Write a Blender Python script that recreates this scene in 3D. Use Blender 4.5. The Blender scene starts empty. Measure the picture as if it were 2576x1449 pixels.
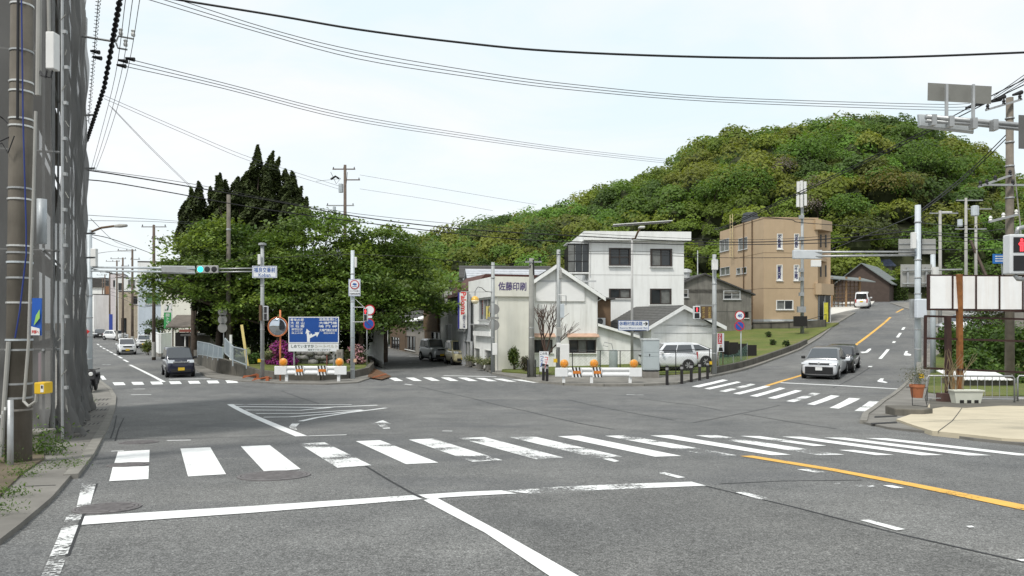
import bpy, bmesh, math, random
import numpy as np
from mathutils import Vector, Matrix
from mathutils.geometry import tessellate_polygon
S = bpy.context.scene
C = S.collection
R = math.radians
rnd = random.Random(7)
nrng = np.random.default_rng(11)

# ---------------------------------------------------------------- camera
F, CX, HY, CZ = 1860.0, 1288.0, 810.0, 3.1      # focal length, centre column, horizon row (in a 2576 x 1449 frame), eye height
cam_d = bpy.data.cameras.new('camera')
cam_d.sensor_width = 36.0
cam_d.lens = 36.0 * F / 2576.0
cam_d.shift_y = (HY - 724.5) / 2576.0
cam_d.clip_start = 0.1
cam_d.clip_end = 3000.0
cam = bpy.data.objects.new('camera', cam_d)
cam.location = (0, 0, CZ)
cam.rotation_euler = (R(90), 0, 0)
C.objects.link(cam)
S.camera = cam

# ---------------------------------------------------------------- sky and sun (bright, thinly overcast)
SUN_EL, SUN_AZ = R(56), R(215)                   # azimuth clockwise from +Y: the sun stands behind and left of the camera
world = bpy.data.worlds.new('World')
S.world = world
world.use_nodes = True
wn, wl = world.node_tree.nodes, world.node_tree.links
wn.clear()
wout = wn.new('ShaderNodeOutputWorld')
sky = wn.new('ShaderNodeTexSky')
sky.sky_type = 'NISHITA'
sky.sun_disc = False
sky.sun_elevation = SUN_EL
sky.sun_rotation = SUN_AZ
sky.air_density = 1.0
sky.dust_density = 2.0
bg1 = wn.new('ShaderNodeBackground'); bg1.inputs[1].default_value = 0.12
bg2 = wn.new('ShaderNodeBackground'); bg2.inputs[1].default_value = 0.78
tc = wn.new('ShaderNodeTexCoord')
mp = wn.new('ShaderNodeMapping'); mp.inputs['Scale'].default_value = (1.0, 1.6, 3.2); mp.inputs['Rotation'].default_value = (0.3, 0.25, 0.4)
nz = wn.new('ShaderNodeTexNoise'); nz.inputs['Scale'].default_value = 2.1; nz.inputs['Detail'].default_value = 7; nz.inputs['Roughness'].default_value = 0.55
nz.inputs['Distortion'].default_value = 0.5
rmp = wn.new('ShaderNodeValToRGB')
rmp.color_ramp.elements[0].position = 0.36; rmp.color_ramp.elements[0].color = (0.84, 0.96, 1.0, 1)
rmp.color_ramp.elements[1].position = 0.62; rmp.color_ramp.elements[1].color = (1, 1, 1, 1)
mixs = wn.new('ShaderNodeMixShader')
wl.new(tc.outputs['Generated'], mp.inputs['Vector']); wl.new(mp.outputs[0], nz.inputs['Vector'])
wl.new(nz.outputs['Fac'], rmp.inputs[0]); wl.new(rmp.outputs[0], bg2.inputs[0]); mixs.inputs[0].default_value = 0.9
wl.new(sky.outputs[0], bg1.inputs[0]); wl.new(bg1.outputs[0], mixs.inputs[1]); wl.new(bg2.outputs[0], mixs.inputs[2])
wl.new(mixs.outputs[0], wout.inputs[0])
sun_d = bpy.data.lights.new('sun', 'SUN')
sun_d.energy = 2.2
sun_d.angle = R(10)
sun_d.color = (1.0, 0.96, 0.9)
sun = bpy.data.objects.new('sun', sun_d)
sun.rotation_euler = (R(90) - SUN_EL, 0, math.pi - SUN_AZ)
sun.location = (0, -20, 60)
C.objects.link(sun)
S.view_settings.view_transform = 'Standard'
S.view_settings.look = 'None'
S.view_settings.exposure = 0.45
S.view_settings.gamma = 1.0
S.view_settings.use_curve_mapping = False
S.render.engine = 'CYCLES'
S.cycles.max_bounces = 6
S.cycles.transparent_max_bounces = 12
S.cycles.use_denoising = True

# ---------------------------------------------------------------- terrain height, pixel helpers
def sp(x, w):
    a = x / w
    return w * (a if a > 30 else math.log1p(math.exp(a)))
def sst(a, b, x):
    t = min(1, max(0, (x - a) / (b - a)))
    return t * t * (3 - 2 * t)
DX, DY = 0.454, 0.891                             # heading of the road that climbs to the right
def T(x, y):
    z = 0.065 * sp(27 - y, 3.0)
    t = (x - 17) * DX + (y - 40) * DY
    u = (x - 17) * DY - (y - 40) * DX
    r = 0.1 * (sp(t - 3, 4.0) - sp(t - 66, 5.0))
    if u < 0:
        w = sst(-26, -9, u)
    else:
        w = 1 - sst(7, 20, u)
    z += r * w
    if x < -15:
        z += 0.011 * sp(y - 78, 8) * sst(-15, -35, x)
    return z
def P(px, py, d):
    return Vector(((px - CX) / F * d, d, CZ + (HY - py) / F * d))
def G(px, py, dz=0.0):
    ax, az = (px - CX) / F, (HY - py) / F
    lo = 2.0
    d = lo
    while d < 420:
        st = 0.02 * d + 0.05
        n = d + st
        if CZ + az * n <= T(ax * n, n) + dz:
            a, b = d, n
            for _ in range(24):
                m = (a + b) / 2
                if CZ + az * m <= T(ax * m, m) + dz: b = m
                else: a = m
            return Vector((ax * b, b, T(ax * b, b) + dz))
        d = n
    return Vector((ax * 420, 420, 0))
def DG(px, py): return G(px, py).y
def on(x, y, dz=0.0): return Vector((x, y, T(x, y) + dz))

# ---------------------------------------------------------------- materials
MATS = {}
def newmat(name):
    m = bpy.data.materials.new(name); m.use_nodes = True
    nt = m.node_tree
    b = nt.nodes['Principled BSDF']
    return m, nt, b
def noise(nt, scale, detail=4, rough=0.6, stretch=None, coord='pos'):
    n = nt.nodes.new('ShaderNodeTexNoise')
    n.inputs['Scale'].default_value = scale; n.inputs['Detail'].default_value = detail; n.inputs['Roughness'].default_value = rough
    g = nt.nodes.new('ShaderNodeNewGeometry')
    src = g.outputs['Position']
    if stretch:
        mpn = nt.nodes.new('ShaderNodeMapping'); mpn.inputs['Scale'].default_value = stretch
        nt.links.new(src, mpn.inputs['Vector']); src = mpn.outputs[0]
    nt.links.new(src, n.inputs['Vector'])
    return n.outputs['Fac']
def ramp(nt, fac, stops):
    r = nt.nodes.new('ShaderNodeValToRGB')
    while len(r.color_ramp.elements) < len(stops): r.color_ramp.elements.new(0.5)
    for e, (p, c) in zip(r.color_ramp.elements, stops):
        e.position = p; e.color = (c[0], c[1], c[2], 1) if not isinstance(c, (int, float)) else (c, c, c, 1)
    nt.links.new(fac, r.inputs[0])
    return r.outputs[0]
def mixc(nt, fac, a, b, mode='MIX'):
    m = nt.nodes.new('ShaderNodeMix'); m.data_type = 'RGBA'; m.blend_type = mode
    for sock, v in ((m.inputs[0], fac), (m.inputs[6], a), (m.inputs[7], b)):
        if hasattr(v, 'links'): nt.links.new(v, sock)
        elif isinstance(v, (int, float)): sock.default_value = v
        else: sock.default_value = (v[0], v[1], v[2], 1)
    return m.outputs[2]
def bump(nt, b, h, strength=0.3, dist=0.02):
    n = nt.nodes.new('ShaderNodeBump'); n.inputs['Strength'].default_value = strength; n.inputs['Distance'].default_value = dist
    nt.links.new(h, n.inputs['Height']); nt.links.new(n.outputs[0], b.inputs['Normal'])
def M(name, rgb=(0.5, 0.5, 0.5), rough=0.7, metal=0.0, var=0.18, scale=2.5, streak=0.0, dirt=(0.12, 0.11, 0.09), bmp=0.0, emit=None, spec=0.4, coat=0.0):
    if name in MATS: return MATS[name]
    m, nt, b = newmat(name)
    b.inputs['Roughness'].default_value = rough; b.inputs['Metallic'].default_value = metal
    b.inputs['Specular IOR Level'].default_value = spec
    if coat: b.inputs['Coat Weight'].default_value = coat; b.inputs['Coat Roughness'].default_value = 0.05
    col = None
    if var > 0:
        f = noise(nt, scale, 5)
        k = ramp(nt, f, [(0.28, 1 - var), (0.72, 1 + var * 0.4)])
        col = mixc(nt, 1.0, rgb, k, 'MULTIPLY')
        if streak > 0:
            f2 = noise(nt, 1.0, 5, 0.7, (2.6, 2.6, 0.22))
            k2 = ramp(nt, f2, [(0.46, 0.0), (0.72, streak)])
            col = mixc(nt, k2, col, dirt)
        nt.links.new(col, b.inputs['Base Color'])
        if bmp: bump(nt, b, f, bmp, 0.02)
    else:
        b.inputs['Base Color'].default_value = (*rgb, 1)
    if emit:
        b.inputs['Emission Color'].default_value = (*emit[:3], 1); b.inputs['Emission Strength'].default_value = emit[3]
    MATS[name] = m
    return m
def glass(name, rgb=(0.02, 0.025, 0.03), rough=0.06, var=0.0):
    if name in MATS: return MATS[name]
    m = M(name, rgb, rough, 0, var, 1.2, spec=0.6)
    return m

def asphalt(name='asphalt', k=1.0):
    m, nt, b = newmat(name)
    big = noise(nt, 0.16, 4, 0.6)
    c1 = ramp(nt, big, [(0.32, (0.112 * k, 0.115 * k, 0.116 * k)), (0.68, (0.175 * k, 0.175 * k, 0.168 * k))])
    mid = noise(nt, 1.3, 5, 0.7)
    c2 = mixc(nt, 1.0, c1, ramp(nt, mid, [(0.3, 0.80), (0.75, 1.12)]), 'MULTIPLY')
    fine = noise(nt, 75, 3, 0.8)
    c3 = mixc(nt, 1.0, c2, ramp(nt, fine, [(0.33, 0.35), (0.5, 0.95), (0.68, 2.2)]), 'MULTIPLY')
    patch = noise(nt, 0.5, 3, 0.5, (0.45, 1.1, 1.0))
    spk = noise(nt, 24, 2, 0.9)
    c3 = mixc(nt, 1.0, c3, ramp(nt, spk, [(0.35, 0.72), (0.65, 1.32)]), 'MULTIPLY')
    c4 = mixc(nt, ramp(nt, patch, [(0.55, 0.0), (0.68, 0.42)]), c3, (0.085, 0.088, 0.095))
    oil = noise(nt, 2.3, 4, 0.7)
    c4 = mixc(nt, ramp(nt, oil, [(0.66, 0.0), (0.78, 0.45)]), c4, (0.06, 0.06, 0.065))
    nt.links.new(c4, b.inputs['Base Color'])
    b.inputs['Roughness'].default_value = 0.88; b.inputs['Specular IOR Level'].default_value = 0.25
    bump(nt, b, fine, 0.35, 0.006)
    return m
def paint(name, rgb, wear=0.5):
    """road paint: patchy, worn through to the asphalt where the noise says so"""
    if name in MATS: return MATS[name]
    m, nt, b = newmat(name)
    nt.links.new(mixc(nt, 1.0, rgb, ramp(nt, noise(nt, 6, 4), [(0.3, 0.82), (0.7, 1.04)]), 'MULTIPLY'), b.inputs['Base Color'])
    b.inputs['Roughness'].default_value = 0.7
    a = noise(nt, 1.1, 3, 0.5); f = noise(nt, 26, 4, 0.75)
    s = nt.nodes.new('ShaderNodeMath'); s.operation = 'MULTIPLY_ADD'
    nt.links.new(a, s.inputs[0]); s.inputs[1].default_value = 1.5; nt.links.new(f, s.inputs[2])
    cut = 1.25 + 0.6 * (0.5 - wear)
    al = ramp(nt, s.outputs[0], [(0.0, 1), (1.0, 1)])
    mr = nt.nodes.new('ShaderNodeMapRange'); mr.inputs['From Min'].default_value = cut; mr.inputs['From Max'].default_value = cut + 0.12
    mr.inputs['To Min'].default_value = 1.0; mr.inputs['To Max'].default_value = 0.0
    nt.links.new(s.outputs[0], mr.inputs['Value']); nt.links.new(mr.outputs[0], b.inputs['Alpha'])
    MATS[name] = m
    return m
def leafmat(name, trans=0.35, rough=0.55):
    if name in MATS: return MATS[name]
    m, nt, b = newmat(name)
    at = nt.nodes.new('ShaderNodeAttribute'); at.attribute_name = 'Col'
    b.inputs['Roughness'].default_value = rough; b.inputs['Specular IOR Level'].default_value = 0.25
    nt.links.new(at.outputs['Color'], b.inputs['Base Color'])
    tr = nt.nodes.new('ShaderNodeBsdfTranslucent')
    nt.links.new(mixc(nt, 1.0, at.outputs['Color'], (1.5, 1.5, 0.8), 'MULTIPLY'), tr.inputs['Color'])
    mx = nt.nodes.new('ShaderNodeMixShader'); mx.inputs[0].default_value = trans
    nt.links.new(b.outputs[0], mx.inputs[1]); nt.links.new(tr.outputs[0], mx.inputs[2])
    nt.links.new(mx.outputs[0], nt.nodes['Material Output'].inputs[0])
    MATS[name] = m
    return m

# ---------------------------------------------------------------- mesh helpers
class MB:
    def __init__(s): s.v = []; s.f = []
    def add(s, vs, fs):
        o = len(s.v)
        s.v += [tuple(v) for v in vs]; s.f += [tuple(i + o for i in f) for f in fs]
        return s
    def box(s, x0, x1, y0, y1, z0, z1):
        vs = [(x, y, z) for z in (z0, z1) for y in (y0, y1) for x in (x0, x1)]
        return s.add(vs, [(0, 2, 3, 1), (4, 5, 7, 6), (0, 1, 5, 4), (2, 6, 7, 3), (0, 4, 6, 2), (1, 3, 7, 5)])
    def cbox(s, c, sx, sy, sz):
        return s.box(c[0] - sx / 2, c[0] + sx / 2, c[1] - sy / 2, c[1] + sy / 2, c[2] - sz / 2, c[2] + sz / 2)
    def bar(s, a, b, w, d=None):
        a, b = Vector(a), Vector(b); d = d or w
        n = (b - a).normalized()
        up = Vector((0, 0, 1)) if abs(n.z) < 0.9 else Vector((0, 1, 0))
        r = n.cross(up).normalized(); u = r.cross(n)
        vs = [p + r * (i * w / 2) + u * (j * d / 2) for p in (a, b) for (i, j) in ((-1, -1), (1, -1), (1, 1), (-1, 1))]
        return s.add(vs, [(0, 1, 2, 3), (7, 6, 5, 4)] + [(k, k + 4, (k + 1) % 4 + 4, (k + 1) % 4) for k in range(4)])
    def tube(s, pts, r, n=6, cap=True):
        pts = [Vector(p) for p in pts]
        rs = r if isinstance(r, (list, tuple)) else [r] * len(pts)
        vs = []; fs = []
        pu = None
        for i, p in enumerate(pts):
            d = (pts[min(i + 1, len(pts) - 1)] - pts[max(i - 1, 0)]).normalized()
            if pu is None: pu = Vector((0, 0, 1)) if abs(d.z) < 0.9 else Vector((0, 1, 0))
            x = d.cross(pu).normalized(); u = x.cross(d); pu = u
            for k in range(n):
                a = 2 * math.pi * k / n
                vs.append(p + (x * math.cos(a) + u * math.sin(a)) * rs[i])
        for i in range(len(pts) - 1):
            for k in range(n):
                fs.append((i * n + k, i * n + (k + 1) % n, (i + 1) * n + (k + 1) % n, (i + 1) * n + k))
        if cap: fs += [tuple(range(n - 1, -1, -1)), tuple((len(pts) - 1) * n + k for k in range(n))]
        return s.add(vs, fs)
    def prism(s, poly, a, b, axis='y'):
        """extrude a 2-D polygon between a and b along an axis"""
        def w(p, h):
            return {'y': (p[0], h, p[1]), 'z': (p[0], p[1], h), 'x': (h, p[0], p[1])}[axis]
        n = len(poly)
        vs = [w(p, a) for p in poly] + [w(p, b) for p in poly]
        tr = tessellate_polygon([[Vector((p[0], p[1], 0)) for p in poly]])
        fs = [tuple(t) for t in tr] + [tuple(i + n for i in reversed(t)) for t in tr]
        fs += [(i, (i + 1) % n, (i + 1) % n + n, i + n) for i in range(n)]
        return s.add(vs, fs)
    def lathe(s, prof, c=(0, 0, 0), n=12, axis='z'):
        vs = []; fs = []
        for (r, h) in prof:
            for k in range(n):
                a = 2 * math.pi * k / n
                q = (r * math.cos(a), r * math.sin(a), h) if axis == 'z' else ((r * math.cos(a), h, r * math.sin(a)) if axis == 'y' else (h, r * math.cos(a), r * math.sin(a)))
                vs.append((q[0] + c[0], q[1] + c[1], q[2] + c[2]))
        for i in range(len(prof) - 1):
            for k in range(n):
                fs.append((i * n + k, i * n + (k + 1) % n, (i + 1) * n + (k + 1) % n, (i + 1) * n + k))
        fs += [tuple(range(n - 1, -1, -1)), tuple((len(prof) - 1) * n + k for k in range(n))]
        return s.add(vs, fs)
    def quad(s, a, b, c, d): return s.add([a, b, c, d], [(0, 1, 2, 3)])
    def xf(s, m):
        s.v = [tuple(m @ Vector(v)) for v in s.v]
        return s
    def build(s, name, mat, parent=None, smooth=False, bevel=0.0, sub=0):
        me = bpy.data.meshes.new(name)
        me.from_pydata(s.v, [], s.f)
        bm = bmesh.new(); bm.from_mesh(me)
        bmesh.ops.recalc_face_normals(bm, faces=bm.faces)
        bm.to_mesh(me); bm.free()
        me.materials.append(mat)
        if smooth: me.polygons.foreach_set('use_smooth', [True] * len(me.polygons))
        o = bpy.data.objects.new(name, me)
        C.objects.link(o)
        if parent: o.parent = parent
        if bevel:
            md = o.modifiers.new('bevel', 'BEVEL'); md.width = bevel; md.segments = 2; md.limit_method = 'ANGLE'
        if sub:
            md = o.modifiers.new('sub', 'SUBSURF'); md.levels = sub; md.render_levels = sub
        return o
def tag(o, label=None, cat=None, group=None, kind=None):
    if label: o['label'] = label
    if cat: o['category'] = cat
    if group: o['group'] = group
    if kind: o['kind'] = kind
    return o
def thing(name, label, cat, loc=(0, 0, 0), rz=0.0, group=None):
    o = bpy.data.objects.new(name, None)
    o.empty_display_size = 0.3
    C.objects.link(o)
    o.location = loc; o.rotation_euler = (0, 0, rz)
    return tag(o, label, cat, group)
def copy_tree(o, parent=None):
    c = o.copy(); C.objects.link(c); c.parent = parent
    for ch in list(o.children): copy_tree(ch, c)
    return c
def yaw_of(dx, dy): return math.atan2(dy, dx)

def text_mesh(s, w, h, bold=0.012, space=1.0, line=1.0):
    cu = bpy.data.curves.new('lettering', 'FONT')
    cu.body = s; cu.resolution_u = 2; cu.offset = min(bold, .005); cu.align_x = 'CENTER'; cu.space_line = line; cu.space_character = space
    ob = bpy.data.objects.new('lettering', cu); C.objects.link(ob)
    dg = bpy.context.evaluated_depsgraph_get()
    me = bpy.data.meshes.new_from_object(ob.evaluated_get(dg))
    bpy.data.objects.remove(ob); bpy.data.curves.remove(cu)
    n = len(me.vertices)
    if n == 0: return me
    co = np.empty(n * 3); me.vertices.foreach_get('co', co); co = co.reshape(-1, 3)
    lo, hi = co.min(0), co.max(0)
    sz = np.maximum(hi - lo, 1e-4)
    out = np.zeros_like(co)
    out[:, 0] = ((co[:, 0] - lo[0]) / sz[0] - 0.5) * w
    out[:, 2] = ((co[:, 1] - lo[1]) / sz[1] - 0.5) * h
    me.vertices.foreach_set('co', out.ravel())
    me.materials.clear()
    ex = (bold - .005) * h / max(1, s.count(chr(10)) + 1) * 1.1
    if ex > .0004:                                # heavier strokes: shifted copies, each a hair behind the last
        nv = [tuple(v) for v in out]; nf = [tuple(p.vertices) for p in me.polygons]
        allv, allf = [], []
        for i, (dx, dz) in enumerate(((0, 0), (ex, 0), (-ex, 0), (0, ex), (0, -ex))):
            o_ = len(allv)
            allv += [(v[0] + dx, v[1] + .0007 * i, v[2] + dz) for v in nv]; allf += [tuple(k + o_ for k in f) for f in nf]
        m2 = bpy.data.meshes.new('lettering'); m2.from_pydata(allv, [], allf)
        bpy.data.meshes.remove(me); me = m2
    return me
def text(s, w, h, mat, parent, loc, rz=0.0, bold=0.012, vertical=False, line=0.95):
    if vertical: s = '\n'.join(s)
    me = text_mesh(s, w, h, bold, line=line)
    me.materials.append(mat)
    o = bpy.data.objects.new('lettering', me); C.objects.link(o)
    o.parent = parent; o.location = loc; o.rotation_euler = (0, 0, rz)
    return o

def sheet(poly, mat, name, step=1.0, dz=0.0, parent=None, skirt=0.0, zf=None):
    """a ground-hugging sheet over a polygon of (x, y), cut on a grid so that it follows the terrain"""
    zf = zf or T
    bm = bmesh.new()
    vs = [bm.verts.new((p[0], p[1], 0)) for p in poly]
    for t in tessellate_polygon([[Vector((p[0], p[1], 0)) for p in poly]]):
        try: bm.faces.new([vs[i] for i in t])
        except ValueError: pass
    xs = [p[0] for p in poly]; ys = [p[1] for p in poly]
    for ax, lo, hi in ((0, min(xs), max(xs)), (1, min(ys), max(ys))):
        k = math.ceil(lo / step + 1e-6)
        while k * step < hi - 1e-6:
            co = [0, 0, 0]; co[ax] = k * step
            no = [0, 0, 0]; no[ax] = 1
            bmesh.ops.bisect_plane(bm, geom=bm.verts[:] + bm.edges[:] + bm.faces[:], plane_co=co, plane_no=no)
            k += 1
    for v in bm.verts: v.co.z = zf(v.co.x, v.co.y) + dz
    bmesh.ops.recalc_face_normals(bm, faces=bm.faces)
    if skirt:
        be = [e for e in bm.edges if e.is_boundary]
        r = bmesh.ops.extrude_edge_only(bm, edges=be)
        for v in r['geom']:
            if isinstance(v, bmesh.types.BMVert): v.co.z -= skirt
    me = bpy.data.meshes.new(name); bm.to_mesh(me); bm.free()
    if len(me.polygons) and me.polygons[0].normal.z < 0: me.flip_normals()
    me.materials.append(mat)
    o = bpy.data.objects.new(name, me); C.objects.link(o)
    if parent: o.parent = parent
    return o
def gp(pts): return [tuple(G(*p)[:2]) for p in pts]

def leaves(name, mat, parent, cen, size, col, up=0.5, aspect=0.6, outward=None):
    """many small leaf faces: cen Nx3, size N, col Nx3"""
    n = len(cen)
    nrm = nrng.normal(size=(n, 3)); nrm[:, 2] = np.abs(nrm[:, 2]) + up
    if outward is not None: nrm += outward * 1.2
    nrm /= np.linalg.norm(nrm, axis=1)[:, None]
    t = nrng.normal(size=(n, 3)); t -= nrm * (t * nrm).sum(1)[:, None]
    t /= np.linalg.norm(t, axis=1)[:, None] + 1e-9
    b = np.cross(nrm, t)
    s = np.asarray(size)[:, None]
    v = np.empty((n, 4, 3))
    v[:, 0] = cen - t * s; v[:, 1] = cen - b * s * aspect + nrm * s * 0.12
    v[:, 2] = cen + t * s; v[:, 3] = cen + b * s * aspect + nrm * s * 0.12
    me = bpy.data.meshes.new(name)
    me.vertices.add(n * 4); me.vertices.foreach_set('co', v.ravel())
    me.loops.add(n * 4); me.loops.foreach_set('vertex_index', np.arange(n * 4, dtype=np.int32))
    me.polygons.add(n); me.polygons.foreach_set('loop_start', np.arange(0, n * 4, 4, dtype=np.int32))
    try: me.polygons.foreach_set('loop_total', np.full(n, 4, dtype=np.int32))
    except Exception: pass
    ca = me.color_attributes.new('Col', 'FLOAT_COLOR', 'POINT')
    cc = np.ones((n, 4, 4)); cc[:, :, :3] = np.asarray(col)[:, None, :]
    ca.data.foreach_set('color', cc.ravel())
    me.update(); me.validate()
    me.materials.append(mat)
    o = bpy.data.objects.new(name, me); C.objects.link(o)
    if parent: o.parent = parent
    return o
# ================================================================ the setting
ASPH = asphalt()
MATS['asphalt'] = ASPH
CONC = M('old_concrete', (0.27, 0.255, 0.23), 0.9, var=0.35, scale=1.6, streak=0.45, bmp=0.3)
CONCW = M('walk_concrete', (0.205, 0.195, 0.175), 0.92, var=0.4, scale=0.9, bmp=0.3)
CONCD = M('stained_concrete', (0.135, 0.125, 0.105), 0.92, var=0.45, scale=1.3, streak=0.5, dirt=(0.05, 0.05, 0.04), bmp=0.3)
BEIGE = M('forecourt_concrete', (0.52, 0.46, 0.34), 0.9, var=0.22, scale=0.7)
WHITE_P = paint('road_white', (0.80, 0.81, 0.80), 0.02)
WHITE_X = paint('road_white_scuffed', (0.74, 0.75, 0.74), 0.68)
WHITE_W = paint('road_white_worn', (0.78, 0.79, 0.78), 0.46)
YEL_P = paint('road_yellow', (0.74, 0.42, 0.08), 0.12)
TAR = M('tar_seam', (0.035, 0.036, 0.038), 0.8, var=0.3, scale=8)
IRON = M('cast_iron', (0.155, 0.145, 0.145), 0.7, var=0.4, scale=14, bmp=0.4)
SOIL = M('dry_soil', (0.13, 0.105, 0.07), 0.95, var=0.4, scale=1.5, bmp=0.4)
def grassmat():
    m, nt, b = newmat('grass_ground')
    a = ramp(nt, noise(nt, 0.5, 5), [(0.3, (0.085, 0.125, 0.02)), (0.5, (0.125, 0.155, 0.028)), (0.72, (0.19, 0.17, 0.06))])
    c = mixc(nt, 1.0, a, ramp(nt, noise(nt, 22, 4, 0.8), [(0.3, 0.5), (0.7, 1.35)]), 'MULTIPLY')
    nt.links.new(c, b.inputs['Base Color']); b.inputs['Roughness'].default_value = 0.95
    bump(nt, b, noise(nt, 30, 3, 0.8), 0.8, 0.05)
    return m
GRASSG = grassmat()
LEAF = leafmat('leaf', 0.35)
NEEDLE = leafmat('needle', 0.12, 0.7)
BARK = M('bark', (0.085, 0.065, 0.05), 0.95, var=0.5, scale=5, bmp=0.6)

# one sheet to the horizon, a little below the road surface
def grid_sheet(name, xs, ys, zf, mat):
    vs = [(x, y, zf(x, y)) for y in ys for x in xs]
    n = len(xs)
    fs = [(j * n + i, j * n + i + 1, (j + 1) * n + i + 1, (j + 1) * n + i) for j in range(len(ys) - 1) for i in range(n - 1)]
    b = MB(); b.v = vs; b.f = fs
    return b.build(name, mat, smooth=True)
gx = sorted(set([-1500, -700, -350, -200, -140] + list(range(-100, 141, 5)) + [170, 230, 350, 700, 1500]))
gy = sorted(set([-300, -120, -60, -30] + list(range(-20, 161, 4)) + [180, 220, 300, 500, 900, 2200]))
def Tg(x, y):
    if abs(x) > 200 or y > 200: return -0.4
    return T(x, y) - 0.12
tag(grid_sheet('ground', gx, gy, Tg, SOIL), kind='structure')
rx = [x * 1.0 for x in range(-34, 36)]; rx = [-110, -95, -80, -70, -62, -56, -50, -45, -41, -37] + rx + [37, 40, 44, 50, 56, 62, 70]
ry = list(range(-8, 60)) + list(range(60, 125, 2)) + list(range(126, 240, 6))
road = tag(grid_sheet('road', rx, ry, T, ASPH), kind='structure')

def z1(x, y): return ((300 + x * .45833) * .71934, (1350 + y * .45833) * .71934)
def z2(x, y): return ((1300 + x * .49281) * .71934, (1300 + y * .49281) * .71934)
def z3(x, y): return ((2400 + x * .52723) * .71934, (1250 + y * .52723) * .71934)
def z4(x, y): return ((x * .5618) * .71934, (1200 + y * .5618) * .71934)
def z5(x, y): return ((2880 + x * .5517) * .71934, (700 + y * .5517) * .71934)
def mark(pts, name='crosswalk_bar', mat=None, dz=0.007):
    return sheet(gp(pts), mat or WHITE_P, name, 1.0, dz, road)
def stripe(pts, th, name='lane_line', mat=None, dz=0.007):
    """a painted line along pixel points; th = width in metres"""
    g = [Vector(G(*p)[:2]) for p in pts]
    L, Rr = [], []
    for i, p in enumerate(g):
        d = (g[min(i + 1, len(g) - 1)] - g[max(i - 1, 0)]).normalized()
        n = Vector((-d.y, d.x)) * th / 2
        L.append(tuple(p + n)); Rr.append(tuple(p - n))
    return sheet(L + Rr[::-1], mat or WHITE_P, name, 1.0, dz, road)
# near crosswalk
bars = [[z1(245, 503), z1(487, 490), z1(484, 583), z1(218, 590)], [z1(205, 622), z1(482, 614), z1(478, 714), z1(178, 730)],
        [z1(722, 480), z1(950, 470), z1(1070, 676), z1(780, 694)], [z1(1183, 463), z1(1403, 453), z1(1640, 637), z1(1365, 660)],
        [z1(1628, 443), z1(1822, 432), z1(2180, 608), z1(1920, 627)], [z1(2060, 423), z1(2245, 415), z2(473, 648), z2(243, 659)],
        [z2(262, 484), z2(437, 476), z2(928, 631), z2(715, 642)], [z2(618, 473), z2(800, 466), z2(1367, 613), z2(1165, 624)],
        [z2(975, 466), z2(1148, 460), z2(1787, 606), z2(1590, 614)], [z2(1320, 460), z2(1475, 455), z2(2197, 600), z2(2010, 606)],
        [z2(1655, 457), z2(1810, 452), z3(335, 652), z3(160, 652)], [z2(1978, 455), z2(2130, 452), z3(695, 648), z3(565, 651)],
        [z3(62, 519), z3(200, 517), z3(1048, 648), z3(880, 651)], [z3(635, 527), z3(770, 528), z3(1705, 650), z3(1560, 652)],
        [z3(915, 533), z3(1050, 534), z3(2020, 652), z3(1870, 653)], [z3(1190, 537), z3(1330, 538), z3(2330, 652), z3(2200, 653)],
        [z3(355, 522), z3(490, 524), z3(930, 587), z3(845, 590)], [z3(1010, 616), z3(1110, 616), z3(1378, 649), z3(1260, 651)]]
for k, b in enumerate(bars): mark(b, mat=WHITE_W if k in (4, 6, 7, 8, 10, 12) else WHITE_P)
# the other three crosswalks
for k in range(7):
    x = 700 + k * 117; y = 245 - k * 2.2
    mark([z4(x, y), z4(x + 68, y - 1), z4(x + 82, y + 16), z4(x + 13, y + 18)])
for k, (a, b, y0, y1) in enumerate([(115, 165, 43, 66), (240, 298, 42, 66), (362, 425, 41, 65), (487, 555, 41, 66), (610, 690, 42, 67), (735, 825, 45, 68), (862, 960, 50, 71), (990, 1150, 56, 79)]):
    w = 58 + k * 1.5
    mark([z2(a, y0), z2(a + w, y0), z2(b + w, y1), z2(b, y1)])
rb = [(35, 85, 196), (118, 155, 210), (218, 262, 227), (310, 355, 243), (420, 470, 259), (538, 590, 273), (662, 715, 294), (800, 850, 314), (950, 1010, 338), (1115, 1215, 358)]
rt = [(240, 278, 150), (335, 365, 163), (425, 460, 178), (520, 558, 191), (620, 658, 203), (725, 768, 220), (835, 890, 238), (960, 1018, 254), (1080, 1155, 272), (1215, 1305, 293)]
for k, ((a, b, y), (c, d, w)) in enumerate(zip(rb, rt)):
    mark([z3(a, y - 3), z3(c, w - 3), z3(d, w + 2), z3(b, y + 3)], mat=WHITE_W if k in (2, 6, 9) else WHITE_P)
# stop lines, lane lines
mark([(205, 1322), (213, 1300), (640, 1274), (1040, 1247), (1062, 1257), (640, 1291)], 'stop_line')
mark([(1052, 1246), (1180, 1238), (1262, 1235), (1300, 1243), (1180, 1249), (1075, 1256)], 'stop_line')
mark([(1268, 1236), (1400, 1226), (1560, 1219), (1740, 1213), (1776, 1223), (1560, 1232), (1330, 1243)], 'stop_line', WHITE_W)
mark([(1066, 1260), (1096, 1252), (1262, 1341), (1452, 1449), (1520, 1490), (1440, 1490), (1220, 1342)], 'lane_line')
mark([(206, 1218), (242, 1217), (226, 1276), (192, 1280)], 'edge_line', WHITE_X)
mark([(172, 1290), (210, 1288), (150, 1449), (120, 1510), (75, 1510), (105, 1449)], 'edge_line', WHITE_X)
mark([(1862, 1148), (1893, 1147), (2100, 1180), (2300, 1217), (2576, 1271), (2640, 1284), (2640, 1297), (2576, 1285), (2300, 1226), (2100, 1187)], 'centre_line', YEL_P)
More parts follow.
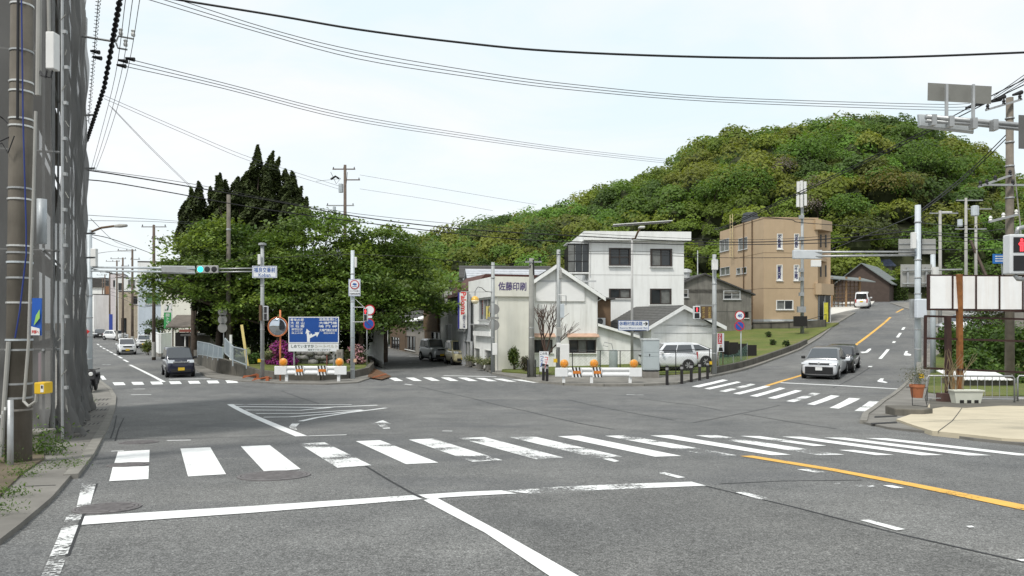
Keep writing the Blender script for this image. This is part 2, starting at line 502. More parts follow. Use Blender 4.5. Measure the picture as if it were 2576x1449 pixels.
for q in ([(1850, 1240), (1872, 1239), (1937, 1256), (1915, 1259)], [(2163, 1310), (2185, 1309), (2277, 1333), (2255, 1336)], [(1657, 1191), (1672, 1189), (1724, 1202), (1706, 1204)],
          [(2005, 1182), (2030, 1181), (2075, 1189), (2050, 1190)], [(1515, 1155), (1535, 1153), (1558, 1161), (1545, 1163)], [(2430, 1325), (2445, 1324), (2452, 1328), (2438, 1329)], [(2555, 1409), (2580, 1409), (2590, 1414), (2570, 1414)]):
    mark(q, 'lane_dash', WHITE_W)
for x, y in ((2095, 1217), (2120, 1222), (2150, 1222), (2180, 1223)): mark([(x, y), (x + 16, y - 1), (x + 22, y + 3), (x + 5, y + 4)], 'worn_mark', WHITE_W)
mark([(2220, 1222), (2245, 1222), (2275, 1229), (2250, 1230)], 'lane_dash', WHITE_W)
ASPH2 = asphalt('asphalt_dark', .84)
sheet(gp([(1075, 1262), (1330, 1246), (1560, 1235), (1776, 1226), (2100, 1305), (2640, 1440), (2640, 1530), (1530, 1530), (1300, 1362)]), ASPH2, 'asphalt_patch', 1.0, .003, road)
# hatched triangle and arrow
mark([z1(1080, 143), z1(1125, 140), z1(1690, 383), z1(1600, 387)], 'hatch_line')
for q, th in (([(1080, 141), (2030, 143)], .13), ([(1130, 157), (1800, 165), (2225, 147)], .24), ([(1215, 184), (1640, 186), (1870, 165)], .22),
              ([(1300, 211), (1640, 210), (1950, 190), (2110, 183)], .2), ([(1355, 239), (1560, 237), (1900, 208), (2110, 186)], .2), ([(2290, 168), (2000, 205), (1760, 243), (1640, 270)], .17),
              ([(1600, 385), (1990, 374)], .1), ([(620, 418), (800, 415)], .1), ([(195, 500), (290, 496)], .08), ([(345, 67), (500, 66)], .14), ([(360, 24), (450, 23)], .14)):
    stripe([z1(*p) for p in q], th, 'hatch_line')
mark([z1(1575, 285), z1(1635, 284), z1(1602, 315), z1(1612, 336), z1(1560, 325), z1(1552, 310)], 'hatch_line', WHITE_W)
mark([z1(2172, 292), z1(2265, 262), z1(2330, 290), z1(2283, 290), z1(2325, 325), z1(2272, 328), z1(2225, 295)], 'arrow_mark', WHITE_W)
# left street
stripe([z4(808, 135), z4(880, 170), z4(960, 210), z4(1020, 242)], .2)
for a, b in (((770, 103), (798, 118)), ((737, 83), (760, 94)), ((708, 66), (726, 76)), ((683, 53), (700, 61)), ((663, 41), (676, 48)), ((640, 30), (655, 37)), ((622, 18), (633, 25)), ((605, 5), (615, 12))):
    stripe([z4(*a), z4(*b)], .18, 'lane_dash')
stripe([z4(1050, 225), z4(1310, 222)], .25, 'stop_line'); stripe([z4(630, 203), z4(650, 228)], .2, 'edge_line'); stripe([z4(637, 134), z4(690, 134)], .2, 'edge_line', WHITE_W)
# middle and right streets
stripe([z2(510, 28), z2(885, 36)], .25, 'stop_line'); stripe([z2(230, 88), z2(290, 95)], .2, 'lane_dash', WHITE_W)
stripe([(1030, 897), (1060, 897)], .2, 'lane_dash', WHITE_W); stripe([(1025, 911), (1050, 911)], .2, 'lane_dash', WHITE_W)
stripe([z3(535, 188), z3(640, 155), z3(790, 110), (2110, 897), (2150, 870), (2195, 836), (2225, 812), (2240, 798)], .22, 'centre_line', YEL_P)
stripe([(2255, 786), (2272, 777)], .2, 'centre_line', YEL_P)
stripe([z3(625, 168), z3(1000, 186), z3(1410, 210)], .3, 'stop_line')
mark([z3(1310, 294), z3(1360, 260), z3(1380, 262), z3(1330, 295)], 'edge_line'); stripe([z3(1385, 250), z3(1402, 238)], .2, 'edge_line', WHITE_W)
for a, b in (((500, 822), (512, 806)), ((468, 870), (488, 842)), ((443, 905), (450, 895)), ((358, 1006), (410, 946)), ((292, 1058), (300, 1052))):
    stripe([z5(*a), z5(*b)], .2, 'lane_dash')
for q in ([(232, 962), (265, 960), (285, 943), (300, 940), (302, 948), (280, 966), (245, 970)], [(508, 980), (520, 957), (535, 957), (530, 970), (557, 978), (552, 986), (515, 985)],
          [(340, 1147), (362, 1130), (382, 1131), (375, 1145), (407, 1155), (395, 1160), (345, 1152)]):
    mark([z5(*p) for p in q], 'arrow_mark')
stripe([(2090, 815), (2130, 800)], .2, 'edge_line'); stripe([z2(1808, 163), z2(1928, 166)], .12, 'worn_mark', WHITE_W); stripe([z2(500, 422), z2(572, 423)], .1, 'worn_mark', WHITE_W)
# tar seams and cracks
for q, w in (([z2(-60, 660), z2(130, 775), z2(300, 870), z2(345, 893)], .035), ([z2(430, 905), z2(700, 1045), z2(1100, 1260), z2(1440, 1449)], .045),
             ([z2(330, 105), z2(700, 185), z2(1100, 280), z2(1500, 372), z2(1720, 410)], .05), ([z2(1400, 200), z2(1750, 275), z2(2150, 345)], .05),
             ([z2(1900, 190), z2(2300, 240), z2(2480, 275)], .06), ([z3(40, 435), z3(350, 375), z3(620, 318)], .05), ([z1(100, 400), z1(700, 405), z1(1500, 380), z1(2300, 372), z1(2500, 366)], .03),
             ([z3(130, 855), z3(700, 990), z3(1400, 1170), z3(2240, 1360)], .035), ([z3(220, 840), z3(640, 820), z3(1160, 815)], .025), ([z3(640, 235), z3(1000, 252), z3(1320, 258)], .06),
             ([z3(380, 375), z3(700, 430), z3(1000, 475)], .05), ([z1(290, 245), z1(250, 330), z1(225, 420)], .03), ([z1(235, 225), z1(215, 330), z1(190, 400)], .03),
             ([z1(1500, 40), z1(1780, 135)], .05), ([z1(85, 745), z1(10, 920), z1(-60, 1090), z1(-140, 1300)], .03), ([z5(295, 1060), z5(180, 1130), z5(60, 1190)], .05)):
    stripe(q, w, 'tar_seam', TAR, 0.0035)
# manhole covers
for px, py, r, lab in ((690, 1197, .40, 'round iron manhole cover below the third crosswalk bar'), (350, 1113, .3, 'small iron manhole cover above the split crosswalk bar'),
                       (270, 1279, .27, 'iron manhole cover beside the left end of the stop line'), (322, 1170, .24, 'manhole cover splitting the leftmost crosswalk bar')):
    c = G(px, py)
    sl = Vector((0, (T(c.x, c.y + .3) - T(c.x, c.y - .3)) / .6))
    o = thing('manhole_cover', lab, 'manhole cover', (c.x, c.y, c.z))
    o.rotation_euler = (math.atan(sl[1]), 0, 0)
    MB().lathe([(r * 1.12, -.03), (r * 1.12, .011), (r * 1.02, .012), (r * 1.02, .0)], n=28).build('ring', IRON, o)
    d = MB().lathe([(r, -.03), (r, .012)], n=28).build('lid', IRON, o)
    b = MB()
    for k in range(-3, 4):
        h = math.sqrt(max(0.01, (r * .88) ** 2 - (k * r * .25) ** 2))
        b.box(-h, h, k * r * .25 - .02, k * r * .25 + .02, .011, .017)
    b.build('tread_ribs', IRON, d)

# ---------------------------------------------------------------- pavements and plots
lk = [(0, 1372), (50, 1332), (130, 1262), (178, 1205), (222, 1150), (262, 1080), (283, 1030), (287, 1000), (276, 980), (258, 966), (236, 951)]
left_edge = gp(lk)
e = left_edge[-1]
left_poly = [(-9, 2.5), (-6.2, 4.2)] + left_edge + [(e[0] - .62 * 14, e[1] + 14), (e[0] - .62 * 40, e[1] + 40), (e[0] - .62 * 110, e[1] + 110), (-140, 150), (-140, 2.5)]
left_walk = tag(sheet(left_poly, CONCW, 'pavement_left', 1.5, .05, skirt=.2), kind='structure')
KERB = M('kerb_stone', (0.235, 0.225, 0.2), 0.9, var=0.3, scale=3)
# kerb blocks of the left pavement, one by one
def kerb_run(pts, parent, w=.16, h=.075, ln=.6, gap=.012, mat=None):
    pts = [Vector((p[0], p[1])) for p in pts]
    seg = 0
    for a, b in zip(pts, pts[1:]):
        d = b - a; L = d.length
        n = max(1, round(L / ln)); u = d / n; yw = math.atan2(d.y, d.x)
        for k in range(n):
            p = a + u * k; q = a + u * (k + 1)
            za, zb = T(p.x, p.y), T(q.x, q.y)
            bl = MB(); l = u.length - gap
            bl.add([(0, -w / 2, -.15), (l, -w / 2, -.15 + zb - za), (l, w / 2, -.15 + zb - za), (0, w / 2, -.15), (0, -w / 2, h), (l, -w / 2, h + zb - za), (l, w / 2, h + zb - za), (0, w / 2, h)],
                   [(0, 3, 2, 1), (4, 5, 6, 7), (0, 1, 5, 4), (1, 2, 6, 5), (2, 3, 7, 6), (3, 0, 4, 7)])
            o = bl.build('kerb_block', mat or KERB, parent)
            o.location = (p.x, p.y, za); o.rotation_euler = (0, 0, yw)
kerb_run(left_edge[3:], left_walk, h=.062)
# drain covers across the left pavement
GR = M('drain_slot', (0.03, 0.03, 0.03), 0.9, var=0.2)
for a, b in (((120, 1098), (232, 1092)), ((172, 1110), (215, 1106)), ((196, 1078), (250, 1073)), ((207, 1056), (262, 1054)), ((217, 1038), (268, 1037)), ((222, 1024), (272, 1023)), ((225, 1012), (272, 1011))):
    for k in range(5):
        f0, f1 = (k + .25) / 5, (k + .55) / 5
        p0 = (a[0] + (b[0] - a[0]) * f0, a[1] + (b[1] - a[1]) * f0); p1 = (a[0] + (b[0] - a[0]) * f1, a[1] + (b[1] - a[1]) * f1)
        sheet(gp([p0, p1, (p1[0] + 6, p1[1] - 5), (p0[0] + 6, p0[1] - 5)]), GR, 'drain_slot', 2.0, .056, left_walk)
for x0, y0, x1, y1 in ((105, 1168, 172, 1165), (150, 1120, 238, 1118), (190, 1080, 262, 1077), (60, 1235, 140, 1232), (215, 1030, 285, 1030)):
    stripe([(x0, y0), (x1, y1)], .025, 'slab_joint', TAR, .054).parent = left_walk
soil_l = tag(sheet(gp([(-60, 1330), (0, 1262), (60, 1200), (112, 1165), (105, 1118), (40, 1105), (-60, 1110)]), SOIL, 'soil_strip', 1.0, .075, skirt=.1), kind='structure')

# the plot with the houses, between the middle street and the climbing road
pl = [(1240, 942), (1300, 952), (1350, 962), (1420, 969), (1520, 972), (1620, 971), (1700, 967), (1760, 954), (1800, 947)]
kr = [(1870, 932), (1940, 908), (2010, 882), (2060, 851), (2100, 818), (2150, 788)]
plg, krg = gp(pl), gp(kr)
front_walk = tag(sheet(plg + krg + [(38, 96), (10, 96), (-16, 93)] + [(-1.2 - .325 * (z - 45.4), z) for z in (88, 75, 65, 55, 47)], CONCW, 'pavement_corner', 1.5, .09, skirt=.2), kind='structure')
kerb_run(plg + krg, front_walk, h=.11)
lawn_poly = gp([(1262, 940), (1340, 946), (1420, 948), (1500, 949), (1610, 949), (1700, 947), (1785, 940), (1862, 925), (1935, 902), (2003, 876), (2040, 855)]) + [(30.5, 69), (20, 68), (14, 60), (10, 52), (2, 47.5), (-0.6, 46.2)]
lawn = tag(sheet(lawn_poly, GRASSG, 'lawn', 1.0, .16, skirt=.25), kind='structure')
# concrete drive on the hill
tag(sheet(gp([(2088, 795), (2130, 785), (2155, 780), (2195, 766), (2200, 760), (2130, 762), (2092, 772)]), M('drive_concrete', (0.62, 0.6, 0.55), .9, var=.15), 'drive', 1.5, .13, skirt=.2), kind='structure')
# right-hand plot: drain strip, forecourt, verge
rk = [(2640, 1128), (2450, 1109), (2330, 1090), (2235, 1080), (2172, 1066), (2178, 1046), (2222, 1012), (2246, 997), (2278, 969), (2302, 941), (2330, 887), (2350, 835), (2345, 800)]
rkg = gp(rk)
right_walk = tag(sheet(rkg + [(46, 90), (75, 92), (75, 12)], CONCW, 'pavement_right', 1.5, .05, skirt=.2), kind='structure')
kerb_run(rkg[4:11], right_walk, h=.09)
fc = tag(sheet(gp([(2255, 1064), (2300, 1081), (2345, 1096), (2440, 1106), (2520, 1116), (2640, 1122), (2640, 1012), (2470, 1012), (2345, 1010), (2330, 1036)]), BEIGE, 'forecourt', 1.0, .10, skirt=.12), kind='structure')
for q in ([(2200, 1052), (2257, 1050), (2257, 1053), (2200, 1056)], [(2190, 1070), (2255, 1066), (2258, 1070), (2192, 1073)]):
    sheet(gp(q), GR, 'drain_slot', 2, .058, right_walk)
sheet(gp([(2338, 1011), (2640, 1013), (2640, 1030), (2520, 1028), (2430, 1034), (2375, 1031), (2340, 1037)]), CONCD, 'weathered_edge', 1.0, .105, fc)
for q in ([(2420, 1034), (2395, 1070), (2360, 1098)], [(2290, 1073), (2450, 1066), (2640, 1062)]):
    stripe(q, .02, 'slab_joint', TAR, .105).parent = fc
# grass verge below the right-hand road
tag(sheet(gp([(2332, 990), (2400, 1000), (2640, 1000), (2640, 900), (2380, 880), (2345, 905)]), GRASSG, 'verge', 1.0, .09, skirt=.1), kind='structure')

# low retaining kerb wall along the climbing road, block by block
rw = gp([(1792, 944), (1868, 927), (1938, 904), (2008, 878), (2028, 868)])
wall_t = thing('retaining_wall', 'low dark concrete retaining wall along lawn edge by climbing road', 'wall', (rw[0][0], rw[0][1], T(*rw[0])))
for a, b in zip(rw, rw[1:]):
    a, b = Vector(a), Vector(b); n = max(1, round((b - a).length / 1.8))
    for k in range(n):
        p, q = a + (b - a) * (k / n), a + (b - a) * ((k + 1) / n - .008)
        o0 = Vector(wall_t.location)
        mb = MB().bar((p.x - o0.x, p.y - o0.y, T(p.x, p.y) + .16 - o0.z), (q.x - o0.x, q.y - o0.y, T(q.x, q.y) + .16 - o0.z), .2, .55)
        mb.build('wall_block', CONCD, wall_t)

# ---------------------------------------------------------------- wooded hill
SKY = [(-400, 830), (620, 826), (760, 780), (880, 700), (1000, 622), (1080, 592), (1180, 562), (1290, 542), (1380, 514), (1480, 492), (1560, 472), (1620, 452), (1700, 412), (1760, 372), (1850, 347), (1950, 337), (2050, 324), (2150, 312),
       (2210, 308), (2260, 318), (2340, 342), (2420, 367), (2480, 402), (2520, 446), (2560, 470), (2640, 490), (2900, 560)]
YR = 190.0
def ridge(x):
    px = CX + F * x / YR
    xs = [p[0] for p in SKY]; ys = [p[1] for p in SKY]
    y = float(np.interp(px, xs, ys))
    return CZ + (HY - y) / F * YR - 5.6
def HZ(x, y):
    v = (y - 100) / (YR - 100)
    if v <= 0: return -0.3
    base = 0.0 if x < 10 else 6.5 * sst(10, 45, x)
    r = ridge(x * YR / max(y, 60))
    if v <= 1:
        s = math.sin(math.pi / 2 * v) * .75 + .25 * v
        return base * sst(0, .25, v) * (1 - v) + r * s - .3
    return r * (1 - .22 * (v - 1) * (v - 1) * 4)
hx = [x for x in range(-66, 176, 7)]; hy = [100 + 7 * k for k in range(0, 22)]
tag(grid_sheet('hill', hx, hy, HZ, M('forest_floor', (0.035, 0.04, 0.015), .95, var=.4, scale=.3)), kind='structure')
PAL = np.array([(0.100, 0.128, 0.020), (0.125, 0.140, 0.022), (0.080, 0.118, 0.022), (0.128, 0.130, 0.024), (0.055, 0.082, 0.020), (0.092, 0.150, 0.026), (0.110, 0.116, 0.030), (0.068, 0.105, 0.028)])
def crown_pts(cx, cy, cz, rx_, rz_, n, lobes=7, rr=None):
    """points on a lumpy crown: (positions, outward normals)"""
    g = rr or nrng
    d = g.normal(size=(lobes, 3)); d[:, 2] = np.abs(d[:, 2]) * .8 - .15
    d /= np.linalg.norm(d, axis=1)[:, None]
    lc = d * np.array([rx_ * .55, rx_ * .55, rz_ * .55])
    which = g.integers(0, lobes, n)
    q = g.normal(size=(n, 3)); q[:, 2] = np.abs(q[:, 2]) - .35; q[:, 1] = np.where(q[:, 1] > .5, -q[:, 1], q[:, 1])
    q /= np.linalg.norm(q, axis=1)[:, None]
    rad = (0.82 + .18 * g.random(n)) * np.array([.5, .62, .55])[which % 3]
    p = lc[which] + q * rad[:, None] * np.array([rx_, rx_, rz_])
    return p + np.array([cx, cy, cz]), q
cen, siz, col, outw = [], [], [], []
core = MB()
spacing = 3.9
yy = 101.0
row = 0
while yy < 197:
    xx = -62 + (row % 2) * 2
    while xx < 150:
        x = xx + rnd.uniform(-1.5, 1.5); y = yy + rnd.uniform(-1.5, 1.5)
        px = CX + F * x / y
        if -80 < px < 2700 and ridge(x * YR / y) > 1.5 and not (x > 28 and y < 108 and x < 58):
            zc = HZ(x, y)
            rr = rnd.choice([2.2, 2.6, 3.0, 3.4, 4.4]) * rnd.uniform(.9, 1.1) * (1.0 if y > 130 else .9)
            py = HY - F * (zc + rr - CZ) / y
            if py < 805:
                front = y < 150
                n = 700 if y < 178 else 520
                rz_ = rr * rnd.uniform(.75, 1.05)
                p, q = crown_pts(x, y, zc + rr * .55, rr, rz_, n)
                # species in patches
                k = int((math.sin(x * .09 + 1.3) + math.sin(y * .13 + x * .05) + 2) * 1.6 + rnd.uniform(-1.4, 1.4)) % 8
                c = PAL[k] * np.array([1.08, 1.22, 1.15]) * rnd.uniform(.9, 1.4)
                cc = c[None, :] * nrng.uniform(.84, 1.18, (n, 1))
                cen.append(p); outw.append(q); col.append(cc); siz.append(nrng.uniform(.13, .28, n) * rr / 3.0)
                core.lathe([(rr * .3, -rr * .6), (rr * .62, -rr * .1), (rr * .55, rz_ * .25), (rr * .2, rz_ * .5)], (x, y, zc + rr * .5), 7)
        xx += spacing
    yy += spacing * .8
    row += 1
forest = leaves('forest', LEAF, None, np.concatenate(cen), np.concatenate(siz), np.concatenate(col), .3, .8, np.concatenate(outw) * 1.9)
tag(forest, 'mixed green and olive woodland covering the hill', 'woodland', kind='stuff')
ic = core.build('crown_shade_cores', M('crown_shade', (0.035, 0.045, 0.014), .95, var=.4, scale=.8), forest)  # cores inside the crowns; shade between the leaves is put into their dark colour
tag(ic, kind='stuff')
# ================================================================ park island: wall, trees, shrubs
def wall_run(name, label, pts, tops, mat, w=.22, parent=None, cat='wall', seg=2.4):
    """a wall along ground points (x, y) with a top height above the ground at each; joints between the lengths"""
    o0 = Vector((pts[0][0], pts[0][1], T(*pts[0])))
    t = thing(name, label, cat, o0)
    for (a, ha), (b, hb) in zip(zip(pts, tops), list(zip(pts, tops))[1:]):
        a, b = Vector(a), Vector(b); L = (b - a).length; n = max(1, round(L / seg))
        nv = Vector((-(b - a).y, (b - a).x)).normalized() * w / 2
        for k in range(n):
            f0, f1 = k / n, (k + 1) / n - .01 / L
            vs = []
            for f in (f0, f1):
                p = a + (b - a) * f; g = T(p.x, p.y); h = ha + (hb - ha) * f
                for sgn in (-1, 1):
                    q = p + nv * sgn
                    vs += [(q.x - o0.x, q.y - o0.y, g - .2 - o0.z), (q.x - o0.x, q.y - o0.y, g + h - o0.z)]
            MB().add(vs, [(0, 1, 3, 2), (4, 6, 7, 5), (0, 4, 5, 1), (2, 3, 7, 6), (1, 5, 7, 3), (0, 2, 6, 4)]).build('wall_block', mat, t)
    return t
iw = gp([(470, 905), (500, 922), (545, 943), (590, 950), (640, 955), (720, 961), (800, 962), (870, 957), (918, 946), (932, 932), (926, 912)])
iwn = [(p[0], p[1] + .6) for p in iw]
park_wall = wall_run('park_wall', 'curved stained concrete retaining wall round the park corner', iwn, [.95, .95, .98, .75, .5, .42, .42, .42, .45, .5, .5], CONCD, .24)
far_l = (iwn[0][0] - .62 * 12, iwn[0][1] + 12)
far_r = (iwn[-1][0] - .325 * 40, iwn[-1][1] + 40)
park_strip = tag(sheet(gp([(470, 915), (520, 950), (600, 960), (700, 966), (820, 968), (900, 964), (940, 950), (944, 930), (935, 910)]) + [far_r, far_l], CONCW, 'pavement_park', 1.5, .06, skirt=.2), kind='structure')
def parkz(x, y): return T(x, y) + .42
park_soil = tag(sheet([(p[0], p[1] + .05) for p in iwn] + [(far_r[0] - .3, far_r[1]), (far_l[0] + .5, far_l[1])], GRASSG, 'park_lawn', 1.0, 0, skirt=.3, zf=parkz), kind='structure')

def limb(mb, a, b, r0, r1, bend=.3, n=5):
    a, b = Vector(a), Vector(b); L = (b - a).length
    o1 = Vector((rnd.uniform(-1, 1), rnd.uniform(-1, 1), rnd.uniform(0, .8))) * bend * L * .3
    pts = []
    for k in range(n + 1):
        f = k / n
        pts.append(a.lerp(b, f) + o1 * math.sin(math.pi * f))
    mb.tube(pts, [r0 + (r1 - r0) * k / n for k in range(n + 1)], 6)
    return pts
def broadleaf(name, label, base, crown, n_clumps, per, leaf=.12, cols=None, cat='tree', trunk_r=.28, flat=.42, group=None, spread=1.0, limbs=16, holes=.0):
    """base: world point; crown: (rx, ry, z0, z1) relative to the base"""
    t = thing(name, label, cat, base, 0, group)
    rx_, ry_, c0, c1 = crown
    mb = MB()
    fork = Vector((rnd.uniform(-.3, .3), rnd.uniform(-.3, .3), max(1.2, c0 * .75)))
    limb(mb, (0, 0, -.2), fork, trunk_r, trunk_r * .75, .2)
    cl = []
    for k in range(n_clumps):
        while True:
            q = np.array([rnd.uniform(-1, 1), rnd.uniform(-1, 1), rnd.uniform(0, 1)])
            e = q[0] ** 2 + q[1] ** 2 + (q[2] ** 1.6) ** 2
            if e < 1 and (e > .22 or rnd.random() < .3): break
        droop = (q[0] ** 2 + q[1] ** 2) * .1
        cl.append((q[0] * rx_, q[1] * ry_, c0 + (c1 - c0) * max(0, q[2] - droop)))
    cl = np.array(cl)
    for k in range(min(limbs, n_clumps)):
        tip = Vector(cl[k])
        mid = fork.lerp(tip, .5) + Vector((0, 0, .3))
        p = limb(mb, fork, tip, trunk_r * .42, .03, .5)
        for j in range(2):
            q = p[rnd.randint(2, 4)]
            limb(mb, q, q + Vector((rnd.uniform(-1, 1), rnd.uniform(-1, 1), rnd.uniform(-.1, .7))) * 1.3, .05, .012, .4, 3)
    mb.build('trunk', BARK, t, smooth=True)
    pts, cc, ss = [], [], []
    cols = np.array(cols if cols is not None else [(0.085, 0.135, 0.03), (0.065, 0.11, 0.025), (0.115, 0.16, 0.035), (0.05, 0.085, 0.022)])
    for k, c in enumerate(cl):
        n = int(per * rnd.uniform(.6, 1.4))
        rr = rnd.uniform(.55, 1.15) * spread
        q = nrng.normal(size=(n, 3)) * np.array([rr * .62, rr * .62, rr * flat * .5])
        q[:, 2] -= (q[:, 0] ** 2 + q[:, 1] ** 2) * .12
        pts.append(c + q)
        cc.append(np.repeat(cols[rnd.randint(0, len(cols) - 1)][None] * rnd.uniform(.8, 1.25), n, 0) * nrng.uniform(.7, 1.35, (n, 1)))
        ss.append(nrng.uniform(.6, 1.35, n) * leaf)
    leaves('crown', LEAF, t, np.concatenate(pts), np.concatenate(ss), np.concatenate(cc), .8, .62)
    return t
def park_at(px, d, dz=.42):
    x = (px - CX) / F * d
    return Vector((x, d, T(x, d) + dz))
CHERRY = [(0.122, 0.185, 0.038), (0.092, 0.150, 0.032), (0.160, 0.222, 0.048), (0.068, 0.116, 0.028), (0.112, 0.158, 0.052)]
broadleaf('cherry_tree', 'leafy spreading cherry tree at the left street side of the park', park_at(575, 51), (5.6, 4.2, 4.4, 9.7), 175, 150, .125, CHERRY)
broadleaf('cherry_tree', 'tallest spreading cherry tree above the blue guide sign', park_at(800, 52), (5.0, 4.2, 4.2, 10.9), 185, 150, .125, CHERRY)
broadleaf('cherry_tree', 'cherry tree overhanging the middle street at the right of the park', park_at(965, 53), (5.4, 4.0, 3.6, 9.5), 185, 150, .125, CHERRY)
broadleaf('cherry_tree', 'low cherry tree whose boughs hang behind the curved mirror', park_at(700, 49), (3.9, 2.6, 2.9, 6.4), 95, 150, .12, CHERRY, trunk_r=.2)
broadleaf('cherry_tree', 'low cherry tree whose boughs reach over the round signs', park_at(905, 49.5), (3.3, 2.6, 2.5, 6.6), 90, 150, .12, CHERRY, trunk_r=.2)

broadleaf('cherry_tree', 'rear cherry tree whose crown reaches towards the parked cars', park_at(968, 59.5, .4), (5.2, 2.6, 4.3, 8.6), 110, 150, .125, CHERRY, trunk_r=.16, limbs=10)
# dark juniper with flame-shaped sprays
def juniper(name, label, base, tips, depth):
    t = thing(name, label, 'tree', base)
    mb = MB()
    limb(mb, (0, 0, -.3), (0, 0, 6.5), .3, .14, .1)
    pts, cc, ss, oo = [], [], [], []
    for (px, py, ln, w) in tips:
        tip = P(px, py, depth + rnd.uniform(-1.6, 1.6)) - Vector(base)
        lean = Vector((rnd.uniform(-.12, .12), rnd.uniform(-.1, .1), 0))
        w *= 1.35; n = int(900 * ln * w / 1.3)
        f = nrng.random(n) ** .75                       # 0 at the tip, 1 at the foot of the spray
        a = nrng.random(n) * 2 * np.pi
        rad = w * (f ** .8) * np.where(f > .8, (1.25 - f) / .45, 1) * (.75 + .25 * np.sin(a * 3 + f * 9)) * nrng.uniform(.75, 1.05, n)
        z = -f * ln
        x = np.cos(a) * rad - lean.x * z * 1.5 + .10 * np.sin(f * 6 + px)
        y = np.sin(a) * rad
        q = np.stack([x, y, z], 1) + np.array(tip)
        pts.append(q); oo.append(np.stack([np.cos(a), np.sin(a), np.full(n, .5)], 1))
        c = np.array([0.034, 0.054, 0.015]) * rnd.uniform(.75, 1.5)
        k = nrng.uniform(.55, 1.5, (n, 1)); k = k + np.clip((.35 - f)[:, None] * 1.1, 0, .6)
        cc.append(c[None] * k * np.array([1.15, 1.0, 1.0]))
        ss.append(nrng.uniform(.09, .19, n))
        limb(mb, (0, 0, rnd.uniform(1.5, 5)), tip - Vector((0, 0, ln * .9)), .08, .04, .2, 3)
    mb.build('trunk', BARK, t, smooth=True)
    leaves('crown', NEEDLE, t, np.concatenate(pts), np.concatenate(ss), np.concatenate(cc), .3, .55, np.concatenate(oo))
    return t
tips = [(652, 364, 2.6, .55), (688, 380, 2.2, .5), (699, 396, 2.0, .5), (669, 412, 2.2, .6), (618, 432, 2.4, .6), (557, 436, 2.2, .5), (546, 442, 2.2, .5), (570, 452, 2.2, .6), (600, 445, 2.2, .7), (636, 430, 2.4, .8),
        (720, 425, 2.0, .6), (735, 430, 2.2, .6), (745, 452, 2.2, .5), (756, 468, 2.0, .5), (768, 495, 1.8, .45), (640, 470, 2.8, 1.0), (680, 460, 2.8, 1.0), (710, 470, 2.6, 1.0), (595, 480, 2.6, 1.0), (560, 480, 2.6, .9),
        (532, 470, 2.2, .6), (740, 500, 2.2, .9), (660, 520, 3, 1.2), (610, 530, 3, 1.2), (570, 530, 2.6, 1.1), (710, 530, 2.8, 1.1), (545, 550, 2.4, .9), (750, 540, 2.2, .8), (690, 590, 3, 1.3), (620, 600, 3, 1.3), (580, 590, 3, 1.1), (650, 445, 2.2, .8), (700, 440, 2.2, .7), (672, 480, 2.6, 1.0), (625, 480, 2.6, 1.0), (655, 500, 2.6, 1.1), (585, 500, 2.4, .9), (725, 480, 2.4, .8), (695, 500, 2.6, 1.0), (540, 500, 2.2, .7), (525, 520, 2.2, .6), (755, 510, 2.0, .6)]
juniper('juniper_tree', 'tall dark juniper with flame-shaped tips above the park', park_at(640, 57), tips, 57)
tips2 = [(497, 456, 2.4, .55), (478, 472, 2.2, .5), (512, 500, 2.2, .6), (468, 505, 2.2, .6), (490, 520, 2.6, .9), (458, 545, 2.0, .6), (520, 545, 2.4, .8), (480, 570, 2.6, .9), (505, 600, 2.6, 1), (470, 610, 2.2, .8), (530, 590, 2.4, .9), (455, 580, 1.6, .5)]
juniper('juniper_tree', 'smaller dark juniper with pointed sprays at the park edge', park_at(490, 57), tips2, 57)
# ivy-dark juniper skirt near the left street
tips3 = [(525, 640, 2.6, .9), (545, 690, 2.6, 1), (515, 700, 2.4, .8), (560, 640, 2.4, 1), (575, 700, 2.6, 1), (540, 760, 2.4, 1), (510, 760, 2.2, .7), (570, 770, 2.4, .9), (600, 720, 2.4, .9)]
juniper('juniper_tree', 'dark ragged juniper trunk and skirt beside the railing', park_at(548, 54), tips3, 54)

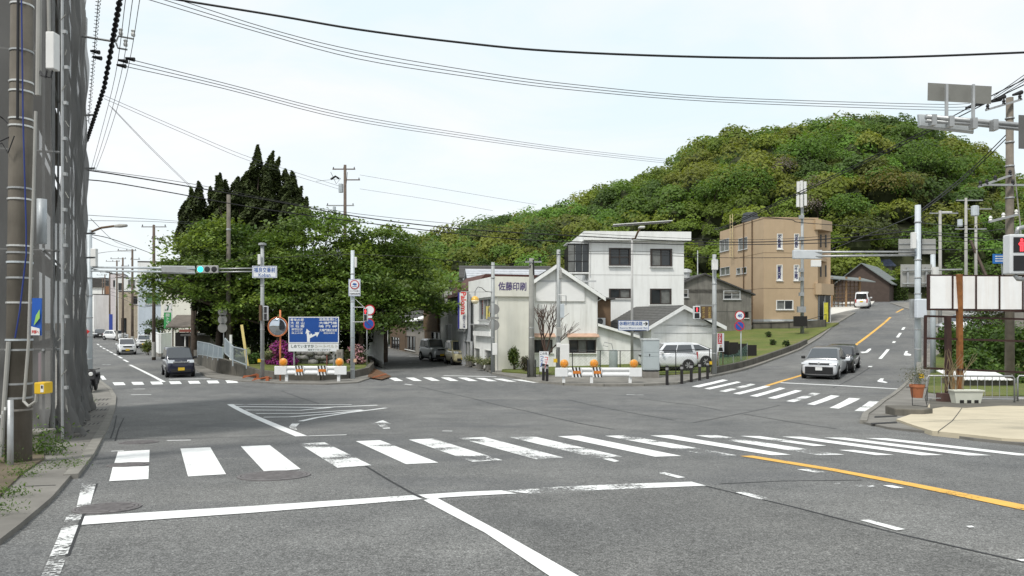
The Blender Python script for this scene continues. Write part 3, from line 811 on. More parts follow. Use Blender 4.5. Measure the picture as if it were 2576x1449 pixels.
def shrub(name, label, base, rx_, ry_, h, n, leaf, cols, group=None, cat='shrub', z0=.05, flowers=None, flow=.0, mat=None):
    t = thing(name, label, cat, base, 0, group)
    mb = MB()
    for k in range(6):
        a = rnd.uniform(0, 6.28)
        limb(mb, (rnd.uniform(-.08, .08), rnd.uniform(-.08, .08), -.1), (math.cos(a) * rx_ * .6, math.sin(a) * ry_ * .6, h * rnd.uniform(.5, .85)), .025, .008, .3, 3)
    mb.build('stem', BARK, t)
    nl = 9
    d = nrng.normal(size=(nl, 3)); d /= np.linalg.norm(d, axis=1)[:, None]
    lc = d * np.array([rx_, ry_, h / 2]) * .5 + np.array([0, 0, h * .5])
    w = nrng.integers(0, nl, n)
    q = nrng.normal(size=(n, 3)); q /= np.linalg.norm(q, axis=1)[:, None]
    p = lc[w] + q * (nrng.random((n, 1)) ** .45) * np.array([rx_, ry_, h / 2]) * .55
    p[:, 2] = np.maximum(p[:, 2], z0)
    cols = np.array(cols)
    c = cols[nrng.integers(0, len(cols), n)] * nrng.uniform(.65, 1.35, (n, 1))
    leaves('foliage', mat or LEAF, t, p, nrng.uniform(.6, 1.3, n) * leaf, c, .3, .6, q)
    if flowers is not None:
        m = int(n * flow)
        w = nrng.integers(0, nl, m)
        q = nrng.normal(size=(m, 3)); q[:, 1] -= .6; q /= np.linalg.norm(q, axis=1)[:, None]
        p = lc[w] + q * np.array([rx_, ry_, h / 2]) * nrng.uniform(.5, .6, (m, 1))
        fl = np.array(flowers)
        pick = (np.sin(p[:, 0] * 4.1 + 1) + np.sin(p[:, 2] * 6.3)) > -.35
        p, q = p[pick], q[pick]
        leaves('blossom', mat or LEAF, t, p, nrng.uniform(.7, 1.3, len(p)) * leaf * 1.15, fl[nrng.integers(0, len(fl), len(p))] * nrng.uniform(.7, 1.2, (len(p), 1)), .2, .9, q)
    return t
DARKG = [(0.024, 0.040, 0.012), (0.034, 0.055, 0.015), (0.018, 0.030, 0.010), (0.045, 0.07, 0.018)]
for k, (px, d, rx_, h, lab) in enumerate([(590, 55, 1.7, 4.4, 'dark evergreen bush behind the railing, leftmost under the cherries'), (660, 55, 1.8, 4.8, 'dark evergreen bush behind the tall signal pole'),
        (740, 56, 1.9, 4.9, 'dark evergreen bush directly behind the curved mirror'), (820, 56.5, 1.9, 5.0, 'dark evergreen bush behind the blue guide sign'), (890, 55.5, 1.7, 4.6, 'dark evergreen bush behind the lorry ban sign pole'),
        (935, 58, 1.3, 4.0, 'dark evergreen bush at the park edge by the middle street')]):
    shrub('evergreen_bush', lab, park_at(px, d), rx_, 1.2, h, 4200, .12, DARKG, 'evergreen bushes under the park trees')
AZ = [(0.05, 0.055, 0.02), (0.075, 0.05, 0.03), (0.06, 0.07, 0.025)]
shrub('azalea_bush', 'azalea bush full of magenta flowers behind the orange mirror pole', park_at(700, 46.6, .3), 1.05, .8, 1.65, 3400, .055, AZ, flowers=[(0.28, 0.03, 0.22), (0.36, 0.06, 0.30), (0.30, 0.09, 0.16)], flow=.45)
shrub('azalea_bush', 'low magenta azalea spilling over the wall behind the barrier', park_at(722, 45.9, .3), .7, .5, 1.0, 1600, .05, AZ, flowers=[(0.32, 0.03, 0.26), (0.22, 0.02, 0.2)], flow=.6)
shrub('azalea_bush', 'pink flowering azalea bush beside the pole at the park tip', park_at(897, 46.8, .3), .85, .6, 1.35, 2600, .055, AZ + [(0.05, 0.08, 0.02)], flowers=[(0.55, 0.28, 0.34), (0.62, 0.38, 0.42)], flow=.3)
shrub('agapanthus_clump', 'bright green strappy clump of leaves beside the signal pole', park_at(640, 47.2, .3), .6, .4, .85, 900, .12, [(0.07, 0.13, 0.03), (0.05, 0.10, 0.025)])
# stone heap under the sign, boulder by boulder
rk_t = thing('rock_pile', 'heap of grey garden boulders under the blue guide sign', 'rocks', park_at(800, 47.6))
STONE = M('boulder', (0.27, 0.265, 0.25), .9, var=.4, scale=3, bmp=.5)
for k in range(26):
    rr = rnd.uniform(.16, .3)
    ic = bmesh.new(); bmesh.ops.create_icosphere(ic, subdivisions=1, radius=rr)
    for v in ic.verts: v.co = Vector((v.co.x * 1.25, v.co.y, v.co.z * .8)) * rnd.uniform(.8, 1.18)
    me = bpy.data.meshes.new('boulder'); ic.to_mesh(me); ic.free(); me.materials.append(STONE)
    me.polygons.foreach_set('use_smooth', [True] * len(me.polygons))
    o = bpy.data.objects.new('boulder', me); C.objects.link(o); o.parent = rk_t
    o.location = (-1.1 + (k % 9) * .31 + rnd.uniform(-.1, .1), rnd.uniform(-.25, .25), .12 + (k // 9) * .28)
# ================================================================ buildings
FM = M('window_frame_dark', (0.045, 0.035, 0.03), .5, var=.1)
FA = M('window_frame_alu', (0.55, 0.56, 0.56), .4, .3, var=.08)
FW = M('window_frame_white', (0.72, 0.72, 0.7), .5, var=.08)
GL = glass('window_glass', (0.022, 0.027, 0.03))
GLC = M('curtained_glass', (0.16, 0.165, 0.155), .15, var=.35, scale=3, spec=.6)
GLG = M('green_curtain_glass', (0.10, 0.19, 0.11), .2, var=.3, scale=3, spec=.6)
WHT = M('white_render', (0.82, 0.83, 0.81), .8, var=.07, scale=.8, streak=.3, dirt=(0.42, 0.41, 0.37))
WHP = M('white_panels', (0.80, 0.805, 0.785), .7, var=.08, scale=1.0, streak=.4, dirt=(0.4, 0.39, 0.34))
CRM = M('cream_render', (0.78, 0.765, 0.68), .8, var=.08, scale=.8, streak=.18, dirt=(0.4, 0.37, 0.27))
TAN = M('tan_siding', (0.46, 0.345, 0.225), .75, var=.08, scale=.9, streak=.12, dirt=(0.3, 0.21, 0.12))
GRYS = M('weathered_sheet', (0.21, 0.20, 0.18), .9, var=.3, scale=1.2, streak=.65, dirt=(0.06, 0.06, 0.055))
ROOFG = M('grey_roof', (0.105, 0.105, 0.10), .85, var=.3, scale=4)
ROOFD = M('dark_roof', (0.07, 0.068, 0.065), .85, var=.3, scale=3)
ROOFR = M('brown_red_roof', (0.095, 0.038, 0.03), .7, var=.25, scale=3)
WOODB = M('brown_wood', (0.13, 0.085, 0.05), .85, var=.4, scale=4)
GAP = M('dark_interior', (0.02, 0.019, 0.018), .9, var=.2)
PIPEW = M('white_pipe', (0.68, 0.68, 0.66), .5, var=.1)
BLUEW = M('pale_blue_wall', (0.5, 0.56, 0.63), .8, var=.1, streak=.2, dirt=(0.3, 0.32, 0.34))
BEIGEW = M('beige_wall', (0.46, 0.39, 0.3), .85, var=.15, streak=.3)
def facade(w, h, ops, t=.14, z0=0.0):
    xs = sorted(set([0, w] + [v for o in ops for v in o[:2]])); zs = sorted(set([z0, h] + [v for o in ops for v in o[2:]]))
    mb = MB()
    def hole(x, z): return any(o[0] < x < o[1] and o[2] < z < o[3] for o in ops)
    for i in range(len(xs) - 1):
        for j in range(len(zs) - 1):
            if not hole((xs[i] + xs[i + 1]) / 2, (zs[j] + zs[j + 1]) / 2):
                mb.quad((xs[i], 0, zs[j]), (xs[i + 1], 0, zs[j]), (xs[i + 1], 0, zs[j + 1]), (xs[i], 0, zs[j + 1]))
    for (a, b, c, d) in ops:
        mb.quad((a, 0, c), (b, 0, c), (b, t, c), (a, t, c)); mb.quad((a, 0, d), (b, 0, d), (b, t, d), (a, t, d))
        mb.quad((a, 0, c), (a, 0, d), (a, t, d), (a, t, c)); mb.quad((b, 0, c), (b, 0, d), (b, t, d), (b, t, c))
    return mb
class Bld:
    def __init__(s, name, label, O, yaw, W, D, H, cat='building', group=None):
        s.O = Vector(O); s.yaw = yaw; s.W, s.D, s.H = W, D, H
        s.root = thing(name, label, cat, O, yaw, group)
        s.mw = Matrix.Translation(s.O) @ Matrix.Rotation(yaw, 4, 'Z')
        s.faces = {'front': Matrix(((1, 0, 0, 0), (0, 1, 0, 0), (0, 0, 1, 0), (0, 0, 0, 1))),
                   'left': Matrix(((0, 1, 0, 0), (-1, 0, 0, D), (0, 0, 1, 0), (0, 0, 0, 1))),
                   'right': Matrix(((0, -1, 0, W), (1, 0, 0, 0), (0, 0, 1, 0), (0, 0, 0, 1))),
                   'back': Matrix(((-1, 0, 0, W), (0, -1, 0, D), (0, 0, 1, 0), (0, 0, 0, 1)))}
    def fp(s, px, py, face='front', off=0.0):
        """where the pixel's ray meets the face: (distance along the face, height)"""
        inv = (s.mw @ s.faces[face]).inverted()
        a = inv @ Vector((0, 0, CZ)); d = inv.to_3x3() @ Vector(((px - CX) / F, 1, (HY - py) / F))
        k = (off - a.y) / d.y
        q = a + d * k
        return q.x, q.z
    def rect(s, r, face='front'):
        a = s.fp(r[0], r[3], face); b = s.fp(r[2], r[1], face); c = s.fp(r[0], r[1], face); e = s.fp(r[2], r[3], face)
        x0, x1 = sorted((a[0], b[0]))
        return (x0, x1, (a[1] + e[1]) / 2, (b[1] + c[1]) / 2)
    def wall(s, face, mat, wins=(), h=None, name='wall', z0=-.4, seams=0.0, top=None):
        L = s.W if face in ('front', 'back') else s.D
        h = h or s.H
        ops = [w['r'] for w in wins]
        mb = facade(L, h, ops, .14, z0)
        if top:
            n = len(mb.v)
            mb.add([(0, 0, h), (L, 0, h)] + [(x, 0, z) for x, z in top], [(0, 1) + tuple(range(2, 2 + len(top)))])
        o = mb.xf(s.faces[face]).build(name, mat, s.root)
        if seams:
            k = 1
            while k * seams < L - .05:
                x = k * seams
                tz = h
                if top:
                    px_ = [(0, h)] + [(a, b) for a, b in sorted(top)] + [(L, h)]
                    tz = float(np.interp(x, [q[0] for q in px_], [q[1] for q in px_])) - .03
                sb = MB()
                zz = [z0] + sorted({v for w in ops if w[0] - .02 < x < w[1] + .02 for v in (w[2] - .05, w[3] + .05)}) + [tz]
                for a, b in zip(zz[::2], zz[1::2]):
                    if b > a: sb.box(x - .012, x + .012, -.006, .0, a, b)
                sb.xf(s.faces[face]).build('cover_strip', mat, o)
                k += 1
        for w in wins: s.window(face, **w)
        return o
    def window(s, face, r, cols=2, rows=1, fm=None, gm=None, sill=True, depth=.09, proud=.03, fw=.05, name='window'):
        x0, x1, z0, z1 = r
        fm = fm or FM; gm = gm or GL
        mb = MB()
        y0, y1 = -proud, depth
        mb.box(x0 - fw * .4, x1 + fw * .4, y0, y1, z0, z0 + fw); mb.box(x0 - fw * .4, x1 + fw * .4, y0, y1, z1 - fw, z1)
        mb.box(x0 - fw * .4, x0 + fw, y0, y1, z0 + fw, z1 - fw); mb.box(x1 - fw, x1 + fw * .4, y0, y1, z0 + fw, z1 - fw)
        for k in range(1, cols):
            x = x0 + (x1 - x0) * k / cols; mb.box(x - fw * .45, x + fw * .45, .0, y1 - .003, z0 + fw, z1 - fw)
        for k in range(1, rows):
            z = z0 + (z1 - z0) * k / rows; mb.box(x0 + fw, x1 - fw, .004, y1 - .006, z - fw * .35, z + fw * .35)
        f = mb.xf(s.faces[face]).build(name, fm, s.root)
        for k in range(cols):
            a = x0 + (x1 - x0) * k / cols; b = x0 + (x1 - x0) * (k + 1) / cols
            g = gm[k % len(gm)] if isinstance(gm, (list, tuple)) else gm
            MB().box(a + .01, b - .01, depth - .02 + .006 * (k % 2), depth + .01 + .006 * (k % 2), z0 + .02, z1 - .02).xf(s.faces[face]).build('pane', g, f)
        if sill: MB().box(x0 - .08, x1 + .08, -proud - .07, -.001, z0 - .06, z0 - .005).xf(s.faces[face]).build('sill', fm if fm is not FM else WHT, f)
        return f
    def part(s, mb, name, mat, parent=None, **k): return mb.build(name, mat, parent or s.root, **k)
    def gable_roof(s, mat, ridge_z, eave_z, over=.35, oy=.3, courses=0, th=.1, rx=None, name='roof', fascia=None, clip=None):
        """ridge runs back (local y); eaves left and right"""
        rx = s.W / 2 if rx is None else rx
        for sd, xe in ((-1, -over), (1, s.W + over)):
            k = (ridge_z - eave_z) / (rx if sd < 0 else s.W - rx)
            ze = eave_z - over * k
            if courses:
                n = courses
                slab = MB().add([(rx, -oy, ridge_z), (xe, -oy, ze), (xe, s.D + oy, ze), (rx, s.D + oy, ridge_z), (rx, -oy, ridge_z - th), (xe, -oy, ze - th), (xe, s.D + oy, ze - th), (rx, s.D + oy, ridge_z - th)],
                                [(0, 1, 2, 3), (7, 6, 5, 4), (0, 4, 5, 1), (1, 5, 6, 2), (2, 6, 7, 3), (3, 7, 4, 0)]).build(name, mat, s.root)
                for i in range(n):
                    f0, f1 = i / n, (i + 1.06) / n
                    a = (rx + (xe - rx) * f0, ridge_z + (ze - ridge_z) * f0 + .004); b = (rx + (xe - rx) * min(f1, 1.01), ridge_z + (ze - ridge_z) * min(f1, 1.01) + .03)
                    MB().add([(a[0], -oy - .01, a[1]), (b[0], -oy - .01, b[1]), (b[0], s.D + oy, b[1]), (a[0], s.D + oy, a[1]), (b[0], -oy - .01, b[1] - .028), (b[0], s.D + oy, b[1] - .028)],
                             [(0, 1, 2, 3), (1, 4, 5, 2), (0, 4, 1), (3, 2, 5), (0, 3, 5, 4)]).build('roof_course', mat, slab)
            else:
                slab = MB().add([(rx, -oy, ridge_z), (xe, -oy, ze), (xe, s.D + oy, ze), (rx, s.D + oy, ridge_z), (rx, -oy, ridge_z - th), (xe, -oy, ze - th), (xe, s.D + oy, ze - th), (rx, s.D + oy, ridge_z - th)],
                                [(0, 1, 2, 3), (7, 6, 5, 4), (0, 4, 5, 1), (1, 5, 6, 2), (2, 6, 7, 3), (3, 7, 4, 0)]).build(name, mat, s.root)
            if fascia:
                MB().add([(rx, -oy - .03, ridge_z + .02 - th * .2), (xe, -oy - .03, ze + .02 - th * .2), (xe, -oy - .03, ze - .24), (rx, -oy - .03, ridge_z - .26),
                          (rx, -oy + .05, ridge_z - .02), (xe, -oy + .05, ze - .02), (xe, -oy + .05, ze - .24), (rx, -oy + .05, ridge_z - .26)],
                         [(0, 1, 2, 3), (7, 6, 5, 4), (0, 4, 5, 1), (1, 5, 6, 2), (2, 6, 7, 3), (3, 7, 4, 0)]).build('bargeboard', fascia, slab)
    def flat_roof(s, mat, z, over=.0, th=.25, name='roof', over_b=None):
        ob = over if over_b is None else over_b
        return MB().box(-over, s.W + over, -over, s.D + ob, z, z + th).build(name, mat, s.root)
def ac_unit(loc, rz, label, w=.8, h=.6, group=None):
    t = thing('air_conditioner', label, 'air conditioner', loc, rz, group)
    MB().box(0, w, 0, .3, .03, h).build('case', FW, t, bevel=.015)
    MB().lathe([(.22, -.012), (.22, .0)], (w * .38, 0, h * .53), 18, 'y').build('fan_opening', GAP, t)
    b = MB()
    for k in range(5): b.box(w * .38 - .2, w * .38 + .2, -.02, -.013, h * .53 - .18 + k * .09, h * .53 - .165 + k * .09)
    b.build('grille', FA, t)
    MB().box(.08, .16, 0, .3, -.02, .03).box(w - .16, w - .08, 0, .3, -.02, .03).build('feet', GAP, t)
    return t

# ---- A: printing shop at the corner (cream tower front + long side on the middle street)
DS = Vector((-.31, 1)).normalized()                       # heading of the middle street
OA = P(1246, 0, 45.4); OA.z = 0
yawA = math.atan2(DS.y, DS.x) - math.pi / 2
A = Bld('printing_shop', 'cream two-storey printing shop with purple lettering at the street corner', OA, yawA, 2.35, 6.4, 5.86)
lw = [dict(r=A.rect((1206, 752, 1236, 805), 'left'), cols=3, fm=FA, gm=[GL, GLC, GLC]), dict(r=A.rect((1194, 875, 1208, 915), 'left'), cols=1, fm=FW, gm=GLC), dict(r=A.rect((1220, 880, 1240, 923), 'left'), cols=1, fm=FW, gm=GLC)]
A.wall('left', WHT, lw); A.wall('front', CRM); A.wall('right', CRM); A.wall('back', WHT); A.flat_roof(ROOFG, 5.6, -.05, .1)
za = A.fp(1290, 746)[1]
sb = MB().box(-.12, A.W + .0, -.14, -.004, za, 5.9).build('sign_band', CRM, A.root)
MB().box(-.14, -.004, .0, A.D - .1, za, 5.9).build('sign_band', WHT, A.root)
PUR = M('purple_letters', (0.10, 0.075, 0.20), .6, var=.2)
sa, sb2 = A.rect((1252, 710, 1322, 731)), None
text('佐藤印刷', sa[1] - sa[0], sa[3] - sa[2], PUR, A.root, ((sa[0] + sa[1]) / 2, -.15, (sa[2] + sa[3]) / 2), bold=.02)
MB().box(.1, A.W - .1, -.02, -.003, -.3, za - .3).build('front_panel', CRM, A.root)
for x in (.09, A.W - .12): MB().tube([(x, -.05, 0), (x, -.05, za)], .03).build('rain_pipe', PIPEW, A.root)
MB().box(-.35, -.003, 1.0, 5.2, 2.9, 2.98).build('canopy', FA, A.root)
r = A.rect((1206, 862, 1238, 872), 'left')
MB().box(-.25, -.003, .6, 4.6, 2.2, 2.5).build('shutter_box', WHT, A.root)
r = A.rect((1224, 770, 1235, 802), 'left')
ys = thing('notice_board', 'small yellow vertical notice on the printing shop upper window', 'notice', tuple(A.mw @ Vector((-.06, A.D - (r[0] + r[1]) / 2, r[2]))), yawA - math.pi / 2)
MB().box(-.42, .42, 0, .02, 0, r[3] - r[2]).build('panel', M('notice_yellow', (0.72, 0.62, 0.2), .6, var=.05), ys)
text('安全運転中', .3, 1.0, GAP, ys, (0.12, -.006, (r[3] - r[2]) / 2), vertical=True)

# ---- B: white gabled house behind the shop front
yB = R(4)
OB = P(1296, 0, 47.0); OB.z = .12
B = Bld('gable_house', 'white panelled gable house with blank white signboard and awnings', OB, yB, 5.3, 9.0, 4.75, 'house')
bw = [dict(r=B.rect((1324, 855, 1389, 887)), cols=3, fm=FM, gm=[GL, GL, GLC]), dict(r=B.rect((1432, 855, 1498, 888)), cols=3, fm=FM, gm=[GL, GLC, GL])]
pk = B.fp(1398, 668)
B.wall('front', WHP, bw, 4.75, seams=.91, top=[(B.W, 4.75), (pk[0], pk[1] - .12), (0, 4.75)])
B.wall('right', WHP, [], 4.75, seams=.91); B.wall('left', WHP, [], 4.75); B.wall('back', WHP, [], 4.75)
B.gable_roof(ROOFG, pk[1] + .05, 4.85, .45, .35, courses=12, rx=pk[0], fascia=WHT)
r = B.rect((1348, 710, 1470, 758))
MB().box(r[0], r[1], -.09, -.008, r[2], r[3]).build('blank_signboard', M('board_white', (0.8, 0.8, 0.79), .6, var=.04), B.root)
MB().box(0.3, B.W - .1, -.05, -.006, r[3] + .02, r[3] + .12).build('trim_rail', FA, B.root)
AWN = M('awning_terracotta', (0.5, 0.33, 0.24), .7, var=.2)
for q in bw:
    a, b, c, d = q['r']
    aw = MB().add([(a - .15, 0, d + .42), (b + .15, 0, d + .42), (b + .2, -.4, d + .22), (a - .2, -.4, d + .22), (a - .15, 0, d + .36), (b + .15, 0, d + .36), (b + .2, -.4, d + .17), (a - .2, -.4, d + .17)],
                  [(0, 1, 2, 3), (7, 6, 5, 4), (2, 6, 7, 3), (1, 5, 6, 2), (0, 3, 7, 4)]).build('awning', AWN, B.root)
MB().tube([(B.W - .06, -.06, .1), (B.W - .06, -.06, 4.3), (B.W + .35, -.25, 4.55)], .035).build('rain_pipe', PIPEW, B.root)
# ---- C: lean-to and brown annex on the right of B
OC = B.mw @ Vector((B.W, .25, 0))
Cb = Bld('lean_to', 'low white lean-to with sloping roof joined to the gable house', tuple(OC), yB, 2.35, 5, 2.7, 'building')
Cb.wall('front', WHP, [], 2.05, seams=.78, top=[(Cb.W, 2.05), (0, 2.75)]); Cb.wall('right', WHP, [], 2.05)
MB().add([(-.0, -.3, 2.9), (Cb.W + .35, -.3, 2.1), (Cb.W + .35, 5, 2.1), (0, 5, 2.9), (0, -.3, 2.78), (Cb.W + .35, -.3, 1.98), (Cb.W + .35, 5, 1.98), (0, 5, 2.78)],
         [(0, 1, 2, 3), (7, 6, 5, 4), (0, 4, 5, 1), (1, 5, 6, 2), (2, 6, 7, 3), (3, 7, 4, 0)]).build('roof', ROOFG, Cb.root)
MB().add([(.0, -.34, 2.9), (Cb.W + .36, -.34, 2.1), (Cb.W + .36, -.34, 1.93), (0, -.34, 2.72), (.0, -.31, 2.9), (Cb.W + .36, -.31, 2.1), (Cb.W + .36, -.31, 1.93), (0, -.31, 2.72)],
         [(0, 1, 2, 3), (7, 6, 5, 4), (0, 4, 5, 1), (1, 5, 6, 2), (2, 6, 7, 3), (3, 7, 4, 0)]).build('bargeboard', WHT, Cb.root)
MB().tube([(Cb.W - .08, -.05, 0), (Cb.W - .08, -.05, 1.9), (Cb.W + .3, -.3, 2.0)], .03).build('rain_pipe', PIPEW, Cb.root)
OX = B.mw @ Vector((B.W + .05, 2.2, 2.4))
X = Bld('brown_annex', 'brown boarded upper annex squeezed between the white houses', tuple(OX), yB, 1.25, 4, 2.2, 'building')
X.wall('front', M('brown_sheet', (0.17, 0.11, 0.065), .8, var=.2), [], 2.1); X.wall('right', WOODB, [], 2.1)
MB().box(-.1, 1.5, -.3, 4.1, 2.1, 2.22).build('roof', ROOFD, X.root)
ac_unit(tuple(X.mw @ Vector((.2, -.36, .35))), yB, 'air conditioner hung on the brown annex wall', .62, .5)
# ---- D: three-storey white block
OD = P(1482, 0, 55.0); OD.z = .3
Dn = Bld('white_block', 'three-storey white block with dark framed windows behind the gable house', OD, R(3), 7.15, 8, 9.1)
dw = [dict(r=Dn.rect((1533, 624, 1585, 669)), cols=2, rows=2, gm=GL, fw=.09, proud=.1), dict(r=Dn.rect((1637, 626, 1689, 671)), cols=2, gm=[GLC, GL], fw=.09, proud=.1),
      dict(r=Dn.rect((1533, 726, 1586, 751)), cols=2, gm=[GL, GLC], fw=.08), dict(r=Dn.rect((1636, 726, 1688, 766)), cols=2, gm=[GL, GLC], fw=.08)]
Dn.wall('front', WHT, dw, 9.0, z0=-.5); Dn.wall('left', WHT, [], 9.0); Dn.wall('right', WHT, [], 9.0); Dn.wall('back', WHT, [], 9.0)
Dn.flat_roof(WHT, 8.98, .0, .1)
pz0, pz1 = Dn.fp(1600, 606)[1], Dn.fp(1600, 584)[1]
par = MB().box(-.45, Dn.W + .4, -.5, -.3, pz0, pz1).box(-.45, -.25, -.3, Dn.D, pz0, pz1).box(Dn.W + .2, Dn.W + .4, -.3, Dn.D, pz0, pz1).box(-.25, Dn.W + .2, -.3, Dn.D, pz0 + .01, pz0 + .1)
par.build('parapet', WHT, Dn.root)
MB().box(0, Dn.W, -.012, 0, Dn.fp(1600, 692)[1], Dn.fp(1600, 691)[1]).build('floor_joint', M('joint_grey', (0.45, 0.45, 0.43), .8), Dn.root)
# glazed balcony on its left
gz0, gz1 = Dn.fp(1480, 684)[1], Dn.fp(1480, 612)[1]
bal = MB().box(-1.6, 0, .2, 2.0, gz0 - .12, gz0).build('balcony', WHT, Dn.root)
fr = MB()
for x in (-1.58, -1.06, -.53, -.02):
    fr.box(x - .03, x + .03, .2, .26, gz0, gz1 - (.45 if x < -1.5 else .0) * .3)
for z in (gz0 + .02, gz0 + .8, gz1 - .06): fr.box(-1.6, 0, .2, .26, z - .03, z + .03)
for y in (.8, 1.4, 2.0): fr.box(-1.6, -1.54, y - .03, y + .03, gz0, gz1 - .3)
fr.build('balcony_frame', GAP, bal)
for k in range(3): MB().box(-1.53 + k * .53, -1.08 + k * .53, .22, .235, gz0 + .05, gz1 - .08).build('pane', GLC if k == 0 else GL, bal)
MB().box(-1.65, 0.02, .15, 2.1, gz1, gz1 + .06).build('balcony_roof', FA, bal)
MB().tube([(.06, -.05, gz0 - .3), (.06, -.05, pz0)], .04).build('rain_pipe', PIPEW, Dn.root)
MB().bar((2.0, 1.0, 10.1), (6.3, .9, 10.42), .9, .06).build('solar_panel', ROOFD, Dn.root)
MB().bar((1.9, .5, 10.13), (6.4, .45, 10.46), .05, .05).build('panel_rail', FW, Dn.root)

# ---- E: garage with grey tiled roof
OE = P(1638, 0, 47.0); OE.z = T(OE.x, OE.y) + .12
E_ = Bld('garage', 'white garage with grey tiled gable roof behind the parked white cars', OE, R(20), 4.95, 5.5, 2.6, 'garage')
ek = E_.fp(1714, 772)
ew = [dict(r=E_.rect((1690, 897, 1722, 905)), cols=2, gm=GL, fw=.03, sill=False)]
E_.wall('front', WHP, ew, 2.55, seams=.95, top=[(E_.W, 2.35), (ek[0], ek[1]), (0, 2.55)]); E_.wall('left', WHP, [], 2.5); E_.wall('right', WHP, [], 2.4); E_.wall('back', WHP, [], 2.4)
E_.gable_roof(ROOFG, ek[1] + .12, 2.65, .5, .35, courses=13, rx=ek[0], fascia=WHT)
MB().box(.2, E_.W - .1, -.02, -.004, 2.0, 2.04).build('trim_rail', FA, E_.root)
MB().box(-.75, -.1, 1.0, 1.08, 0, 2.05).build('side_door', M('grey_door', (0.45, 0.47, 0.48), .5, var=.1), E_.root)

# ---- F: weathered grey shed
OF = P(1655, 0, 66.0); OF.z = T(18.2, 66) - .2
Fb = Bld('grey_shed', 'weathered grey gabled shed between white block and tan building', OF, R(3), 8.5, 9, 3.85, 'shed')
fk = Fb.fp(1772, 690)
fw_ = [dict(r=Fb.rect((1820, 731, 1862, 753)), cols=2, rows=2, gm=[GL, GLC], fm=FA, fw=.06), dict(r=Fb.rect((1716, 728, 1731, 748)), cols=1, rows=2, fm=FA), dict(r=Fb.rect((1873, 784, 1882, 800)), cols=1)]
Fb.wall('front', GRYS, fw_, 3.85, seams=.92, top=[(Fb.W, 3.85), fk, (0, 3.85)], z0=-1.0); Fb.wall('right', GRYS, [], 3.85, z0=-1)
MB().box(0, Fb.W, -.01, -.002, 2.2, 2.24).build('sheet_joint', ROOFD, Fb.root)
Fb.gable_roof(ROOFD, fk[1] + .1, 3.92, .3, .25, rx=fk[0], th=.14)
v = MB().lathe([(.4, 0), (.4, .5), (.55, .5), (.5, .75), (.15, .85)], (fk[0] - 1.4, 1.0, fk[1] - .3), 12).build('roof_vent', FA, Fb.root)

# ---- G: tan three-storey building
OG = P(1921, 0, 68.4); OG.z = 2.6
yG = math.atan2(.6, 5.2)
Gb = Bld('tan_building', 'tan three-storey office with paired lettered windows beside the climbing road', OG, yG, 5.3, 6.7, 10.1)
BLULET = M('sign_letter_navy', (0.05, 0.05, 0.13), .6, var=.1)
gw = [dict(r=Gb.rect((1955, 588, 1968, 627)), cols=1, fm=FW, gm=FW, fw=.05), dict(r=Gb.rect((1998, 588, 2010, 627)), cols=1, fm=FW, gm=FW, fw=.05), dict(r=Gb.rect((1954, 666, 1968, 706)), cols=1, fm=FW, gm=FW, fw=.05),
      dict(r=Gb.rect((1997, 666, 2010, 706)), cols=1, fm=FW, gm=FW, fw=.05), dict(r=Gb.rect((1953, 755, 1995, 779)), cols=2, fm=FW, gm=[GLC, GL], fw=.06)]
Gb.wall('front', TAN, gw, 10.1, seams=1.0, z0=.75)
for w, s_ in zip(gw[:4], ('不動産', '河野', '賃貸', '土地')):
    a, b, c, d = w['r']
    text(s_, (b - a) * .62, (d - c) * .8, BLULET, Gb.root, ((a + b) / 2, -.032 + .09, (c + d) / 2), vertical=True, bold=.03)
gl = [dict(r=Gb.rect((1811, 602, 1834, 632), 'left'), cols=2, fm=FA, gm=GLC), dict(r=Gb.rect((1858, 598, 1880, 628), 'left'), cols=2, fm=FA, gm=GLC), dict(r=Gb.rect((1812, 672, 1836, 692), 'left'), cols=2, fm=FA, gm=GLC),
      dict(r=Gb.rect((1853, 674, 1863, 690), 'left'), cols=1, fm=FA, gm=GLC), dict(r=Gb.rect((1866, 672, 1878, 688), 'left'), cols=1, fm=FA, gm=GL)]
Gb.wall('left', TAN, gl, 10.1, seams=1.0, z0=.75); Gb.wall('back', TAN, [], 10.1)
MB().box(-.001, Gb.W, .003, .1, -1.2, .75).box(0, .1, 0, Gb.D, -1.2, .75).build('plinth', M('plinth_blue_grey', (0.4, 0.43, 0.45), .85, var=.15, streak=.3), Gb.root)
Gb.flat_roof(TAN, 10.1, .04, .12)
for z in (3.6, 6.9): MB().box(-.01, Gb.W, -.008, -.001, z, z + .03).box(-.008, -.001, 0, Gb.D, z, z + .03).build('floor_joint', WOODB, Gb.root)
# recessed right-hand bay with jutting slabs
MB().box(Gb.W, Gb.W + 1.95, 1.2, Gb.D, -1.0, 10.0).build('side_bay', TAN, Gb.root)
for z0, z1, w in ((9.1, 10.05, 2.4), (6.2, 6.5, 1.8), (3.05, 4.1, 2.6)):
    MB().add([(Gb.W - .35, -.25, z0), (Gb.W + .2, -.3, z0), (Gb.W + w * .88, 1.2, z0), (Gb.W + w * .88, 2.5, z0), (Gb.W - .35, 2.5, z0), (Gb.W - .35, -.25, z1), (Gb.W + .2, -.3, z1), (Gb.W + w * .88, 1.2, z1), (Gb.W + w * .88, 2.5, z1), (Gb.W - .35, 2.5, z1)],
             [(4, 3, 2, 1, 0), (5, 6, 7, 8, 9), (0, 1, 6, 5), (1, 2, 7, 6), (2, 3, 8, 7), (3, 4, 9, 8), (4, 0, 5, 9)]).build('balcony_slab', TAN, Gb.root)
for x in (.4, .9, 1.4):
    for z0, z1 in ((4.8, 5.9), (7.6, 8.8)): MB().box(Gb.W + x, Gb.W + x + .12, 1.15, 1.199, z0, z1).build('slit_window', GL, Gb.root)
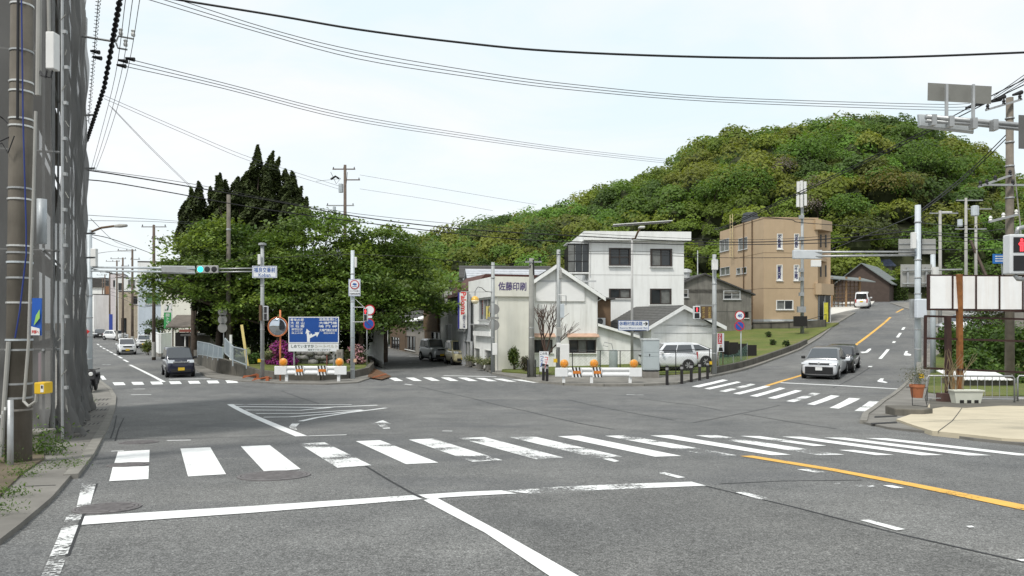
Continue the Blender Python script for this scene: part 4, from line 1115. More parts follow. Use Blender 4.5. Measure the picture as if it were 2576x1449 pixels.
MB().box(Gb.W + .05, Gb.W + 1.9, 1.12, 1.19, -.6, 3.0).build('glazed_entrance', GL, Gb.root)
for x in (.1, .7, 1.3, 1.85): MB().box(Gb.W + x - .04, Gb.W + x + .04, 1.06, 1.12, -.6, 3.0).build('door_post', FA, Gb.root)
tk = MB().lathe([(.75, 0), (.8, .1), (.8, .55), (.7, .62), (.7, .95), (.5, 1.0)], (2.2 - 3.4 + 1.9, 4.4, 10.25), 14).build('water_tank', M('tank_grey', (0.07, 0.08, 0.09), .6), Gb.root)
for x, y in ((.0, 4.2), (.0, 2.3)): MB().tube([(-.08, y, -1), (-.08, y, 10.3)], .06).build('drain_pipe', WOODB, Gb.root)
ld = MB()
for y in (6.3, 6.9): ld.tube([(-.3, y, 7.0), (-.3, y, 11.4)], .035)
for k in range(12): ld.tube([(-.3, 6.3, 7.1 + k * .35), (-.3, 6.9, 7.1 + k * .35)], .025)
ld.build('ladder', M('ladder_yellow', (0.6, 0.5, 0.28), .6), Gb.root)
q = P(1945, 815, 67.6)
ac_unit((P(1942, 0, 68.2).x, 68.2, OG.z - .35), yG, 'air conditioner at the foot of the tan building', 1.2, .95)
fl = thing('banner_flag', 'yellow vertical banner flag beside the tan building entrance', 'banner', (P(2072, 0, 67.5).x, 67.5, T(P(2072, 0, 67.5).x, 67.5)), yG)
MB().tube([(0, 0, 0), (0, 0, 2.3)], .02).build('pole', FA, fl)
MB().add([(0.02, 0, .4), (.45, .02, .45), (.42, -.02, 2.2), (.02, 0, 2.2), (.02, .012, .4), (.45, .032, .45), (.42, -.008, 2.2), (.02, .012, 2.2)], [(0, 1, 2, 3), (7, 6, 5, 4), (0, 4, 5, 1), (1, 5, 6, 2), (2, 6, 7, 3), (3, 7, 4, 0)]).build('cloth', M('banner_yellow', (0.65, 0.6, 0.06), .7, var=.3, scale=5), fl)

# ---- houses up the hill
def simple_house(name, label, px, d, yaw, W, D, H, ridge_h, wall, roof, wins=(), z=None, along='y', over=.4, seams=0, cat='house', courses=0, group=None):
    x = (px - CX) / F * d
    b = Bld(name, label, (x, d, T(x, d) if z is None else z), yaw, W, D, H, cat, group)
    ws = [dict(r=b.rect(w[:4]), cols=w[4] if len(w) > 4 else 2, fm=w[5] if len(w) > 5 else FA, gm=w[6] if len(w) > 6 else GLC) for w in wins]
    if along == 'y':
        b.wall('front', wall, ws, H, top=[(W, H), (W / 2, ridge_h), (0, H)], seams=seams, z0=-1)
        b.wall('left', wall, [], H, z0=-1); b.wall('right', wall, [], H, z0=-1)
        b.gable_roof(roof, ridge_h + .08, H + .08, over, over, courses=courses)
    elif along == 'x':
        b.wall('front', wall, ws, H, seams=seams, z0=-1); b.wall('left', wall, [], H, z0=-1); b.wall('right', wall, [], H, z0=-1)
        for x0 in (0, W): MB().prism([(0, H), (D, H), (D / 2, ridge_h)], x0 - .05 if x0 else 0, x0 if x0 else .05, 'x').build('gable_end', wall, b.root)
        for sgn in (0, 1):
            y0, y1 = (-over, D / 2) if sgn == 0 else (D + over, D / 2)
            ze = H - over * (ridge_h - H) / (D / 2)
            n = max(1, courses)
            sl = MB().add([(-over, y0, ze), (W + over, y0, ze), (W + over, y1, ridge_h), (-over, y1, ridge_h), (-over, y0, ze + .12), (W + over, y0, ze + .12), (W + over, y1, ridge_h + .12), (-over, y1, ridge_h + .12)],
                     [(3, 2, 1, 0), (4, 5, 6, 7), (0, 1, 5, 4), (1, 2, 6, 5), (2, 3, 7, 6), (3, 0, 4, 7)]).build('roof', roof, b.root)
            if courses and sgn == 0:
                for k in range(n):
                    f0, f1 = k / n, (k + .9) / n
                    ya, yb = y0 + (y1 - y0) * f0, y0 + (y1 - y0) * f1; a, c = ze + (ridge_h - ze) * f0 + .13, ze + (ridge_h - ze) * f1 + .125
                    MB().add([(-over, ya, a + .03), (W + over, ya, a + .03), (W + over, yb, c), (-over, yb, c), (-over, ya, a - .02), (W + over, ya, a - .02)], [(0, 1, 2, 3), (0, 4, 5, 1)]).build('roof_course', roof, sl)
    else:
        b.wall('front', wall, ws, H, seams=seams, z0=-1); b.wall('left', wall, [], H, z0=-1); b.wall('right', wall, [], H, z0=-1)
        b.flat_roof(roof, H, over, .25)
    return b
BRN = M('dark_brown_wall', (0.075, 0.055, 0.045), .85, var=.2)
ROOFT = M('teal_grey_roof', (0.17, 0.19, 0.185), .8, var=.2, scale=3)
ROOFB = M('blue_tile_roof', (0.06, 0.075, 0.12), .6, var=.25, scale=4)
simple_house('hillside_house', 'dark brown house with sloping grey roof above the climbing road', 2102, 97, R(-38), 6.4, 8.5, 2.7, 5.2, BRN, ROOFT, [], z=5.4, along='y', courses=8)
simple_house('hillside_house', 'grey house with blue tiled roof behind the timber pergola', 2086, 112, R(-8), 9, 7, 4.6, 6.2, GRYS, ROOFB, z=7.0, along='x', courses=6)
simple_house('hillside_barn', 'tall weathered grey barn behind the blue tiled roof', 2080, 120, R(10), 7, 7, 7.0, 9.2, GRYS, ROOFT, z=7.6, along='y')
# timber pergola
pg = thing('timber_pergola', 'rough timber pergola with lattice beside the tan building', 'pergola', (P(2092, 0, 86).x, 86, T(P(2110, 0, 86).x, 86)), R(-6))
for x in (0, 1.6, 3.1): MB().tube([(x, 0, -.4), (x + .05, 0, 3.6)], .13).build('post', M('raw_timber', (0.3, 0.19, 0.1), .85, var=.3), pg)
for k in range(7): MB().box(-.3, 3.2, -.06, .02, .35 + k * .42, .43 + k * .42).build('lattice_rail', WOODB, pg)
for k in range(8): MB().box(-.2 + k * .45, -.1 + k * .45, .03, .09, .1, 3.2).build('lattice_slat', WOODB, pg)
MB().add([(-.6, -.8, 3.35), (4.6, -.8, 2.9), (4.6, 3, 3.5), (-.6, 3, 4.0), (-.6, -.8, 3.45), (4.6, -.8, 3.0), (4.6, 3, 3.6), (-.6, 3, 4.1)], [(3, 2, 1, 0), (4, 5, 6, 7), (0, 1, 5, 4), (1, 2, 6, 5), (2, 3, 7, 6), (3, 0, 4, 7)]).build('roof', ROOFT, pg)

# ---- shops along the middle street (each facade follows the kerb)
def street_bld(name, label, d0, d1, H, wall, wins=(), depth=6.0, roof=ROOFG, off=0.0, cat='shop', parapet=0):
    x0 = -1.25 - .318 * (d1 - 45.4) + off
    L = (d1 - d0) * math.hypot(.318, 1)
    # local x runs back along the 'front', which faces the street
    yaw = math.atan2(-1, .318)
    b = Bld(name, label, (x0, d1, T(x0, d1)), yaw, L, depth, H, cat)
    ws = [dict(r=b.rect(w[:4]), cols=w[4] if len(w) > 4 else 2, fm=w[5] if len(w) > 5 else FA, gm=w[6] if len(w) > 6 else GLC) for w in wins]
    b.wall('front', wall, ws, H)
    b.wall('left', wall, [], H); b.wall('right', wall, [], H)
    b.flat_roof(roof, H, .05, .15)
    return b
sp1 = street_bld('appliance_shop', 'grey shop with brown-red mansard roof and projecting vertical sign', 51.9, 57.0, 5.0, M('shop_grey', (0.42, 0.44, 0.46), .7, var=.15), [(1152, 770, 1170, 832, 2, FA, GLC), (1168, 858, 1184, 925, 2, FA, GLC)])
MB().add([(-.1, -.3, 4.9), (sp1.W + .1, -.3, 4.9), (sp1.W + .1, 1.5, 6.5), (-.1, 1.5, 6.5), (-.1, 6, 6.5), (sp1.W + .1, 6, 6.5), (-.1, 6, 4.9), (sp1.W + .1, 6, 4.9)], [(0, 1, 2, 3), (3, 2, 5, 4), (0, 3, 4, 6), (1, 7, 5, 2), (0, 6, 7, 1)]).build('mansard_roof', ROOFR, sp1.root)
x_, z_ = sp1.fp(1158, 785)
# projecting sign
sg = thing('vertical_sign', 'tall white projecting shop sign with red vertical brand lettering', 'sign', (P(1166, 0, 51.0).x, 51.0, 0), R(-6))
zb, zt = P(1164, 827, 51.0).z, P(1164, 736, 51.0).z
MB().box(-.26, .26, -.09, .09, zb, zt).build('panel', FW, sg)
MB().box(-.38, -.262, -.085, .085, zb, zt).build('blue_edge', M('sign_blue', (0.03, 0.03, 0.22), .5, var=.05), sg)
RED = M('sign_red', (0.62, 0.035, 0.03), .5, var=.05)
pt = text('Paloma', 1.55, .36, RED, sg, (.02, -.096, (zb + zt) / 2 + .5), bold=.04)
pt.rotation_euler = (0, R(90), 0)
text('淡路ガス水道', .2, .85, BLULET, sg, (.05, -.096, zb + .5), vertical=True, bold=.02)
MB().bar((-.2, 0, zt + .06), (.7, .2, zt + .06), .04).build('bracket', FA, sg)
sp2 = street_bld('white_shop', 'white narrow shop front with grey shutter along the middle street', 57.1, 60.2, 5.6, WHT, [(1121, 815, 1137, 862, 2, FA, GLC)])
sp3 = street_bld('slatted_shop', 'brown shop fronted with vertical timber slats on the middle street', 60.3, 66.0, 6.4, WOODB, [(1086, 835, 1108, 868, 2, FM, GL)])
SLAT = M('timber_slat', (0.21, 0.145, 0.085), .8, var=.3, scale=4)
zs0, zs1 = 2.35, 6.3
for k in range(22):
    x = .12 + k * (sp3.W - .24) / 21
    MB().box(x - .055, x + .055, -.12, -.03, zs0, zs1).build('slat', SLAT, sp3.root)
MB().box(.02, sp3.W - .02, -.03, -.002, zs0 + .2, zs0 + .3).box(.02, sp3.W - .02, -.03, -.002, zs1 - .3, zs1 - .2).build('slat_rail', WOODB, sp3.root)
sp4 = street_bld('white_roofed_shed', 'low shed with bright white sloping roof on the middle street', 66.2, 75, 3.0, M('shed_taupe', (0.3, 0.28, 0.25), .8, var=.2), [(1020, 845, 1045, 880, 3, FM, GL)])
MB().add([(-.2, -.5, 3.0), (sp4.W + .2, -.5, 3.2), (sp4.W + .2, 6, 5.2), (-.2, 6, 4.8), (-.2, -.5, 3.12), (sp4.W + .2, -.5, 3.32), (sp4.W + .2, 6, 5.32), (-.2, 6, 4.92)], [(3, 2, 1, 0), (4, 5, 6, 7), (0, 1, 5, 4), (1, 2, 6, 5), (2, 3, 7, 6), (3, 0, 4, 7)]).build('roof', M('white_roof', (0.82, 0.82, 0.8), .5, var=.05), sp4.root)
sp5 = street_bld('timber_shop', 'dark timber fronted shop at the far end of the middle street', 75.2, 86, 3.1, WOODB, [(985, 848, 1005, 878, 3, FM, GL)])
sp5.gable_roof(ROOFD, 4.6, 3.1, .4, .3)
sp6 = street_bld('far_house', 'pale house closing the view along the middle street', 88, 100, 5.2, WHT, [(950, 800, 965, 825, 2)], off=-6)
simple_house('far_house', 'white house glimpsed through the leaves at the end of the middle street', 900, 112, R(10), 10, 8, 5.4, 7.2, WHT, ROOFD, [(930, 800, 950, 818)], along='x')
# roofs behind the printing shop
simple_house('rear_house', 'house with pale metal roof behind the printing shop', 1190, 60, R(8), 6.2, 6, 6.0, 7.4, WHT, M('pale_metal_roof', (0.5, 0.52, 0.55), .5, .2, var=.2), along='x', courses=7, z=.1)
simple_house('rear_house', 'house with dark ribbed roof line behind the shops', 1165, 72, R(4), 8.5, 6, 7.4, 8.6, WHT, ROOFD, along='x', courses=6, z=.1)
# ================================================================ left: netted building, utility pole; left street
def netmat():
    m, nt, b = newmat('scaffold_net')
    c = ramp(nt, noise(nt, .7, 5, .6, (1, 1, .5)), [(0.3, (0.105, 0.104, 0.101)), (0.7, (0.175, 0.173, 0.167))])
    c = mixc(nt, ramp(nt, noise(nt, 1.4, 4, .6, (3, 3, .3)), [(0.5, 0), (0.75, .55)]), c, (0.065, 0.068, 0.07))
    nt.links.new(c, b.inputs['Base Color']); b.inputs['Roughness'].default_value = .75
    tr = nt.nodes.new('ShaderNodeBsdfTranslucent'); tr.inputs[0].default_value = (.25, .25, .24, 1)
    tp = nt.nodes.new('ShaderNodeBsdfTransparent')
    m1 = nt.nodes.new('ShaderNodeMixShader'); m1.inputs[0].default_value = .22
    nt.links.new(b.outputs[0], m1.inputs[1]); nt.links.new(tr.outputs[0], m1.inputs[2])
    m2 = nt.nodes.new('ShaderNodeMixShader'); m2.inputs[0].default_value = .24
    nt.links.new(m1.outputs[0], m2.inputs[1]); nt.links.new(tp.outputs[0], m2.inputs[2])
    nt.links.new(m2.outputs[0], nt.nodes['Material Output'].inputs[0])
    return m
NET = netmat()
STEEL = M('galvanised_steel', (0.40, 0.41, 0.41), .45, .5, var=.2, scale=5)
POLEC = M('pole_concrete', (0.158, 0.142, 0.118), .9, var=.35, scale=2.2, streak=.5, dirt=(0.07, 0.06, 0.045))
POLEG = M('pole_grey_paint', (0.36, 0.38, 0.38), .5, .1, var=.15, scale=3, streak=.2)
POLEB = M('pole_blue_white', (0.52, 0.57, 0.60), .5, .1, var=.12, scale=3, streak=.25)
BLK = M('black_rubber', (0.018, 0.018, 0.02), .6, var=.2)
YLW = M('safety_yellow', (0.66, 0.42, 0.02), .5, var=.12)
ORG = M('orange_paint', (0.65, 0.22, 0.09), .6, var=.15)
NC = Vector((-8.15, 13.3)); ND = Vector((-.531, 1)).normalized(); NF = Vector((-1, -.30)).normalized()
sc = thing('netted_building', 'tall building wrapped in grey scaffold netting beside the left pavement', 'building', (NC.x, NC.y, T(NC.x, NC.y)))
o0 = Vector(sc.location)
def nloc(p, z): return (p.x - o0.x, p.y - o0.y, z - o0.z)
inner = Vector((-ND.y, ND.x)) if Vector((-ND.y, ND.x)).x < 0 else Vector((ND.y, -ND.x))
HT = 12.5
wc = NC + ND * 1.3 + NF * 1.3
wl_ = [wc, wc + ND * 10.5, wc + NF * 6]
BW = M('covered_wall', (0.33, 0.32, 0.30), .85, var=.2, streak=.3)
for a, b, nm in ((wl_[0], wl_[1], 'wall'), (wl_[2], wl_[0], 'wall')):
    d = (b - a); n = Vector((-d.y, d.x)).normalized() * .1
    MB().add([nloc(a, .5), nloc(b, .0), nloc(b, HT - .5), nloc(a, HT - .5), nloc(a + n, .5), nloc(b + n, .0), nloc(b + n, HT - .5), nloc(a + n, HT - .5)],
             [(0, 1, 2, 3), (7, 6, 5, 4), (0, 4, 5, 1), (1, 5, 6, 2), (2, 6, 7, 3), (3, 7, 4, 0)]).build(nm, BW, sc)
fdir = -NF
for k, z in ((0, 3.8), (0, 6.6), (1, 3.9), (1, 6.7), (1, 9.4)):
    c = wc + NF * (.9 + k * 2.0) - ND * .12
    w = MB()
    for a in (-.55, 0, .55): w.bar(nloc(c + fdir * a, z), nloc(c + fdir * a, z + 1.15), .07)
    for zz in (z, z + 1.15): w.bar(nloc(c - fdir * .6, zz), nloc(c + fdir * .6, zz), .07)
    wo = w.build('window', FW, sc)
    MB().bar(nloc(c - fdir * .55 + ND * .08, z + .57), nloc(c + fdir * .55 + ND * .08, z + .57), .03, 1.1).build('pane', M('net_glass', (0.45, 0.5, 0.52), .2), wo)
# scaffold tubes behind the net
for k in range(7):
    p = NC + ND * (k * 1.8 + .1) + NF * .25
    MB().tube([nloc(p, .0 if k > 3 else .7), nloc(p, HT + .4)], .025).build('standard', STEEL, sc)
for k in range(4):
    p = NC + NF * (k * 1.6 + .1) + ND * .25
    MB().tube([nloc(p, .8), nloc(p, HT + .4)], .025).build('standard', STEEL, sc)
for k in range(6):
    z = 2.6 + k * 1.8
    MB().tube([nloc(NC + NF * .25, z), nloc(NC + ND * 11.5 + NF * .25, z)], .025).build('ledger', STEEL, sc)
    MB().tube([nloc(NC + ND * .25, z), nloc(NC + NF * 5 + ND * .25, z)], .025).build('ledger', STEEL, sc)
    MB().bar(nloc(NC + NF * .6 + ND * .4, z), nloc(NC + ND * 11.4 + NF * .6, z), .5, .04).build('deck', M('deck_board', (0.24, 0.22, 0.2), .8), sc)
for k in range(4):
    p = NC + ND * 11.3 + NF * .2
    q = P((200, 208, 196, 205)[k], (262, 421, 595, 660)[k], 22 + k)
    MB().tube([nloc(p, q.z), (p.x - o0.x + .6, p.y - o0.y - .1, q.z - o0.z)], .03).build('tie_tube', STEEL, sc)
# nets: folded sheets with a flaring, crumpled skirt
def net(a, dirv, L, z0f, z1, seed, nx, nz_, amp, name, outn, skirt=0.0, swell=0.0):
    rr = np.random.default_rng(seed)
    ph = rr.uniform(0, 6.28, 12); fr = rr.uniform(.8, 5.5, 12); fz = rr.uniform(-.5, .5, 12); am = rr.uniform(.3, 1, 12) / fr
    vs = []
    for j in range(nz_ + 1):
        for i in range(nx + 1):
            s = L * i / nx; p = a + dirv * s
            zb = z0f(p); f = j / nz_; z = zb + (z1 - zb) * f
            d = sum(am[k] * math.sin(fr[k] * s * 1.8 + fz[k] * z * 2 + ph[k]) for k in range(12)) * amp
            d += .5 * amp * math.sin(z * 3.5 + 2.2 * math.sin(s * 1.7 + seed)) * math.exp(-((z % 1.8) - .9) ** 2)
            low = max(0, 1 - (z - zb) / 2.0)
            d += skirt * low ** 2 * (1 + .5 * math.sin(s * 4 + seed) + .35 * math.sin(s * 9 + 1)) + low * .05 * math.sin(s * 7 + z * 6) + low * .035 * math.sin(s * 15 - z * 9)
            d += swell * math.sin(math.pi * min(1, i / nx))
            q = p + outn * d
            vs.append(nloc(q, z + (low * .05 * math.sin(s * 8) if j == 0 else 0)))
    m = nx + 1
    fs = [(j * m + i, j * m + i + 1, (j + 1) * m + i + 1, (j + 1) * m + i) for j in range(nz_) for i in range(nx)]
    b = MB(); b.v = vs; b.f = fs
    return b.build(name, NET, sc, smooth=True)
side_out = Vector((ND.y, -ND.x)); front_out = Vector((NF.y, -NF.x))
if side_out.x < 0: side_out = -side_out
if front_out.y > 0: front_out = -front_out
zf_ = lambda p: T(p.x, p.y) + .08
net(NC + ND * .02, ND, 5.6, zf_, HT + .3, 3, 90, 140, .075, 'net_sheet', side_out, .17, .02)
net(NC + ND * 5.55, ND, 6.2, zf_, HT + .3, 5, 80, 130, .075, 'net_sheet', side_out, .10, .02)
net(NC + NF * .1, NF, 2.0, zf_, HT + .3, 8, 40, 120, .045, 'net_sheet', front_out, .10)
net(NC + NF * 2.05, NF, 2.6, zf_, HT + .3, 13, 40, 110, .045, 'net_sheet', front_out, .03)
CON_T = M('tie_cord', (0.22, 0.22, 0.2), .8, var=.2)
cl = MB(); tie = MB()
for k in range(34):
    z = 1.6 + k * .32
    c = nloc(NC + side_out * .12 + front_out * .05 + Vector((rnd.uniform(-.02, .02), 0)), z)
    if k % 2: cl.cbox(c, .06, .06, .06)
    else: tie.tube([c, (c[0] + rnd.uniform(-.1, .1), c[1] - .05, c[2] - .12)], .008, 4)
tag(cl.build('clamp', STEEL, sc), kind='stuff'); tag(tie.build('net_tie', CON_T, sc), kind='stuff')
MB().tube([nloc(NC + side_out * .06 + front_out * .03, 1.0), nloc(NC + side_out * .06 + front_out * .03, HT + .5)], .026).build('corner_tube', STEEL, sc)
# low block stub at the foot of the net
st = thing('block_stub', 'low concrete block stub at the foot of the netting', 'wall', P(85, 0, 11.6).xy.to_3d()); st.location.z = T(st.location.x, 11.6)
MB().box(-.14, .14, -.1, .3, -.1, .34).build('block', CONC, st); MB().box(-.16, .16, -.12, .3, .345, .385).build('coping', CONC, st)

# utility pole in the left foreground
def upright(name, label, px, d, pytop, r0, r1, mat, cat='pole', dz=.05, base=None, n=12, group=None, lean=0):
    x = (px - CX) / F * d
    z = T(x, d) + dz if base is None else base
    t = thing(name, label, cat, (x, d, z), 0, group)
    h = CZ + (HY - pytop) / F * d - z
    MB().tube([(0, 0, -.3), (lean * h, 0, h)], [r0, r1], n).build('shaft', mat, t, smooth=True)
    return t, h
up, uh = upright('utility_pole', 'thick concrete utility pole in the left foreground', 46, 10.3, -160, .165, .13, POLEC, 'utility pole', n=20, lean=.008)
BAND = M('bright_band', (0.62, 0.62, 0.6), .35, .6, var=.1)
def ulocal(px, py, d=10.3):
    return P(px, py, d) - Vector(up.location)
for py, m in ((15, BAND), (131, STEEL), (209, BAND), (233, BAND), (302, BAND), (320, BAND), (476, STEEL), (503, BAND), (637, STEEL), (661, POLEB), (700, STEEL), (762, BAND), (855, POLEB), (880, STEEL), (965, STEEL), (1000, STEEL), (620, BAND), (1030, CONC)):
    z = ulocal(44, py).z; f = (z + .3) / (uh + .3); r = .165 + (.13 - .165) * f
    MB().lathe([(r + .002, z - .012), (r + .012, z - .01), (r + .012, z + .014), (r + .002, z + .016)], (.008 * z, 0, 0), 18).build('band', m, up)
def vpipe(pts, r, mat, name='conduit'):
    MB().tube([ulocal(a, b, d) for a, b, d in pts], r, 8).build(name, mat, up)
CON = M('conduit_grey', (0.35, 0.345, 0.32), .6, var=.15)
vpipe([(100, -120, 10.1), (96, 240, 10.1)], .035, CON); vpipe([(120, -120, 10.15), (124, 110, 10.15)], .022, CON)
vpipe([(90, 280, 10.12), (84, 500, 10.1), (78, 660, 10.1), (72, 860, 10.1), (62, 985, 10.1), (60, 1010, 10.08), (72, 1022, 10.05), (90, 1010, 10.02), (92, 990, 10.02)], .02, CON)
vpipe([(22, 860, 10.12), (12, 1000, 10.12), (2, 1150, 10.12)], .03, CON)
vpipe([(46, -50, 10.1), (44, 300, 10.1)], .018, BLK, 'cable'); vpipe([(54, 0, 10.1), (58, 300, 10.1), (66, 580, 10.1), (66, 640, 10.1), (50, 780, 10.1), (38, 850, 10.1)], .01, M('blue_cable', (0.02, 0.04, 0.2), .5), 'cable')
bx = ulocal(128, 128, 10.0)
MB().box(bx.x - .05, bx.x + .065, bx.y - .04, bx.y + .1, bx.z - .25, bx.z + .25).build('equipment_box', FW, up, bevel=.012)
for k, (a, b) in enumerate(((118, 178), (132, 178))): vpipe([(a, b, 10.02), (a - 4, 195, 10.0), (108 - k * 4, 190, 10.05), (100, 178, 10.1)], .012, BLK, 'cable')
bz = ulocal(112, 558, 10.75)
MB().tube([(bz.x - .04, bz.y, bz.z - .32), (bz.x - .04, bz.y, bz.z + .33)], .065, 14).build('pole_transformer', M('transformer_grey', (0.42, 0.45, 0.47), .5, .2, var=.15), up, smooth=True)
# blue advertising plate
ad = ulocal(91, 797, 10.06)
pl_ = MB().add([(ad.x - .07, ad.y, ad.z - .255), (ad.x + .055, ad.y + .02, ad.z - .255), (ad.x + .06, ad.y + .02, ad.z + .255), (ad.x - .055, ad.y, ad.z + .255), (ad.x - .07, ad.y + .015, ad.z - .255), (ad.x + .055, ad.y + .035, ad.z - .255), (ad.x + .06, ad.y + .035, ad.z + .255), (ad.x - .055, ad.y + .015, ad.z + .255)],
               [(0, 1, 2, 3), (7, 6, 5, 4), (0, 4, 5, 1), (1, 5, 6, 2), (2, 6, 7, 3), (3, 7, 4, 0)]).build('advert_plate', M('advert_blue', (0.02, 0.10, 0.42), .4, var=.1), up)
MB().prism([(ad.x - .03, ad.z - .12), (ad.x + .05, ad.z - .02), (ad.x + .05, ad.z + .1), (ad.x, ad.z + .02)], ad.y - .006, ad.y - .002).build('advert_swoosh', M('advert_green', (0.3, 0.55, 0.12), .5), pl_)
MB().prism([(ad.x - .068, ad.z - .25), (ad.x + .05, ad.z - .25), (ad.x + .05, ad.z - .16), (ad.x - .066, ad.z - .13)], ad.y - .006, ad.y - .002).build('advert_footer', FW, pl_)
text('海鮮へ', .1, .05, RED, pl_, (ad.x - .008, ad.y - .009, ad.z - .205), bold=.02)
nb = ulocal(100, 930, 10.1)
MB().box(nb.x - .02, nb.x + .015, nb.y, nb.y + .01, nb.z - .22, nb.z + .23).build('number_plate', M('plate_mauve', (0.22, 0.18, 0.19), .6), up)
yb = ulocal(108, 976, 10.0)
ybx = MB().box(yb.x - .07, yb.x + .075, yb.y - .08, yb.y + .1, yb.z - .075, yb.z + .08).build('push_button_box', YLW, up, bevel=.012)
MB().box(yb.x + .02, yb.x + .06, yb.y - .084, yb.y - .0795, yb.z - .05, yb.z + .05).build('button_label', FW, ybx); MB().box(yb.x + .03, yb.x + .05, yb.y - .088, yb.y - .083, yb.z + .0, yb.z + .04).build('button', BLK, ybx)
# cables leaving to the left
vpipe([(38, 330, 10.2), (10, 300, 10.2), (-60, 250, 10.0)], .008, BLK, 'cable'); vpipe([(38, 338, 10.2), (0, 355, 10.2), (-60, 340, 10.0)], .01, BLK, 'cable'); vpipe([(36, 342, 10.1), (20, 385, 10.1), (5, 360, 10.1), (-40, 380, 10.1)], .008, BLK, 'cable')
# chained guard post
cp, ch = upright('chain_post', 'slim steel post with hanging white chain before the utility pole', 26, 9.9, 1006, .038, .038, STEEL, 'post', dz=.02)
cmb = MB()
for k in range(16):
    f = k / 15
    c = Vector((-.02 - .45 * f, -.02 - .12 * f, ch - .06 - .5 * math.sin(f * 1.6)))
    cmb.cbox(c, .02 if k % 2 else .008, .02, .04)
tag(cmb.build('chain', FW, cp), kind='stuff')
# weeds
WEED = [(0.07, 0.13, 0.025), (0.10, 0.16, 0.035), (0.05, 0.095, 0.02)]
for px, py, w, h, n, lab in ((112, 1140, .55, .42, 900, 'tuft of green weeds at the foot of the utility pole'), (60, 1195, .35, .16, 350, 'low weeds along the soil strip below the utility pole'), (15, 1165, .3, .3, 350, 'weeds growing left of the chained post'),
                             (160, 1170, .5, .09, 260, 'thin weeds at the pavement joint near the weed tuft'), (28, 1245, .3, .12, 260, 'weeds on the pavement edge in the lower left corner'), (228, 1012, .35, .22, 260, 'grass tuft behind the netting skirt'), (-2, 1290, .3, .14, 200, 'weeds at the left picture edge')):
    g = G(px, py, .07)
    t = thing('weed_tuft', lab, 'weeds', g)
    p = nrng.normal(size=(n, 3)) * np.array([w * .36, w * .26, .01]); p[:, 2] = np.abs(nrng.normal(size=n)) * h * .45
    leaves('foliage', LEAF, t, p, nrng.uniform(.012, .034, n) * (1.2 if h > .3 else .7), np.array(WEED)[nrng.integers(0, 3, n)] * nrng.uniform(.7, 1.3, (n, 1)), .3, .35)
# yellow guard, scooter behind it
yg, _ = upright('pole_guard', 'bright yellow padded guard on a stay wire by the netting', 207, 27.5, 880, .07, .06, YLW, 'guard')
def scooter(loc, rz, label):
    t = thing('scooter', label, 'scooter', loc, rz)
    for y in (-.6, .6):
        w = MB().lathe([(.17, -.05), (.25, -.05), (.27, 0), (.25, .05), (.17, .05)], (0, y, .26), 16, 'x').build('wheel', BLK, t)
        MB().lathe([(.02, -.06), (.16, -.035), (.16, .035), (.02, .06)], (0, y, .26), 12, 'x').build('rim', STEEL, w)
    MB().prism([(-.55, .55), (-.42, .95), (-.34, .95), (-.3, .38), (.15, .3), (.25, .62), (.8, .72), (.85, .55), (.5, .35), (.1, .22), (-.35, .25)], -.16, .16, 'x').build('body', BLK, t, bevel=.03)
    MB().box(-.15, .15, .15, .75, .7, .8).build('seat', BLK, t, bevel=.03); MB().tube([(-.32, -.36, 1.0), (0, -.42, .97), (.32, -.36, 1.0)], .02).build('handlebar', BLK, t)
    MB().lathe([(.07, -.03), (.09, .0)], (0, -.5, .78), 10, 'y').build('headlight', FW, t)
    return t
g = G(216, 992)
scooter((g.x - .15, g.y + .8, g.z + .05), R(20), 'black scooter parked behind the yellow guard')

# street light and signal mast on the left kerb
sl, sh = upright('street_lamp', 'pale grey street lamp and signal mast pole at the left kerb', 225, 33, 578, .14, .1, POLEB, 'street lamp')
SL = Vector(sl.location)
def sloc(px, py, d): return P(px, py, d) - SL
MB().tube([sloc(232, 582, 33), sloc(255, 573, 32.6), sloc(285, 569, 32), sloc(298, 569, 31.8)], .05, 8).build('lamp_arm', WOODB, sl, smooth=True)
MB().tube([sloc(290, 569, 31.9), sloc(302, 568, 31.6), sloc(318, 567.5, 31.3)], [.06, .085, .06], 10).build('lamp_head', CON, sl, smooth=True)
for y0, y1, r in ((672, 676, .05), (681, 687, .045)): MB().tube([sloc(228, y0, 33), sloc(380, y0 + 2, 32.5), sloc(490, y1, 32)], r, 8).build('mast_arm', POLEB, sl, smooth=True)
MB().add([sloc(406, 670, 32.2), sloc(490, 671, 32), sloc(490, 687, 32), sloc(406, 684, 32.2), sloc(406, 668, 32.4), sloc(490, 669, 32.2), sloc(490, 690, 32.25), sloc(406, 688, 32.4)], [(0, 1, 2, 3), (7, 6, 5, 4), (0, 4, 5, 1), (1, 5, 6, 2), (2, 6, 7, 3), (3, 7, 4, 0)]).build('signal_head_back', STEEL, sl)
b_ = sloc(236, 648, 32.9); MB().box(b_.x - .1, b_.x + .14, b_.y - .1, b_.y + .1, b_.z - .4, b_.z + .4).build('control_box', FW, sl, bevel=.02)
for py in (700, 745, 800, 848, 905, 950): MB().lathe([(.145, 0), (.15, .02), (.145, .04)], (0, 0, sloc(225, py, 33).z), 12).build('band', STEEL, sl)
rc = thing('red_cloth', 'small red cloth marker tied to the lamp pole', 'cloth', P(216, 838, 32.7))
MB().add([(-.1, 0, -.16), (.02, -.05, -.1), (.16, 0, .08), (.06, -.04, .16), (-.08, .02, .04), (-.1, .03, -.16), (.02, -.02, -.1), (.16, .03, .08), (.06, -.01, .16), (-.08, .05, .04)], [(0, 1, 2, 3, 4), (9, 8, 7, 6, 5), (0, 5, 6, 1), (1, 6, 7, 2), (2, 7, 8, 3), (3, 8, 9, 4), (4, 9, 5, 0)]).build('cloth', RED, rc)

